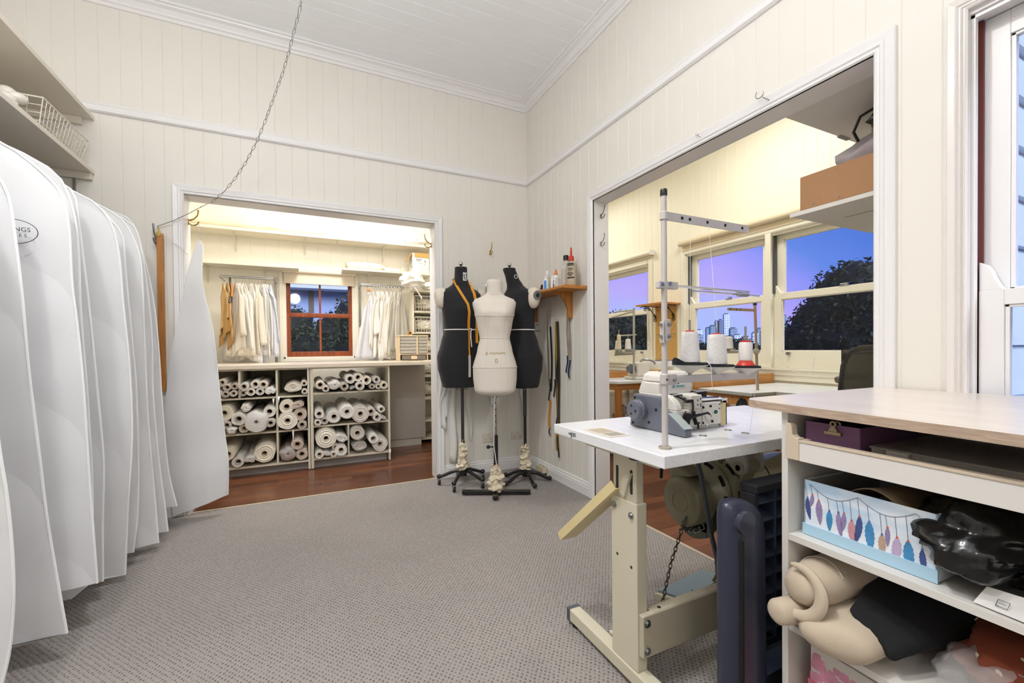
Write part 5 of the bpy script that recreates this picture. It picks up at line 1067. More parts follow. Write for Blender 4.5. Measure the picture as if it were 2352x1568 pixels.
# ================================================================ outside
gm = M('night_lawn','#1d261c',.95,var=.3,vs=.3)
g=G(); g.box(-300,1500,-300,1500,-4.2,-4.0); struct('ground',g,gm)
def leafm(nm,c,v=.35): return M(nm,c,.7,var=v,vs=1.2)
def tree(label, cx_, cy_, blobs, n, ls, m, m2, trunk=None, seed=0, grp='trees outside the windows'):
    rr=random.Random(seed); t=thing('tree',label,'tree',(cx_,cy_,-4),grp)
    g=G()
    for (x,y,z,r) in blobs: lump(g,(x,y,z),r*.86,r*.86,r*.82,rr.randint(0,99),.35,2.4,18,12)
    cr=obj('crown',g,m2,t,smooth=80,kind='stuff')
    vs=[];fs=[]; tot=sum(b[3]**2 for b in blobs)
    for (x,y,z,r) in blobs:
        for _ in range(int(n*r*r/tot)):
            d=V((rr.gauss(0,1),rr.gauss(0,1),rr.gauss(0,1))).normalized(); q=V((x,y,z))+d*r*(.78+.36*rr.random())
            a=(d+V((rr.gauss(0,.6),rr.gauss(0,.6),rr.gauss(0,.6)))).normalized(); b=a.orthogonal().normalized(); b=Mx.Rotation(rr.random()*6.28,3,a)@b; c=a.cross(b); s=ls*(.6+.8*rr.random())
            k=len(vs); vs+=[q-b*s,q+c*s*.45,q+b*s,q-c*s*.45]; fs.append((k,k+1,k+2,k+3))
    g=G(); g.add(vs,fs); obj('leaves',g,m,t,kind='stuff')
    if trunk: g=G(); g.tube([(cx_,cy_,-4),(cx_,cy_,blobs[0][2])],[trunk,trunk*.6],10); obj('trunk',g,M('bark','#3a2c22',.9),t)
    return t
def pol(az,D): return D*sin(math.radians(az)), D*cos(math.radians(az))
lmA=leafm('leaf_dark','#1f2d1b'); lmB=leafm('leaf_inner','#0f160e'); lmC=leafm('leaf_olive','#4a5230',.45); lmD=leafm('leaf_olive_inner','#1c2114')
bl=[]
for az,sl,r in ((64.0,.085,1.9),(62.2,.045,1.7),(65.8,.07,2.0),(60.2,.008,1.5),(63.2,-.02,2.4),(66.5,0,2.6),(58.6,-.05,1.5),(61,-.06,2.2),(57.6,-.09,1.5),(64,-.11,2.4),(68,.06,2.2)):
    x,y=pol(az,30); bl.append((x,y,1.05+sl*30,r))
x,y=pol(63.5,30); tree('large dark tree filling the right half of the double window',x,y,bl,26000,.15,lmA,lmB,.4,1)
bl=[]
for az,sl,r in ((38.6,.035,.55),(39.6,.045,.5),(40.6,.035,.6),(41.5,.03,.5),(42.6,.04,.6),(43.8,.02,.6),(39,-.02,.7),(41,-.03,.8),(43,-.03,.8),(37.3,.02,.7)):
    x,y=pol(az,14); bl.append((x,y,1.05+sl*14,r))
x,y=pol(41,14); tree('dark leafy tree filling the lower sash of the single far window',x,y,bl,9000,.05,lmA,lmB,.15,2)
for i,(az0,az1,sl,D,l) in enumerate(((47.5,50.8,-.002,140,'low dark treetops at the left of the city view'),(50.6,54.0,.010,150,'rounded dark treetops in the middle of the city view'),(53.6,57.6,-.006,140,'low dark treetops at the right of the city view'))):
    bl=[]
    k=0
    az=az0
    while az<az1:
        x,y=pol(az,D); bl.append((x,y,1.05+(sl-.018-.006*(k%2))*D,2.8+.6*(k%3))); az+=.75; k+=1
    x,y=pol((az0+az1)/2,D); tree(l,x,y,bl,2200,.55,lmA,lmB,None,5+i,'distant treetops below the city')
    g=G(); 
bl=[(-1.15,10.2,1.2,.75),(-.35,10.4,1.45,.55),(-.75,10,.3,.9),(.35,10.3,.35,.9),(1.35,10.4,1.5,.85),(1.0,10.2,.6,.9),(.62,10.5,1.35,.5),(2.0,10.5,.8,.9),(.1,10.2,.95,.55),(-1.9,10.4,.8,.9),(1.9,10.6,1.9,.6)]
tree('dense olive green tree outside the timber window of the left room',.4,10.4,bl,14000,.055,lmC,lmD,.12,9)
bl=[(-.62,8.6,.55,.42),(-.75,8.7,.15,.5),(.85,8.8,.22,.34),(1.05,8.9,.1,.4)]
tree('dark bush low outside the timber window of the left room',.1,8.7,bl,4000,.03,lmA,lmB,.05,10)
t=thing('house','pale blue house with a white eave behind the tree outside the timber window','house',(0,17,-4))
g=G(); g.box(-3,3.2,17,21,-4,3.15); obj('wall',g,M('blue_house','#9fb0d8',.7),t)
g=G(); g.box(.15,.32,16.95,17,2.2,3.15); g.box(-1.2,-1.05,16.95,17,2.2,3.15); obj('post',g,M('house_post','#6d5a48',.7),t)
g=G(); g.box(-3.6,3.8,16.2,21.5,3.15,3.32); obj('eave',g,M('eave_white','#dfe3ee',.6),t)
g=G(); g.loft([[(-3.7,16.1,3.32),(3.9,16.1,3.32),(3.9,21.6,3.32),(-3.7,21.6,3.32)],[(-2,18.6,5),(2.2,18.6,5),(2.2,19,5),(-2,19,5)]]); obj('roof',g,M('dark_roof','#4a4f5c',.7),t)
# city skyline
def facade(nm, c1, c2, w, h, ms):
    if nm in MATS: return MATS[nm]
    m=M(nm,c1,.5,var=0); N=m.node_tree.nodes; L=m.node_tree.links; b=N['Principled BSDF']
    tc=N.new('ShaderNodeTexCoord'); sp=N.new('ShaderNodeSeparateXYZ'); cb=N.new('ShaderNodeCombineXYZ'); ad=N.new('ShaderNodeMath'); L.new(tc.outputs['Object'],sp.inputs[0]); L.new(sp.outputs['X'],ad.inputs[0]); L.new(sp.outputs['Y'],ad.inputs[1])
    L.new(ad.outputs[0],cb.inputs[0]); L.new(sp.outputs['Z'],cb.inputs[1])
    br=N.new('ShaderNodeTexBrick'); br.offset=0; br.inputs['Scale'].default_value=1; br.inputs['Brick Width'].default_value=w; br.inputs['Row Height'].default_value=h; br.inputs['Mortar Size'].default_value=ms; br.inputs['Mortar Smooth'].default_value=.1
    br.inputs['Color1'].default_value=srgb(c2); br.inputs['Color2'].default_value=tuple(x*.75 for x in srgb(c2)[:3])+(1,); br.inputs['Mortar'].default_value=srgb(c1)
    L.new(cb.outputs[0],br.inputs['Vector']); L.new(br.outputs['Color'],b.inputs['Base Color']); return m
FA={'w':facade('tower_white','#f4f8fd','#a9bdd0',3,3.4,.9),'g':facade('tower_grey','#a7b4c9','#74839c',2.2,3.2,.5),'t':facade('tower_teal','#9ab5c8','#7c9ab0',3,3,.25),'d':facade('tower_dark','#8790a8','#5c6884',1.6,60,.5),'p':facade('tower_peach','#e3c9bb','#9a8f98',4,4,1.2)}
CITY=[(48.95,1.0,.034,560,'w','white office block at the far left of the skyline'),(48.95,1.1,.024,520,'g','dark glazed block in front of the white office block'),(50.05,.55,.038,600,'t','pale teal building left in the skyline'),(50.55,.7,.042,570,'t','teal glass building beside the paired towers'),(51.0,.42,.052,640,'d','left of the two tall striped dark towers'),(51.42,.42,.054,640,'d','right of the two tall striped dark towers'),(52.05,.72,.0655,660,'w','tallest white tower in the skyline'),(52.75,.85,.036,560,'g','grey stepped building right of the tallest tower'),(53.2,.9,.022,540,'w','low white building right of the stepped one'),(54.1,.8,.018,520,'p','pinkish low building in the middle of the skyline'),(55.0,.7,.026,560,'w','white apartment block right of the middle'),(55.5,.6,.034,600,'g','narrow grey block near the window mullion'),(55.9,.7,.03,580,'t','teal block at the window mullion'),(57.35,.5,.052,620,'p','peach tower at the left of the right-hand sash'),(57.85,.62,.058,640,'g','grey tower with a mast in the right-hand sash'),(58.2,1.2,.02,540,'w','low pale building beside the large tree'),(58.75,.5,.036,600,'d','dark block half hidden by the large tree'),(47.9,1.0,.022,560,'t','teal block hidden partly by the window frame'),(54.6,.5,.012,500,'g','small grey block low in the skyline'),(56.6,.8,.03,600,'w','white block behind the window mullion')]
for az,w,sl,D,k,l in CITY:
    x,y=pol(az,D); W=D*math.radians(w); H=1.05+sl*D
    t=thing('tower_block',l,'building',(x,y,-4),'buildings in the city skyline'); t.rotation_euler=(0,0,-math.radians(az)+.35)
    ORG[t.name]=V((0,0,0))
    g=G(); g.box(-W*.45,W*.45,-W*.3,W*.3,0,H+4); obj('block',g,FA[k],t)
    g=G(); g.box(-W*.30,W*.25,-W*.2,W*.2,H+4,H+4+D*.0022); obj('roof_plant',g,M('roof_plant','#4c5468',.7),t)
    if 'mast' in l: g=G(); g.tube([(0,0,H+4),(0,0,H+4+D*.012)],.35,5); obj('mast',g,M('roof_plant','#4c5468'),t)
# ================================================================ overlocker table in the foreground
topm = wood('whitewashed_top','#e9eaec','#dcdcde',1,1.5,.25,18); edgem = wood('whitewashed_edge','#d9d3c9','#c6beb2',1,1.2,.5,30)
t = thing('overlocker_table','white industrial sewing table on a putty-coloured metal stand, half into the right doorway','table',(1.34,1.09,0))
g=G(); g.box(.822,1.868,.822,1.362,.7365,.770); obj('tabletop',g,topm,t,bev=.0025)
g=G(); g.tube([(.8212,1.264,.752),(.8212,1.258,.756),(.8212,1.254,.748),(.8212,1.250,.756),(.8212,1.249,.750)],.0012,4); g.tube([(.8212,1.247,.760),(.8212,1.243,.752),(.8212,1.250,.738)],.0012,4); g.tube([(.8212,1.238+.005*cos(a),.752+.006*sin(a)) for a in [k*.7 for k in range(10)]],.0011,4); g.tube([(.8212,1.226+.005*cos(a),.753+.006*sin(a)) for a in [k*.7 for k in range(10)]],.0011,4); obj('pen_writing',g,ink,t)
# under-table bracket and leg
g=G(); g.loft([[(x,y,z) for y,z in ((1.27,.7365),(1.235,.712),(.90,.712),(.865,.7365))] for x in (.875,.945)]); obj('leg_bracket',g,putty,t,bev=.002)
g=G(); g.box(.897,.925,1.010,1.118,.50,.713); L1=obj('upper_leg',g,putty,t,bev=.002)
for y in (1.098,1.032):
    g=G(); g.loft([[(.8962,y+.006*cos(a),.635+(.032 if sin(a)>0 else -.032)+.006*sin(a)) for a in [2*pi*k/16 for k in range(16)]],[(.8975,y+.006*cos(a),.635+(.032 if sin(a)>0 else -.032)+.006*sin(a)) for a in [2*pi*k/16 for k in range(16)]]]); obj('adjust_slot',g,M('slot_dark','#2d2922',.7),L1)
g=G(); g.box(.893,.933,1.005,1.125,.062,.574); L2=obj('lower_leg',g,putty,t,bev=.003)
for y,z in ((1.108,.545),(1.028,.535)):
    g=G(); g.tube([(.893,y,z),(.889,y,z)],.010,16); g.tube([(.889,y,z),(.885,y,z)],.0065,6); obj('bolt',g,steel,L2)
for y,z in ((1.095,.39),(1.03,.375)):
    g=G(); g.tube([(.8935,y,z),(.8925,y,z)],.005,10); obj('bolt_hole',g,M('slot_dark','#2d2922'),L2)
g=G(); g.box(.889,.935,.76,1.372,.018,.062); F1=obj('foot_bar',g,putty,t,bev=.004)
capb=M('foot_cap','#4c5660',.5,var=.05)
for y0,y1 in ((1.368,1.388),(.745,.765)): g=G(); g.box(.886,.938,y0,y1,.014,.064); obj('foot_cap',g,capb,F1,bev=.004)
for y in (1.355,.79): g=G(); g.tube([(.912,y,.0),(.912,y,.008),(.912,y,.018)],[.018,.016,.008],14); obj('foot_pad',g,darkrub,F1,smooth=True)
# second leg at the far end, mostly hidden
g=G(); g.box(1.77,1.81,1.005,1.125,.062,.713); obj('far_leg',g,putty,t,bev=.003)
g=G(); g.box(1.767,1.813,.83,1.372,.018,.062); obj('far_foot_bar',g,putty,t,bev=.003)
for y in (1.35,.86): g=G(); g.tube([(1.79,y,-.005),(1.79,y,.02)],.014,12); obj('foot_pad',g,darkrub,t)
g=G(); g.box(1.765,1.815,.87,1.27,.713,.7365); obj('leg_bracket',g,putty,t)
# stretcher
g=G(); g.box(.898,1.768,.985,1.0045,.116,.244); g.box(.94,1.768,.987,1.02,.236,.246); st=obj('stretcher',g,M('stretcher_paint','#b9b09a',.42,var=.03),t,bev=.003)
for z in (.222,.138):
    g=G(); g.tube([(.912,.985,z),(.912,.981,z)],.0115,16); g.tube([(.912,.981,z),(.912,.976,z)],.0075,6); obj('bolt',g,steel,st)
g=G(); g.tube([(.975,1.0,.2455),(.975,1.0,.2468)],.006,12); obj('bolt_hole',g,M('slot_dark','#2d2922'),st)
# treadle plate arm behind the leg
g=G(); g.box(.94,1.16,1.13,1.20,.052,.066); g.box(.94,1.0,1.15,1.19,.04,.06); obj('treadle_bar',g,putty,t,bev=.002)
g=G(); g.box(.96,1.0,1.158,1.166,.0655,.0668); obj('bar_slot',g,M('slot_dark','#2d2922'),t)
# pedal
t = thing('foot_pedal','blue-grey ribbed foot pedal under the overlocker table','pedal',(1.38,1.22,.09))
g=G(); g.loft([[(1.205,1.262,z0),(1.50,1.285,z0+.006),(1.56,1.20,z0+.006),(1.262,1.165,z0)] for z0 in (.070,.098)]); obj('pedal_base',g,putty,t,bev=.004)
g=G(); g.loft([[(1.222,1.262,z0+.001),(1.49,1.284,z0+.008),(1.55,1.204,z0+.008),(1.272,1.172,z0+.001)] for z0 in (.098,.105)]); obj('pedal_mat',g,M('pedal_rubber','#7f919c',.6,var=.08,vs=30),t,bev=.002)
g=G(); g.box(1.33,1.39,1.185,1.188,.1085,.110); g.box(1.335,1.337,1.188,1.20,.1085,.110); obj('mat_mark',g,ink,t)
g=G(); g.box(1.25,1.30,1.19,1.25,-.004,.070); obj('pedal_foot',g,putty,t)
g=G(); chain(g,[(1.165,1.07,.46),(1.14,1.11,.30),(1.115,1.14,.105)],.0165,.021,.0095,.0018); one('pedal_chain',g,M('dark_chain','#5a584f',.45,.6),'dark thin chain from the motor down to the foot pedal','chain',smooth=True)
t = thing('pedal_rod','brass-coloured rod with a clamp rising from the foot pedal','rod',(1.48,1.22,.1))
g=G(); g.tube([(1.462,1.205,.108),(1.515,1.17,.235)],.0055,8); obj('rod',g,M('brown_steel','#7d6f52',.35,.8),t,smooth=True)
g=G(); g.tube([(1.49,1.16,.245),(1.54,1.19,.245)],.011,10); g.tube([(1.512,1.175,.225),(1.518,1.17,.262)],.010,8); g.box(1.50,1.56,1.16,1.20,.255,.285); obj('clamp',g,steel,t,bev=.004)
# motor
mm_=M('motor_olive','#aca78c',.35,var=.04,coat=.25); md=M('motor_cover','#7c765c',.38,var=.05,coat=.2); mdark=M('vent_dark','#100f0c',.8)
t = thing('clutch_motor','olive green clutch motor slung under the overlocker table','motor',(1.4,1.12,.45))
MM_=Mx.Translation((.125,0,0)) @ Mx.Translation((1.2,1.12,.52)) @ Mx.Diagonal((1.0,1.04,1.07,1)) @ Mx.Translation((-1.2,-1.12,-.52))
Gm=lambda m=None: G(MM_ @ m if m else MM_)
MX=X_((0,1.12,.525)) @ Mx()
A=lambda x:X_((x,1.12,.525))
g=Gm(); g.lathe([(.066,0),(.100,.006),(.104,.018),(.104,.040),(.098,.062),(.092,.070),(.092,.21),(.088,.225),(.088,.38),(.082,.42),(.05,.44)],40,A(1.215)); body=obj('housing',g,mm_,t,smooth=50)
g=Gm(); g.lathe([(.096,0),(.099,.02),(.087,.034),(.084,.05)],40,A(1.180)); obj('fan_ring',g,mm_,t,smooth=50)
g=Gm()
for ring_x,rr,n in ((1.181,.0935,9),(1.238,.1045,7)):
    for k in range(n):
        a0=2*pi*k/n+.3; pts=[(ring_x, 1.12+rr*cos(a0+.09*j), .525+rr*sin(a0+.09*j)) for j in range(5)]; g.tube(pts,.0065,6)
obj('vent_slots',g,mdark,body)
g=Gm()
for k in range(10):
    a=-2.6+.20*k; g.tube([(1.315,1.12-.0915*cos(a)*1.0,.525+.0915*sin(a)),(1.40,1.12-.0915*cos(a),.525+.0915*sin(a))],.0022,5)
obj('cooling_rib',g,mm_,body)
g=Gm(); g.tube([(1.435,1.12+.0915*cos(a),.525+.0915*sin(a)) for a in [2*pi*k/40 for k in range(41)]],.0014,5); obj('casing_seam',g,mdark,body)
# pulley guard: round drum with an ear reaching up to the table
g=Gm()
B0=X_((1.045,1.10,.510))
g.lathe([(.030,-.001),(.036,.0),(.073,.003),(.079,.010),(.080,.075),(.076,.085)],40,B0); gd=obj('pulley_guard',g,md,t,smooth=50)
g=Gm(B0); g.tube([(.031*cos(a),.031*sin(a),-.001) for a in [2*pi*k/36 for k in range(37)]],.0022,6); obj('guard_emboss',g,md,gd,smooth=True)
g=Gm(); g.lathe([(.04,0),(.055,.03),(.09,.06)],30,X_((1.125,1.11,.518))); obj('motor_neck',g,mm_,t,smooth=True)
g=Gm(); g.loft([[(x,y,z) for y,z in ((1.155,.56),(1.165,.60),(1.12,.625),(1.06,.60))] for x in (1.06,1.13)]); obj('guard_ear',g,md,gd,bev=.01)
# hanger yoke to the table
g=Gm()
for x in (1.245,1.330):
    g=Gm(); g.loft([[(xx,y,z) for y,z in ((1.02,.7215),(1.085,.7215),(1.065,.65),(1.055,.605),(1.025,.59),(1.0,.60),(.995,.63))] for xx in (x,x+.014)]); yk=obj('mount_yoke',g,puttyg,t,bev=.002)
g=Gm(); g.tube([(1.24,1.025,.615),(1.355,1.025,.615)],.021,18); obj('mount_pivot',g,mm_,t,smooth=True)
g=Gm(); g.tube([(1.246,1.025,.615),(1.240,1.025,.615)],.010,14); obj('pivot_pin',g,steel,yk)
g=Gm(); g.loft([[(x,y,z) for y,z in ((1.005,.625),(1.045,.625),(1.085,.60),(1.03,.565))] for x in (1.262,1.330)]); obj('mount_lug',g,mm_,t,bev=.004)
g=Gm(); g.tube([(1.165,1.03,.665),(1.185,1.045,.64)],.012,12); g.tube([(1.15,1.02,.70),(1.165,1.03,.665)],.008,8); obj('wing_nut',g,chrome,t,smooth=True)
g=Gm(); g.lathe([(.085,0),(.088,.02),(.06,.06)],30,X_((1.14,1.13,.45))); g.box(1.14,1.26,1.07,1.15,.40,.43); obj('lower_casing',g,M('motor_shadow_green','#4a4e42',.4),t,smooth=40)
g=Gm()
for k in range(4): g.tube([(1.13-.012*k,1.09+.008*k,.418),(1.10-.012*k,1.085+.012*k,.405)],.004,6)
g.tube([(1.16,1.08,.425)]+[(1.16-.005*k,1.08+.009*cos(k*1.6),.425-.001*k+.009*sin(k*1.6)) for k in range(1,12)],.0018,5); obj('brake_spring',g,steel,t,smooth=True)
g=G(); g.tube([(1.085,.95,.735),(1.09,.955,.70),(1.115,.96,.64),(1.135,.96,.55),(1.15,.955,.46),(1.17,.95,.38),(1.20,.95,.12),(1.22,.95,.008)],.0075,8); one('power_cable',g,M('dark_cable','#3c4147',.5),'dark grey cable curving down in front of the motor','cable',smooth=True)
g=G(); g.tube([(.88,.98,.735),(.90,1.0,.725),(.93,1.04,.69),(.97,1.08,.63)],.0055,6); g.tube([(1.05,1.05,.735),(1.06,1.07,.69),(1.075,1.09,.61)],.0055,6); g.lathe([(.03,-.012),(.03,.0)],16,Mx.Translation((.872,.97,.7365))); one('knee_lifter',g,blackm,'black bent rods under the front edge of the table','lever',smooth=True)
# waste chute
t = thing('waste_chute','cream metal chute sloping down to the left from under the table','chute',(.86,1.25,.30))
def chute(u,k): # u 0 top..1 bottom
    y=1.075+(1.40-1.075)*u; z=.605+(.315-.605)*u; return (y,z)
d=V((0,.325,-.29)).normalized(); nrm=V((0,.29,.325)).normalized()
g=G(); 
sec=[(-.038,.030),(-.038,.0),(.038,.0),(.038,.030),(.0355,.030),(.0355,.0025),(-.0355,.0025),(-.0355,.030)]
rings=[]
for u in (0,1):
    y,z=chute(u,0); rings.append([(.905+x*.95, y+nrm.y*h+ (0.0), z+nrm.z*h) for x,h in sec])
g.loft(rings); obj('trough',g,M('chute_cream','#e0cf9c',.4,var=.03),t)
g=G(); y,z=chute(0,0); g.loft([[(.885,y-.0,z-.01),(.925,y,z-.01),(.925,y-.02,z+.05),(.885,y-.02,z+.05)],[(.885,y-.02,z-.02),(.925,y-.02,z-.02),(.925,y-.05,z+.06),(.885,y-.05,z+.06)]]); obj('mount',g,putty,t)
# ---------------------------------------------------------------- overlocker machine
ow=M('overlocker_white','#d8d3cb',.38,var=.02,coat=.15); og=M('overlocker_grey','#5d606c',.42,var=.05,bump=.1,bs=300,coat=.2); tealg=M('pale_teal_grey','#9fa9a8',.45)
t = thing('overlocker','white and grey industrial overlocker sewing machine on the foreground table','sewing machine',(1.15,1.08,.77))
cov=[(1.203,.772),(1.188,.880),(1.183,.886),(1.072,.884),(1.062,.880),(1.058,.872),(1.058,.852),(1.052,.842),(1.022,.836),(.985,.812),(.968,.800),(.960,.796),(.957,.790),(.957,.7715)]
g=G(); g.loft([[(x,y,z) for y,z in cov] for x in (1.040,1.072)]); cv=obj('belt_cover',g,og,t,bev=.004)
g=G(); g.loft([[(x,y,z) for y,z in ((1.022,.8355),(.985,.8125),(.968,.8005),(.958,.795),(.956,.797),(.967,.8035),(.984,.8155),(1.021,.838))] for x in (1.041,1.0745)]); obj('cover_slope',g,tealg,cv)
g=G()
for y,z in ((1.176,.873),(1.075,.842),(1.186,.784),(1.108,.796)): g.tube([(1.0405,y,z),(1.0385,y,z)],.005,10)
obj('screw_recess',g,mdark,cv)
g=G(); g.lathe([(.034,0),(.036,.002),(.036,.010),(.030,.022)],28,Mx.Translation((1.018,1.145,.836))@Mx.Rotation(pi/2,4,'Y')); g.lathe([(.024,-.016),(.031,-.014),(.033,-.006),(.033,.0)],28,Mx.Translation((1.018,1.145,.836))@Mx.Rotation(pi/2,4,'Y')); hw=obj('handwheel',g,og,t,smooth=True)
g=G()
for a in (1.2,3.3,5.2): g.tube([(1.0025,1.145+.015*cos(a),.836+.015*sin(a)),(1.0005,1.145+.015*cos(a),.836+.015*sin(a))],.0038,10)
obj('wheel_hole',g,mdark,hw)
g=G(); g.loft([[(x,y,z) for y,z in pts] for x,pts in ((1.073,((1.198,.886),(1.180,.9285),(1.098,.9285),(1.096,.886))),(1.235,((1.198,.886),(1.180,.9285),(1.100,.9285),(1.098,.886))))]); obj('head',g,ow,t,bev=.005)
g=G(); g.loft([[(1.080,1.184,.930),(1.080,1.098,.930),(1.231,1.100,.930),(1.231,1.184,.930)],[(1.083,1.181,.952),(1.082,1.099,.948),(1.229,1.101,.948),(1.228,1.181,.952)],[(1.10,1.170,.964),(1.10,1.108,.962),(1.222,1.108,.962),(1.222,1.170,.964)]]); obj('head_lid',g,ow,t,bev=.004)
g=G(); g.tube([(1.12,1.14,.963),(1.12,1.14,.9645)],.004,10); g.tube([(1.165,1.099,.921),(1.165,1.0965,.921)],.003,8); obj('lid_screw',g,mdark,t)
g=G(); g.box(1.128,1.198,1.0955,1.099,.905,.920); np=obj('name_plate',g,M('name_plate','#c7d3d4',.3,.3),t,bev=.001)
tl=M('teal_ink','#0f6a63',.5,var=0)
text('lettering','SIRUBA',.0115,Mx.Translation((1.170,1.0952,.9125))@Mx.Rotation(pi/2,4,'X'),tl,np)
g=G()
for k in range(6):
    a=2*pi*k/6; g.ball((1.140+.0034*cos(a),1.0952,.9125+.0034*sin(a)),.0018,.0006,.0018,8,5)
obj('emblem',g,tl,np)
g=G(); g.box(1.072,1.185,1.02,1.19,.786,.842); g.loft([[(x,1.02+.058-.058*cos(a)*1.0,.842+.048*sin(a)) for a in [pi/2*k/8 for k in range(9)]]+[(x,1.19,.890),(x,1.19,.842)] for x in (1.072,1.098)]); g.loft([[(x,y,z) for y,z in ((1.055,.842),(1.055,.872),(1.08,.886),(1.19,.886),(1.19,.842))] for x in (1.098,1.140)]); g.box(1.140,1.190,1.02,1.19,.842,.889); g.box(1.185,1.288,1.026,1.17,.784,.860); g.box(1.19,1.215,1.06,1.10,.86,.888); bd=obj('body',g,ow,t,bev=.003)
g=G(); g.box(1.09,1.28,1.03,1.18,.770,.786); obj('oil_pan',g,steel,t)
g=G(); g.box(1.197,1.240,1.0235,1.0265,.800,.853); obj('looper_cover',g,ow,bd,bev=.002)
g=G()
for x,z in ((1.197,.846),(1.232,.848),(1.195,.794),(1.240,.796)): g.tube([(x,1.0235,z),(x,1.020,z)],.0042,10)
for x,z in ((1.181,.876),(1.168,.872),(1.181,.858),(1.168,.857),(1.182,.852),(1.272,.852),(1.272,.838),(1.112,.838)): g.tube([(x,1.0195,z),(x,1.0185,z)],.0024,8)
obj('body_screws',g,mdark,bd)
g=G(); g.lathe([(.014,0),(.014,.0008)],24,Mx.Translation((1.260,1.0258,.826))@Mx.Rotation(pi/2,4,'X')@Mx.Diagonal((1,.72,1,1))); bg_=obj('badge',g,whp,t)
g=G(); g.lathe([(.0095,0),(.0095,.0008)],24,Mx.Translation((1.260,1.0248,.826))@Mx.Rotation(pi/2,4,'X')@Mx.Diagonal((1,.72,1,1))); obj('badge_centre',g,M('badge_green','#1f5a4c',.4),bg_)
text('lettering','JUKI',.005,Mx.Translation((1.260,1.0238,.826))@Mx.Rotation(pi/2,4,'X'),whp,bg_) if False else None
g=G(); g.box(1.205,1.325,1.03,1.14,.866,.870); g.box(1.30,1.326,1.03,1.05,.852,.870); obj('cloth_plate',g,M('plate_white','#e6e8ea',.15,var=0),t,bev=.002)
g=G(); g.box(1.292,1.300,1.03,1.16,.776,.852); g.box(1.300,1.322,1.03,1.036,.776,.862); g.box(1.292,1.322,1.15,1.156,.776,.862); g.box(1.316,1.322,1.03,1.156,.776,.862); obj('chip_guard',g,M('guard_cream','#cdbd92',.45),t,bev=.001)
# presser foot lever, tension parts, looper arms
g=G(); g.box(1.100,1.128,1.045,1.075,.884,.892); g.tube([(1.112,1.06,.889),(1.122,1.035,.878),(1.130,1.022,.868)],.006,8); g.box(1.112,1.142,1.012,1.024,.866,.877); g.tube([(1.139,1.014,.874),(1.140,1.013,.85),(1.136,1.013,.830)],.0035,8); obj('presser_lever',g,blackm,t,bev=.001)
g=G(); g.tube([(1.112,1.019,.822),(1.112,1.005,.822)],.013,16); g.tube([(1.108,1.012,.818),(1.15,1.008,.824),(1.20,1.006,.830),(1.205,1.004,.824)],[.007,.005,.004,.003],8); g.ball((1.112,1.008,.805),.008,.005,.010,10,7); g.tube([(1.14,1.012,.838),(1.145,1.012,.815),(1.145,1.005,.795)],.006,8); g.tube([(1.15,1.002,.803),(1.15,1.002,.782)],.0035,8); g.tube([(1.15,1.002,.803),(1.15,1.002,.800)],.007,8); obj('looper_arm',g,M('gunmetal','#2a2b2e',.35,.7),t,smooth=True)
g=G(); g.tube([(1.183,1.004,.822),(1.186,1.002,.808),(1.194,1.0,.795),(1.188,1.0,.787),(1.182,1.0,.793)],.0016,6); g.tube([(1.205,1.004,.828),(1.211,1.002,.820),(1.208,1.0,.817)],.002,6); g.tube([(1.17,1.004,.822),(1.168,1.003,.80),(1.164,1.003,.785)],.0016,6); obj('thread_wires',g,steel,t,smooth=True)
g=G(); g.box(1.225,1.26,1.06,1.12,.872,.894); g.tube([(1.21,1.08,.878),(1.25,1.05,.874),(1.30,1.045,.873)],.003,6); obj('presser_foot',g,blackm,t,bev=.002)
g=G(); g.box(1.238,1.262,1.12,1.17,.90,.93); obj('head_side_motor',g,puttyg,t,bev=.006)
# table inserts
g=G(); g.box(.845,.93,1.045,1.205,.7702,.7722)
t = thing('bobbin_plate','rectangular cream recessed plate near the left edge of the overlocker table','plate',(.885,1.13,.77))
g=G(); g.box(.846,.926,1.066,1.212,.7702,.7722); obj('plate',g,M('plate_cream','#d6cdbf',.4),t,bev=.001)
g=G(); g.box(.856,.915,1.135,1.20,.7722,.7728); obj('raised_print',g,M('plate_tan','#b5a792',.5),t)
g=G(); g.box(.858,.915,1.078,1.125,.7722,.7726); obj('recess',g,M('recess_grey','#9c968b',.4),t)
for x,y,l in ((1.117,.955,'left of the four'),(1.263,.980,'second of the four'),(1.267,.920,'rightmost of the four'),(1.33,1.06,'rear one beside the machine')):
    g=G(); g.tube([(x+.011*cos(a),y+.011*sin(a),.7708) for a in [2*pi*k/24 for k in range(25)]],.0016,5); g.lathe([(.009,.7702),(.009,.7706)],16,Mx.Translation((x,y,0))); one('thread_hole',g,chrome,'small chrome-rimmed hole in the white table top, %s'%l,'grommet','chrome holes in the table top',smooth=True)
# ---------------------------------------------------------------- thread stand of the overlocker
sm=M('stand_grey','#bcb6b2',.42,var=.02); px,py=.889,.886
t = thing('thread_stand','tall grey thread stand with guide arms at the front corner of the overlocker table','thread stand',(px,py,.77))
g=G(); g.tube([(px,py,.771),(px,py,.956)],.0085,18); g.tube([(px,py,.944),(px,py,1.094)],.0078,18); g.tube([(px,py,1.07),(px,py,1.463)],.0078,18); obj('pole',g,sm,t,smooth=True)
g=G(); g.lathe([(.017,.770),(.017,.775),(.011,.778)],22,Mx.Translation((px,py,0))); obj('base_washer',g,M('washer_tan','#a39c8c',.4,.4),t,smooth=True)
g=G(); g.lathe([(.0092,1.461),(.0095,1.463),(.0095,1.476),(.0085,1.479)],18,Mx.Translation((px,py,0))); obj('pole_cap',g,blackp,t,smooth=True)
g=G(); g.box(px-.007,px+.011,py-.0115,py-.0085,1.064,1.124); g.box(px-.014,px-.008,py-.010,py+.004,1.060,1.118); cl=obj('joint_clamp',g,sm,t,bev=.002)
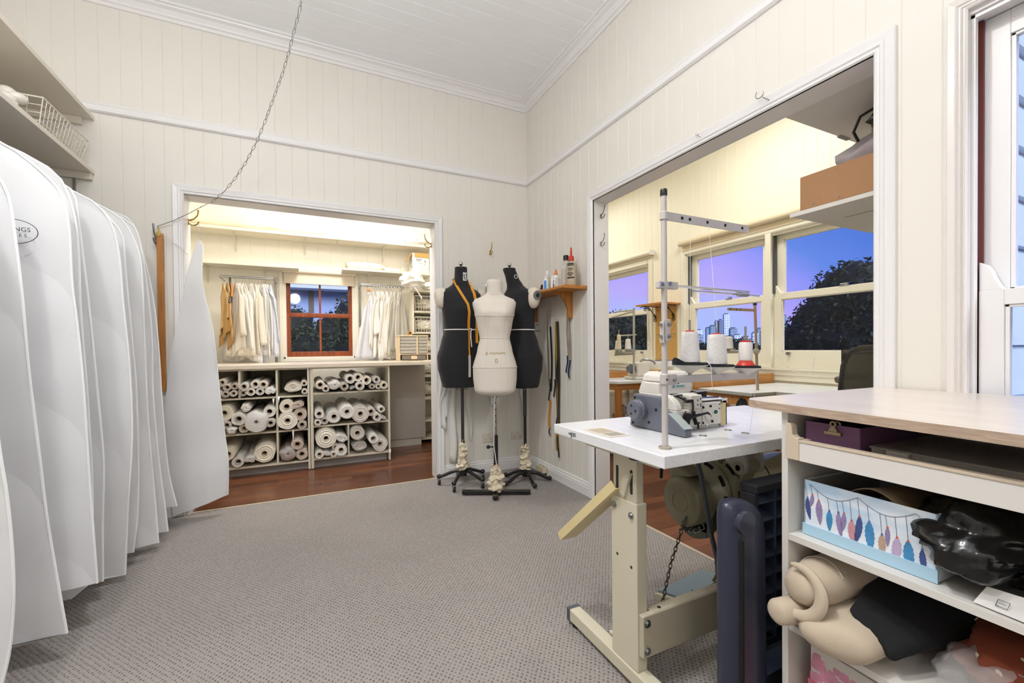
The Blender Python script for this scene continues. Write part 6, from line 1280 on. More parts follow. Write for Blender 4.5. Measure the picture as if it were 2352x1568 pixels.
for z in (1.078,1.110): g=G(); g.tube([(px+.004,py-.0115,z),(px+.004,py-.0145,z)],.0055,6); g.tube([(px+.004,py-.0145,z),(px+.004,py-.020,z)],.003,8); g.tube([(px-.014,py-.004,z),(px-.020,py-.004,z)],.004,8); obj('bolt',g,steel,cl)
g=G(); g.lathe([(.0095,1.395),(.011,1.397),(.011,1.416),(.0095,1.418)],18,Mx.Translation((px,py,0))); g.loft([[(x,y,z) for y,z in ((py-.002,1.396),(py+.002,1.396),(py+.002,1.417),(py+.010,1.417),(py+.010,1.419),(py-.002,1.419))] for x in (px+.008,1.236)]); ar=obj('top_arm',g,sm,t)
g=G()
for x in (.955,.985,1.055,1.13,1.205): g.tube([(x,py-.0025,1.408),(x,py-.0032,1.408)],.0045,10)
obj('arm_hole',g,mdark,ar)
g=G(); g.box(px-.025,px+.045,py-.008,py+.008,1.208,1.228); cl=obj('rod_clamp',g,sm,t,bev=.002)
g=G(); g.tube([(px-.015,py-.0085,1.218),(px-.015,py-.011,1.218)],.005,12); g.tube([(px+.012,py-.0085,1.222),(px+.012,py-.013,1.222)],.005,6); obj('bolt',g,steel,cl)
g=G(); g.tube([(px+.04,py,1.218),(1.195,py-.03,1.210)],.0038,8); g.tube([(.985,py-.012,1.205),(1.13,py-.008,1.205),(1.235,py-.035,1.199)],.0032,8); g.tube([(1.155,py-.025,1.202),(1.195,py-.026,1.203)],.007,8); obj('guide_rod',g,chrome,t,smooth=True)
g=G(); g.lathe([(.0095,.945),(.012,.947),(.012,.974),(.0095,.976)],18,Mx.Translation((px,py,0))); g.box(px+.008,px+.036,py-.010,py+.008,.945,.974); g.loft([[(x,y,z) for y,z in ((py-.008,.948),(py-.008,.968),(py+.004,.970),(py+.004,.948))] for x in (px+.03,1.262)]); ar=obj('tray_arm',g,sm,t,bev=.002)
g=G(); g.tube([(px-.003,py-.0125,.96),(px-.003,py-.0118,.96)],.003,8); obj('set_hole',g,mdark,ar)
g=G(); g.tube([(px+.024,py-.010,.958),(px+.024,py-.016,.958)],.0045,8); obj('bolt',g,steel,ar)
CN3=((.985,py,.975,.048),(1.094,py,.967,.048),(1.222,py,.960,.042)); foam=M('black_foam','#17181b',.9,var=.1,bump=.5,bs=200)
for i,(x,y,z,r) in enumerate(CN3):
    g=G(); g.lathe([(.010,z),(.012,z+.004),(r,z+.021),(r+.001,z+.023),(.012,z+.010)],32,Mx.Translation((x,y,0))); pl=obj('spool_plate',g,M('plate_grey','#d3d1cc',.4),t,smooth=50)
    g=G(); g.tube([(x,y,z-.010),(x,y,z+.002)],.005,8); g.tube([(x,y,z-.012),(x,y,z-.006)],.007,6); obj('nut',g,steel,pl)
    g=G(); g.tube([(x,y,z),(x,y,z+.150)],.0032,8); obj('spindle',g,steel,pl)
    if i<2 or True:
        g=G(); nn_=28; fl=[]
        rngs=[]
        for kk,(rr_,zz) in enumerate(((.02,.021),(r*.99,.0225),(r*1.0,.026),(r*.96,.029),(.02,.0285))):
            rngs.append([(x+rr_*cos(2*pi*k/nn_), y+rr_*sin(2*pi*k/nn_), z+zz+(.016*max(0,cos(2*pi*k/nn_-2.9))**6*(rr_/r) if i==0 and kk in(2,3) else 0)) for k in range(nn_)])
        g.loft(rngs); obj('foam_pad',g,foam,pl,smooth=50)
conet=cloth('cone_white','#dcd9d8',0,.6,140,.015)
def bigcone(label, x, y, z, prof, red, m):
    t = thing('thread_cone',label,'thread cone',(x,y,z),'thread cones on the foreground stand')
    g=G(Mx.Translation((x,y,z))); g.lathe(prof,32); obj('thread',g,m,t,smooth=45)
    for pr_ in red: g=G(Mx.Translation((x,y,z))); g.lathe(pr_,28); obj('cone_core',g,redp,t,smooth=45)
pc=lambda r0,r1,h:[(r0*.8,0),(r0,.003)]+[(r0+(r1-r0)*k/12,.003+(h-.008)*k/12) for k in range(1,13)]+[(r1*.93,h-.001),(r1*.6,h)]
bigcone('white thread cone nearest the pole of the foreground thread stand',.985,py,1.0035,pc(.0275,.0225,.088),[[(.013,.087),(.0125,.091),(.006,.092)]],conet)
bigcone('white thread cone in the middle of the foreground thread stand',1.094,py,.9955,pc(.029,.025,.089),[[(.0135,.088),(.013,.092),(.006,.093)]],conet)
bigcone('white thread cone on a red flared base at the end of the stand',1.222,py,.9885,[(.018,.016),(.0185,.0165),(.0192,.02),(.0192,.068),(.0165,.0725),(.013,.073)],[[(.026,.0005),(.0265,.002),(.0185,.0155),(.017,.016)],[(.014,.0725),(.015,.0735),(.015,.0775),(.008,.078)]],M('satin_thread','#d8d2cf',.4,var=.04,vs=40))
for i,(pts,l) in enumerate((([(1.018,py-.03,1.009),(1.015,py-.045,.995),(1.015,py-.05,.93),(1.04,1.01,.895),(1.06,1.03,.886)],'thin white thread from the left cone down to the overlocker'),([(1.262,py-.01,.985),(1.27,py,.94),(1.27,py+.02,.772)],'thin white thread from the right cone down to the table'),([(.985,py-.002,1.096),(.985,py-.003,1.40)],'thin upright thread above the left cone to the top guide arm'),([(1.094,py-.002,1.09),(1.06,py-.003,1.40)],'thin upright thread above the middle cone to the top guide arm'))):
    g=G(); g.tube(pts,.0007,4); one('sewing_thread',g,cordw,l,'thread','threads on the foreground stand')
# ================================================================ heater and storage bench in the near right corner
navy=M('navy_plastic','#2b2f42',.35,var=.04,coat=.15); navyd=M('navy_dark','#14161d',.5,var=.04)
t = thing('louvred_heater','dark navy upright louvred heater standing between the table leg and the storage bench','heater',(1.2,.79,0))
def colring(z, k, dx=0): # rounded column section
    return [(1.040+dx+(.078*k)*math.copysign(abs(cos(a))**.75,cos(a)), .768+.036*min(1,k+.15)*math.copysign(abs(sin(a))**.9,sin(a)), z) for a in [2*pi*j/32 for j in range(32)]]
g=G(); g.loft([colring(z,k,dx) for z,k,dx in ((.0,1.06,.004),(.25,1.02,.002),(.45,1.0,0),(.535,1.0,0),(.575,.95,-.003),(.605,.86,-.010),(.628,.70,-.020),(.642,.50,-.032),(.648,.25,-.038))]); co_=obj('end_column',g,navy,t,smooth=60)
g=G(); g.box(.990,.999,.729,.745,.02,.555); obj('column_seam',g,mdark,co_)
g=G(); g.tube([(1.008,.742,.598),(1.008,.726,.598)],.030,26); obj('pivot_button',g,navy,co_,smooth=True)
g=G(); g.box(1.115,1.66,.775,.83,.640,.664); g.box(1.115,1.13,.78,.83,.20,.64); g.box(1.64,1.66,.78,.83,.20,.64); g.box(1.115,1.66,.78,.83,.20,.222); g.box(1.13,1.64,.818,.83,.222,.64); obj('grille_frame',g,navyd,t,bev=.004)
g=G()
for k in range(8):
    z=.245+.052*k; g.loft([[(x,y,zz) for y,zz in ((.780,z),(.818,z+.020),(.818,z+.024),(.780,z+.004))] for x in (1.13,1.64)])
for x in (1.20,1.33,1.46,1.58): g.box(x-.002,x+.002,.778,.818,.222,.64)
obj('louvre',g,M('navy_slat','#3d4558',.4),t)
g=G(); g.loft([[(x,y,z) for x,y in ((1.06,.735),(1.60,.735),(1.60,.86),(1.06,.86))] for z in (.0,.145)]+[[(x,y,.165) for x,y in ((1.07,.745),(1.59,.745),(1.59,.85),(1.07,.85))]]); obj('base',g,navyd,t,bev=.004)
g=G(); g.box(1.09,1.58,.742,.80,.165,.168); obj('base_panel',g,M('slate_blue','#49576f',.4),t)
g=G(); g.tube([(1.10,.83,.37),(1.18,.87,.33),(1.25,.90,.335),(1.33,.92,.40)],.006,8); one('grey_cable',g,M('grey_cable','#5d676c',.5),'grey cable looping behind the heater grille','cable',smooth=True)
th_=math.radians(2.2); Mu = Mx.Translation((1.10,.69,0)) @ Mx.Rotation(-th_,4,'Z') @ Mx.Translation((-1.10,-.69,0))
U=lambda: G(Mu)
t = thing('storage_bench','white open storage bench with a pale wood-grain top along the right wall','bench',(1.4,.1,0))
benchtop=wood('bench_laminate','#e2d8cd','#d2c4b7',1,1.2,.28,12); bedge=wood('bench_edge','#bda894','#a08a78',1,1.6,.5,26)
wl=M('bench_white','#d9d5cf',.42,var=.02)
def topoly(k=0): return [(1.785,.796),(1.16,.808+k),(1.125-k*.4,.803+k),(1.098-k,.786+k*.5),(1.087-k,.755),(1.070-k,.60),(1.032-k,.266),(.985-k,-.16),(.955-k,-.45),(1.785,-.45)]
g=G(); g.prism(topoly(),.8835,.9035); obj('benchtop',g,benchtop,t)
g=G(); P0=topoly(.0008)[1:9]; P1=topoly(-.001)[1:9]; g.loft([[(x,y,z) for x,y in P0+P1[::-1]] for z in (.8832,.9030)]); obj('edge_band',g,bedge,t)
for y0_ in (.682,-.42): g=U(); g.box(1.10,1.75,y0_,y0_+.016,.03,.883); obj('side_panel',g,wl,t,bev=.0008)
g=U(); g.box(1.735,1.75,-.404,.682,.03,.883); obj('back_panel',g,wl,t)
for z in (.574,.345): g=U(); g.box(1.102,1.735,-.404,.682,z-.017,z); obj('shelf',g,wl,t,bev=.0008)
g=U(); g.box(1.102,1.735,-.404,.682,.03,.062); obj('bottom_shelf',g,wl,t)
g=U(); g.box(1.15,1.70,-.38,.66,.0,.03); obj('plinth',g,M('plinth_grey','#9b968f',.5),t)
beige=M('beige_plastic','#cbbba6',.45,var=.02)
g=U(); g.box(1.092,1.106,-.38,.648,.766,.812); dr=obj('drawer',g,M('drawer_white','#dedad5',.35,var=.01),t,bev=.001)
g=U(); g.box(1.090,1.108,-.38,.648,.812,.818); g.box(1.106,1.70,.640,.652,.77,.818); g.box(1.106,1.70,-.38,.648,.768,.772); obj('drawer_rim',g,beige,dr,bev=.001)
g=U(); g.loft([[(x,y,z) for y,z in ((.682,.766),(.648,.766),(.648,.822),(.658,.822),(.664,.828),(.666,.848),(.670,.856),(.680,.856))] for x in (1.090,1.112)]); obj('drawer_end_cap',g,beige,dr,bev=.002)
# drawer contents
prp=M('purple_card','#6c4868',.6,var=.04); 
t = thing('purple_box','purple box with a brass bulldog clip in the drawer of the storage bench','box',(1.25,.59,.772))
g=U(); x0,x1,y0,y1,z0,z1=1.125,1.36,.532,.655,.773,.862
g.box(x0,x0+.003,y0,y1,z0,z1); g.box(x1-.003,x1,y0,y1,z0,z1); g.box(x0,x1,y0,y0+.003,z0,z1); g.box(x0,x1,y1-.003,y1,z0,z1); g.box(x0,x1,y0,y1,z0,z0+.003); obj('box_walls',g,prp,t)
g=U(); lump(g,(1.24,.60,.815),.09,.045,.035,3,.3,3,14,10); obj('dark_contents',g,M('dark_filling','#1c1a1d',.7),t,smooth=80)
t = thing('bulldog_clip','brass bulldog clip on the front of the purple box','clip',(1.12,.588,.84))
bn=M('aged_brass','#9c8d74',.35,.9,var=.1)
g=U(); g.tube([(1.121,.570,.842),(1.121,.606,.842)],.0045,8); g.box(1.119,1.124,.570,.606,.838,.846); obj('jaw',g,bn,t,smooth=True)
g=U(); g.loft([[(1.1195,y,z) for y,z in ((.577,.846),(.599,.846),(.592,.858),(.584,.858))],[(1.1225,y,z) for y,z in ((.577,.846),(.599,.846),(.592,.858),(.584,.858))]]); g.tube([(1.121,.588+.0055*cos(a),.864+.0055*sin(a)) for a in [2*pi*k/14 for k in range(15)]],.0025,6); g.tube([(1.128,.582+.0055*cos(a),.864+.0055*sin(a)) for a in [2*pi*k/14 for k in range(15)]],.0022,6); obj('lever',g,bn,t,smooth=True)
t = thing('divided_case','clear plastic case with many dividers lying in the drawer of the storage bench','case',(1.3,.3,.80))
ccl=film('case_plastic','#b9b2aa',.30,.15,0)
g=U(); g.box(1.13,1.132,.02,.515,.774,.822); g.box(1.398,1.40,.02,.515,.774,.822); g.box(1.13,1.40,.513,.515,.774,.822); g.box(1.13,1.40,.02,.022,.774,.822); g.box(1.13,1.40,.02,.515,.774,.776); g.box(1.127,1.403,.018,.517,.823,.827); cs=obj('case_shell',g,ccl,t)
for x in (1.19,1.25,1.31): g=U(); g.box(x,x+.0015,.024,.511,.776,.818); obj('divider',g,ccl,cs)
for y in (.10,.18,.26,.34,.42): g=U(); g.box(1.133,1.397,y,y+.0015,.776,.818); obj('divider',g,ccl,cs)
g=U(); g.box(1.122,1.131,.445,.485,.805,.824); obj('latch',g,M('latch_clear','#a59f98',.3,trans=.3),t,bev=.002)
g=U()
for k in range(40): g.ball((1.15+.03*R_.random(),.20+.05*R_.random(),.779+.006*R_.random()),.004,n=6,m=4)
obj('gold_beads',g,M('gold_beads','#b79a52',.4,.4),t,kind='stuff')
g=U(); g.box(1.45,1.65,-.05,.30,.775,.835); one('blue_case',g,M('deep_blue','#20307a',.4),'deep blue case at the back of the drawer behind the divided case','case',bev=.004)
# feather box
t = thing('feather_box','pale blue open box printed with hanging feathers on the middle shelf of the bench','box',(1.3,.53,.575))
skym=M('box_sky','#dfe8f1',.6,var=0); N=skym.node_tree.nodes; L=skym.node_tree.links
tc=N.new('ShaderNodeTexCoord'); nn=N.new('ShaderNodeTexNoise'); nn.inputs['Scale'].default_value=14; mpn=N.new('ShaderNodeMapping'); mpn.inputs['Scale'].default_value=(1,.5,1.6); rpn=ramp(N,[(.35,'#b9d2ea'),(.6,'#e9edf3')]); L.new(tc.outputs['Object'],mpn.inputs[0]); L.new(mpn.outputs[0],nn.inputs['Vector']); L.new(nn.outputs['Fac'],rpn.inputs[0]); L.new(rpn.outputs[0],N['Principled BSDF'].inputs['Base Color'])
ins=M('box_inside','#a9a7a6',.7,var=.03)
x0,x1,y0,y1,z0,z1=1.135,1.46,.405,.663,.576,.712
g=U(); g.box(x0,x0+.0025,y0,y1,z0,z1); g.box(x1-.0025,x1,y0,y1,z0,z1); g.box(x0,x1,y0,y0+.0025,z0,z1); g.box(x0,x1,y1-.0025,y1,z0,z1); bx=obj('box_walls',g,skym,t)
g=U(); g.box(x0+.003,x1-.003,y0+.003,y1-.003,z0,z0+.003); g.box(x0+.0026,x0+.0032,y0+.003,y1-.003,z0,z1-.003); g.box(x1-.0032,x1-.0026,y0+.003,y1-.003,z0,z1-.003); g.box(x0,x1,y1-.0032,y1-.0026,z0,z1-.003); obj('box_lining',g,ins,t)
g=U(); g.box(x0-.003,x0,y0-.002,y1+.003,z0-.0005,z0+.026); g.box(x0,x1,y1,y1+.003,z0-.0005,z0+.026); obj('base_band',g,M('band_blue','#a9cbe0',.6,var=.05,vs=20),t)
xf=x0-.0004
fc=[M('feather_navy','#3d4f86',.6,var=.3,vs=60),M('feather_mauve','#8f7fa8',.6,var=.25,vs=60),M('feather_blue','#3f86b8',.6,var=.35,vs=60),M('feather_pink','#c48f98',.6,var=.25,vs=60),M('feather_lilac','#b9a6c6',.6,var=.2,vs=60),M('feather_tan','#b59a86',.6,var=.3,vs=60)]
strm=M('string_print','#6d6a72',.7,var=0); bead=[M('bead_red','#d0604a',.5),M('bead_blue','#4a6fa0',.5)]
FE=[(.655,.667,.042,.009,0,.12,0),(.643,.678,.026,.007,1,-.2,1),(.628,.668,.046,.011,1,.05,1),(.604,.651,.038,.010,2,.0,0),(.584,.654,.046,.009,1,.12,0),(.572,.656,.034,.008,1,-.1,1),(.556,.645,.044,.012,3,.05,1),(.540,.660,.052,.010,0,-.15,1),(.521,.655,.052,.013,2,.05,0),(.497,.636,.038,.010,5,.0,0),(.487,.655,.032,.007,1,.0,1),(.470,.640,.046,.012,4,-.1,1),(.451,.640,.052,.013,2,.05,1),(.428,.632,.036,.008,0,.1,0)]
for j in range(6):
    g=U()
    for (y,z,h,w,c,tl_,bd_) in FE:
        if c!=j: continue
        pts=[]
        for s_ in (1,-1):
            for k in range(21):
                v=k/20 if s_==1 else 1-k/20; ww=w*.92*sin(pi*min(1,v**.8*.95+.03))**.75*(.93+.10*sin(v*40)); hh=h*1.25; pts.append((xf, y-s_*ww*.8-tl_*hh*v*v, z-hh*v))
        n_=len(pts); g.loft([pts,[(p[0]-.0004,p[1],p[2]) for p in pts]])
    obj('feather_print',g,fc[j],bx)
for j in range(2):
    g=U()
    for (y,z,h,w,c,tl_,bd_) in FE:
        if bd_==j: g.ball((xf-.0004,y,z+.001),.0008,.0024,.003,8,5)
    obj('printed_bead',g,bead[1-j],bx)
g=U()
def gar(y): return .703-.022*sin(pi*((.648-y)/.105 % 1))
g.tube([(xf-.0006,.650-.0022*k,gar(.650-.0022*k)) for k in range(100)],.0005,4)
for (y,z,h,w,c,tl_,bd_) in FE: g.tube([(xf-.0006,y+.004,gar(y+.004)),(xf-.0006,y+.002,(gar(y)+z)/2),(xf-.0006,y,z)],.00045,4)
obj('printed_string',g,strm,bx)
g=U(); g.grid(lambda u,v:(1.16+.26*v,.60-.16*u,.66+.062*sin(pi*min(1,u*.9+.1))-.03*v),12,6); one('tan_paper',g,M('tan_paper','#a8977c',.8,var=.04),'curved tan paper standing in the feather box','paper',solid=.002,smooth=80)
g=U(); lump(g,(1.38,.62,.735),.03,.03,.03,8,.4,3,12,8); one('black_scrap',g,M('black_bin_film','#0b0b0c',.22,var=0,bump=1,bs=26,coat=.3),'small scrap of black plastic at the back of the feather box','plastic',smooth=80)
# black plastic bags on the middle shelf
bf=M('black_bin_film','#0b0b0c',.22)
def crinkle(label, c, r, seed, nm='bin_bag', fl=None, extra=None):
    rr=random.Random(seed); g=U(); n,m=56,36; rings=[]
    for i in range(m+1):
        ring=[]
        for k in range(n):
            d=V((max(sin(pi*i/m),1e-3)*cos(2*pi*k/n), max(sin(pi*i/m),1e-3)*sin(2*pi*k/n), -cos(pi*i/m)))
            w=1+.22*NZ.noise(d*1.8+V((seed,0,0))); q=d*2.6+V((seed*3.0,1,2)); f1=abs(NZ.noise(q)); q2=d*6.0+V((1,seed,4)); f2=abs(NZ.noise(q2))
            w+= .20*(.25-f1)+.13*(.2-f2)
            p=V((c[0]+d.x*r[0]*w,c[1]+d.y*r[1]*w,c[2]+d.z*r[2]*w))
            if fl: p.z=max(p.z,fl+.001); p.z=min(p.z,.742)
            if extra: p=extra(p)
            ring.append(p)
        rings.append(ring)
    g.loft(rings); return one(nm,g,bf,label,'plastic bag',smooth=70)
def corner(p):
    q=V((1.118,.492,.678)); d=(p-q).length; s_=math.exp(-(d/.045)**2); return p.lerp(q,s_*.9)
crinkle('crinkled black plastic bag spilling over the feather box on the middle shelf',(1.27,.368,.665),(.17,.098,.092),2.3,fl=.574,extra=corner)
crinkle('second black plastic bag at the right end of the middle shelf',(1.22,.205,.645),(.135,.085,.078),7.7,fl=.574)
crinkle('deep black plastic bag at the back of the middle shelf',(1.52,.25,.665),(.15,.24,.075),5.1,fl=.574)
t=thing('paper_label','white printed paper tag under the black bag at the shelf front','label',(1.11,.31,.576))
g=U(); g.add([(1.112,.345,.5765),(1.106,.27,.5775),(1.16,.27,.60),(1.135,.335,.605)],[(0,1,2,3)]); obj('paper',g,M('tag_paper2','#d9d6d2',.6),t,solid=.0006)
g=U(); g.tube([(1.1175,.318,.584),(1.1165,.303,.584),(1.1275,.303,.592),(1.1285,.318,.592),(1.1175,.318,.584)],.0006,4,False); g.tube([(1.121,.315,.5885),(1.121,.306,.5885)],.0005,4); obj('printing',g,ink,t)
# stuffed arms for dress forms on the lower shelf
calf=cloth('calico_arm','#c0b09b',0,.3,350,.03)
def arm(g, pts, rs, fl=1.0, n=22):
    pts=[V(p) for p in pts]; rings=[]
    for i,p in enumerate(pts):
        tt=(pts[min(i+1,len(pts)-1)]-pts[max(i-1,0)]).normalized(); a=V((0,0,1)); a=(a-tt*a.dot(tt)).normalized(); b=tt.cross(a)
        rings.append([p+b*rs[i]*cos(2*pi*k/n)+a*rs[i]*fl*sin(2*pi*k/n) for k in range(n)])
    g.loft(rings)
t=thing('stuffed_arm','cream stuffed calico arm with a curved collar flap, upper one on the lower shelf','dress form arm',(1.25,.62,.43))
g=U(); arm(g,[(1.045,.628,.472),(1.05,.627,.472),(1.07,.625,.472),(1.12,.622,.474),(1.22,.620,.478),(1.35,.618,.480),(1.50,.61,.476),(1.60,.60,.470),(1.62,.60,.47)],[.01,.034,.046,.054,.056,.056,.052,.045,.02],.93); ab=obj('arm_body',g,calf,t,smooth=70)
g=U(); rim=[(1.052+.010*sin(a)-.012*(1-abs(sin(a/2-.6))), .628+.057*cos(a), .470+.056*sin(a)) for a in [1.35+4.1*k/26 for k in range(27)]]
g.tube(rim,[.004+.011*max(0,sin(pi*k/26))**.6 for k in range(27)],10,flat=.7); obj('collar_flap',g,calf,ab,smooth=True)
g=U(); g.tube([(1.05+.06*sin(a)*.3+.075,.622+.056*cos(a),.474+.0535*sin(a)) for a in [.2+2.4*k/14 for k in range(15)]],.0009,4); obj('seam_line',g,cordw,ab)
t=thing('stuffed_arm','narrow end of a cream stuffed arm poking out past the bench side','dress form arm',(1.1,.65,.39))
g=U(); arm(g,[(1.012,.655,.408),(1.016,.655,.408),(1.022,.654,.408),(1.07,.648,.404),(1.12,.642,.40)],[.012,.024,.029,.032,.033],1.0); obj('arm_body',g,calf,t,smooth=50)
t=thing('stuffed_arm','wide tapering cream stuffed arm lying lowest on the lower shelf','dress form arm',(1.2,.57,.346))
g=U(); arm(g,[(1.035,.545,.394),(1.042,.548,.394),(1.06,.553,.394),(1.11,.56,.394),(1.22,.57,.396),(1.36,.575,.396),(1.52,.575,.392),(1.60,.57,.39)],[.02,.055,.072,.080,.082,.078,.07,.05],.58); obj('arm_body',g,calf,t,smooth=70)
t=thing('black_pad','black wedge-shaped felt pad leaning on the cream arms','pad',(1.25,.48,.38))
g=U(); g.loft([[(1.105,.548,.452),(1.105,.468,.402),(1.112,.462,.385),(1.112,.475,.382),(1.112,.545,.440)],[(1.20,.565,.478),(1.20,.445,.430),(1.205,.438,.405),(1.205,.45,.39),(1.205,.55,.45)],[(1.36,.58,.50),(1.36,.40,.46),(1.36,.395,.42),(1.36,.41,.40),(1.36,.56,.46)],[(1.55,.585,.49),(1.55,.38,.46),(1.55,.375,.42),(1.55,.39,.40),(1.55,.57,.46)]]); obj('felt',g,M('black_felt','#16171a',.95,var=.1,bump=.4,bs=250),t,bev=.006,smooth=50)
t=thing('polka_dot_fabric','rust red fabric with cream spots in clear plastic on the lower shelf','fabric',(1.3,.3,.346))
rust=M('rust_fabric','#7d3a22',.9,var=.08)
g=U(); lump(g,(1.30,.285,.41),.15,.125,.068,31,.28,2.4,34,22,flat=.347); rf=obj('fabric',g,rust,t,smooth=80)
pv=list(g.v); g=G(); rr=random.Random(5); cc=Mu@V((1.30,.285,.41)); 
for _ in range(60):
    p=pv[rr.randrange(120,len(pv)-120)]
    if p.z<.37: continue
    d=(p-cc).normalized(); a=d.orthogonal().normalized(); b=d.cross(a); q=p+d*.0008; r1=.0045+.002*rr.random()
    g.loft([[q+d*h+(a*cos(2*pi*k/10)+b*.65*sin(2*pi*k/10))*r1 for k in range(10)] for h in (-.001,.0008)])
obj('spots',g,M('cream_spot','#d2c3a8',.8,var=0),rf)
g=U(); n_=34
rings=[]
for i in range(23):
    ring=[]
    for k in range(n_):
        d=V((max(sin(pi*i/22),1e-3)*cos(2*pi*k/n_),max(sin(pi*i/22),1e-3)*sin(2*pi*k/n_),-cos(pi*i/22))); w=1+.25*NZ.noise(d*2.4+V((9,9,2)))+.12*(.2-abs(NZ.noise(d*6)))
        ring.append(V((1.215+d.x*.115*w,.345+d.y*.085*w,max(.3475,.388+d.z*.062*w))))
    rings.append(ring)
g.loft(rings); obj('plastic_bag',g,film('clear_crinkle','#e4e0de',.30,.12,.9,30),t,smooth=80)
t=thing('hose_nozzle','black plastic nozzle with a ribbed hose in front of the spotted fabric','nozzle',(1.1,.33,.35))
g=U(); g.tube([(1.118,.40,.368),(1.112,.385,.369),(1.105,.36,.370),(1.10,.335,.369),(1.10,.31,.368)],[.010,.0145,.016,.016,.015],16,flat=.8); obj('grip',g,M('gloss_black','#101012',.2,coat=.4),t,smooth=True)
g=U(); g.tube([(1.10+.0,.315-.004*k,.372+.0018*(k%2)) for k in range(26)],[.017+.002*(k%2) for k in range(26)],16); obj('ribbed_hose',g,M('hose_black','#17171a',.4),t,smooth=True)
# box and cloth below the lower shelf
t=thing('pink_box','white box with a pink flower print and pink base under the lower shelf','box',(1.3,.5,.063))
g=U(); g.box(1.135,1.48,.36,.648,.09,.302); pbx=obj('carton',g,M('print_white','#d9d2ca',.6,var=.02),t,bev=.001)
g=U(); g.box(1.130,1.135,.355,.652,.063,.215); g.box(1.135,1.485,.648,.652,.063,.215); obj('base_band',g,M('pink_base','#c4687a',.6,var=.05),t)
g=U(); rr=random.Random(4)
for _ in range(60):
    y=.52+.125*rr.random(); z=.222+.06*rr.random()*(1-(.64-y)*2); r1=.004+.006*rr.random(); g.loft([[(h,y+r1*cos(2*pi*k/8)*(1+.3*(k%2)),z+r1*sin(2*pi*k/8)*(1+.3*(k%2))) for k in range(8)] for h in (1.1349,1.1342-.0003*rr.random())])
obj('flower_print',g,M('flower_pink','#d08fa6',.6,var=.35,vs=50),pbx)
g=U(); lump(g,(1.28,.45,.313),.14,.14,.012,6,.2,2,24,10); one('black_cloth',g,M('black_cloth','#161618',.9,var=.1),'flat black cloth on the box under the lower shelf','cloth',smooth=80)
# ================================================================ camera, sky, lights
cam = bpy.data.cameras.new('camera'); co = link(bpy.data.objects.new('camera', cam)); bpy.context.scene.camera = co
fpx, yaw, pit, rol = 991.67, .447486, -.0121888, -.0094662
cam.sensor_fit = 'HORIZONTAL'; cam.sensor_width = 36; cam.lens = fpx/2352*36
cam.shift_x = 0; cam.shift_y = (811.12-784)/2352; cam.clip_start = .02; cam.clip_end = 3000
r = V((cos(yaw),-sin(yaw),0)); F = V((sin(yaw),cos(yaw),0)); u = V((0,0,1))
F, u = F*cos(pit)+u*sin(pit), u*cos(pit)-F*sin(pit)
r, u = r*cos(rol)+u*sin(rol), u*cos(rol)-r*sin(rol)
co.matrix_world = Mx(((r.x,u.x,-F.x,0),(r.y,u.y,-F.y,0),(r.z,u.z,-F.z,1.05),(0,0,0,1)))
wd = bpy.data.worlds.new('dusk_sky'); bpy.context.scene.world = wd; wd.use_nodes = True; N = wd.node_tree.nodes; L = wd.node_tree.links
bg = N['Background']; tc = N.new('ShaderNodeTexCoord'); sp = N.new('ShaderNodeSeparateXYZ'); L.new(tc.outputs['Generated'], sp.inputs[0])
nz = N.new('ShaderNodeTexNoise'); nz.inputs['Scale'].default_value = 2.2; nz.inputs['Detail'].default_value = 4
mp = N.new('ShaderNodeMapping'); mp.inputs['Scale'].default_value = (1,1,5); L.new(tc.outputs['Generated'], mp.inputs[0]); L.new(mp.outputs[0], nz.inputs['Vector'])
ma = N.new('ShaderNodeMath'); ma.operation = 'MULTIPLY_ADD'; L.new(nz.outputs['Fac'], ma.inputs[0]); ma.inputs[1].default_value = .10; L.new(sp.outputs['Z'], ma.inputs[2])
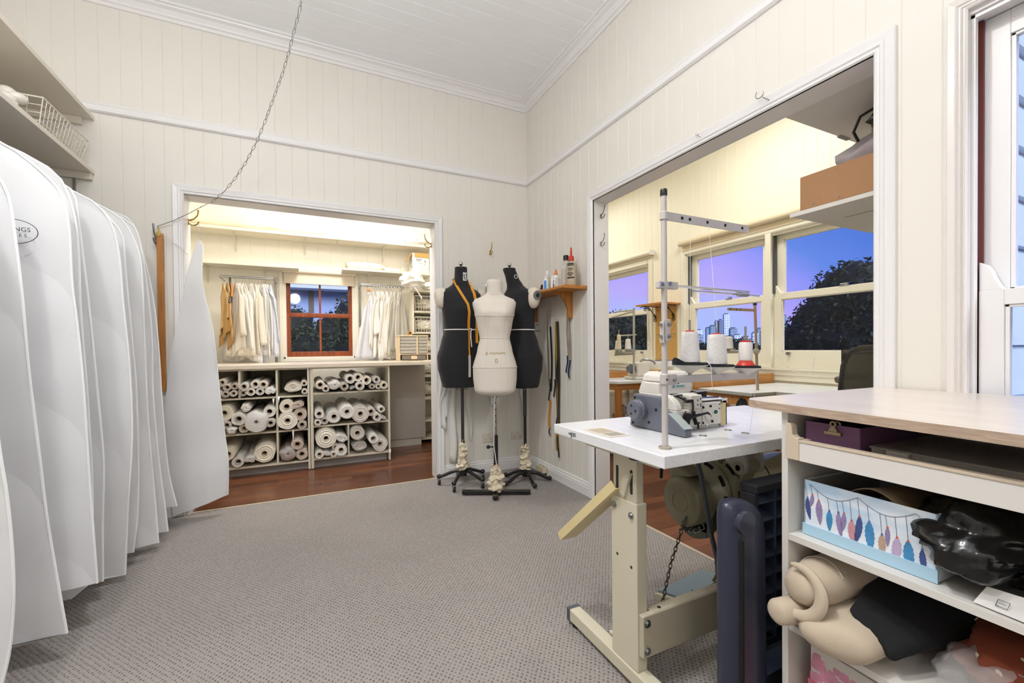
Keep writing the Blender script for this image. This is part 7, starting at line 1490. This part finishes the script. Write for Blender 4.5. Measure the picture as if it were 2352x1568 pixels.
# the sky turns bluer towards the right of the view
s1 = N.new('ShaderNodeMath'); s1.operation = 'SUBTRACT'; s1.inputs[0].default_value = .56; L.new(sp.outputs['Y'], s1.inputs[1])
s2 = N.new('ShaderNodeMath'); s2.operation = 'MAXIMUM'; L.new(s1.outputs[0], s2.inputs[0]); s2.inputs[1].default_value = -.05
sx = N.new('ShaderNodeMath'); sx.operation = 'MULTIPLY_ADD'; L.new(s2.outputs[0], sx.inputs[0]); sx.inputs[1].default_value = 1.0; L.new(ma.outputs[0], sx.inputs[2])
rp = ramp(N, [(0,'#a3bdf3'),(.07,'#abb8fb'),(.11,'#b6a8f6'),(.16,'#a59df9'),(.22,'#8c93f6'),(.28,'#5f86e4'),(.40,'#4573d8')])
L.new(sx.outputs[0], rp.inputs[0]); L.new(rp.outputs[0], bg.inputs[0]); bg.inputs[1].default_value = 1.0
def lamp(nm, loc, e, col, rad, kind='POINT', size=None, rot=None):
    l = bpy.data.lights.new(nm, kind); l.energy = e; l.color = col
    if kind == 'POINT': l.shadow_soft_size = rad
    else: l.size = size
    o = link(bpy.data.objects.new(nm, l)); o.location = loc
    if rot: o.rotation_euler = rot
    return o
lamp('ceiling_light', (-.15,1.05,3.0), 27, (.985,.99,1.0), 0, 'AREA', .16, (0,0,0))
lamp('ceiling_light_left', (-.80,.60,3.0), 20, (.985,.99,1.0), 0, 'AREA', .12, (0,0,0))
lamp('added_rear_fill', (-.2,-1.2,2.3), 22, (.985,.99,1.0), .12)  # unseen soft fill light added behind the camera
lamp('added_ceiling_uplight', (-.42,.85,1.95), 46, (.96,.98,1.0), .1, 'AREA', .5, (pi,0,0))  # unseen uplight added to brighten the ceiling and bounce light back down
lamp('left_room_light', (.3,3.95,3.1), 30, (1,.98,.945), 0, 'AREA', .5, (0,0,0))
lamp('left_room_bulb', (.3,3.85,2.55), 17, (1,.98,.945), .1)
lamp('right_room_light', (2.75,2.2,3.1), 22, (1,.98,.93), 0, 'AREA', .5, (0,0,0))
lamp('right_room_bulb', (2.6,2.6,2.7), 4, (1,.98,.93), .1)
lamp('right_room_far_light', (2.75,4.6,3.0), 20, (1,.98,.93), 0, 'AREA', .5, (0,0,0))
l = bpy.data.lights.new('afterglow','SUN'); l.energy = 3.4; l.angle = .5; l.color = (.80,.87,1.0)
o = link(bpy.data.objects.new('afterglow', l)); o.rotation_euler = (math.radians(66),0,math.radians(6))
vs = bpy.context.scene.view_settings; vs.view_transform = 'Standard'; vs.look = 'None'; vs.gamma = 1; vs.exposure = .08; vs.use_curve_mapping = False
bpy.context.scene.cycles.max_bounces = 10; bpy.context.scene.cycles.diffuse_bounces = 6; bpy.context.scene.cycles.transparent_max_bounces = 16
bpy.context.scene.cycles.sample_clamp_indirect = 6
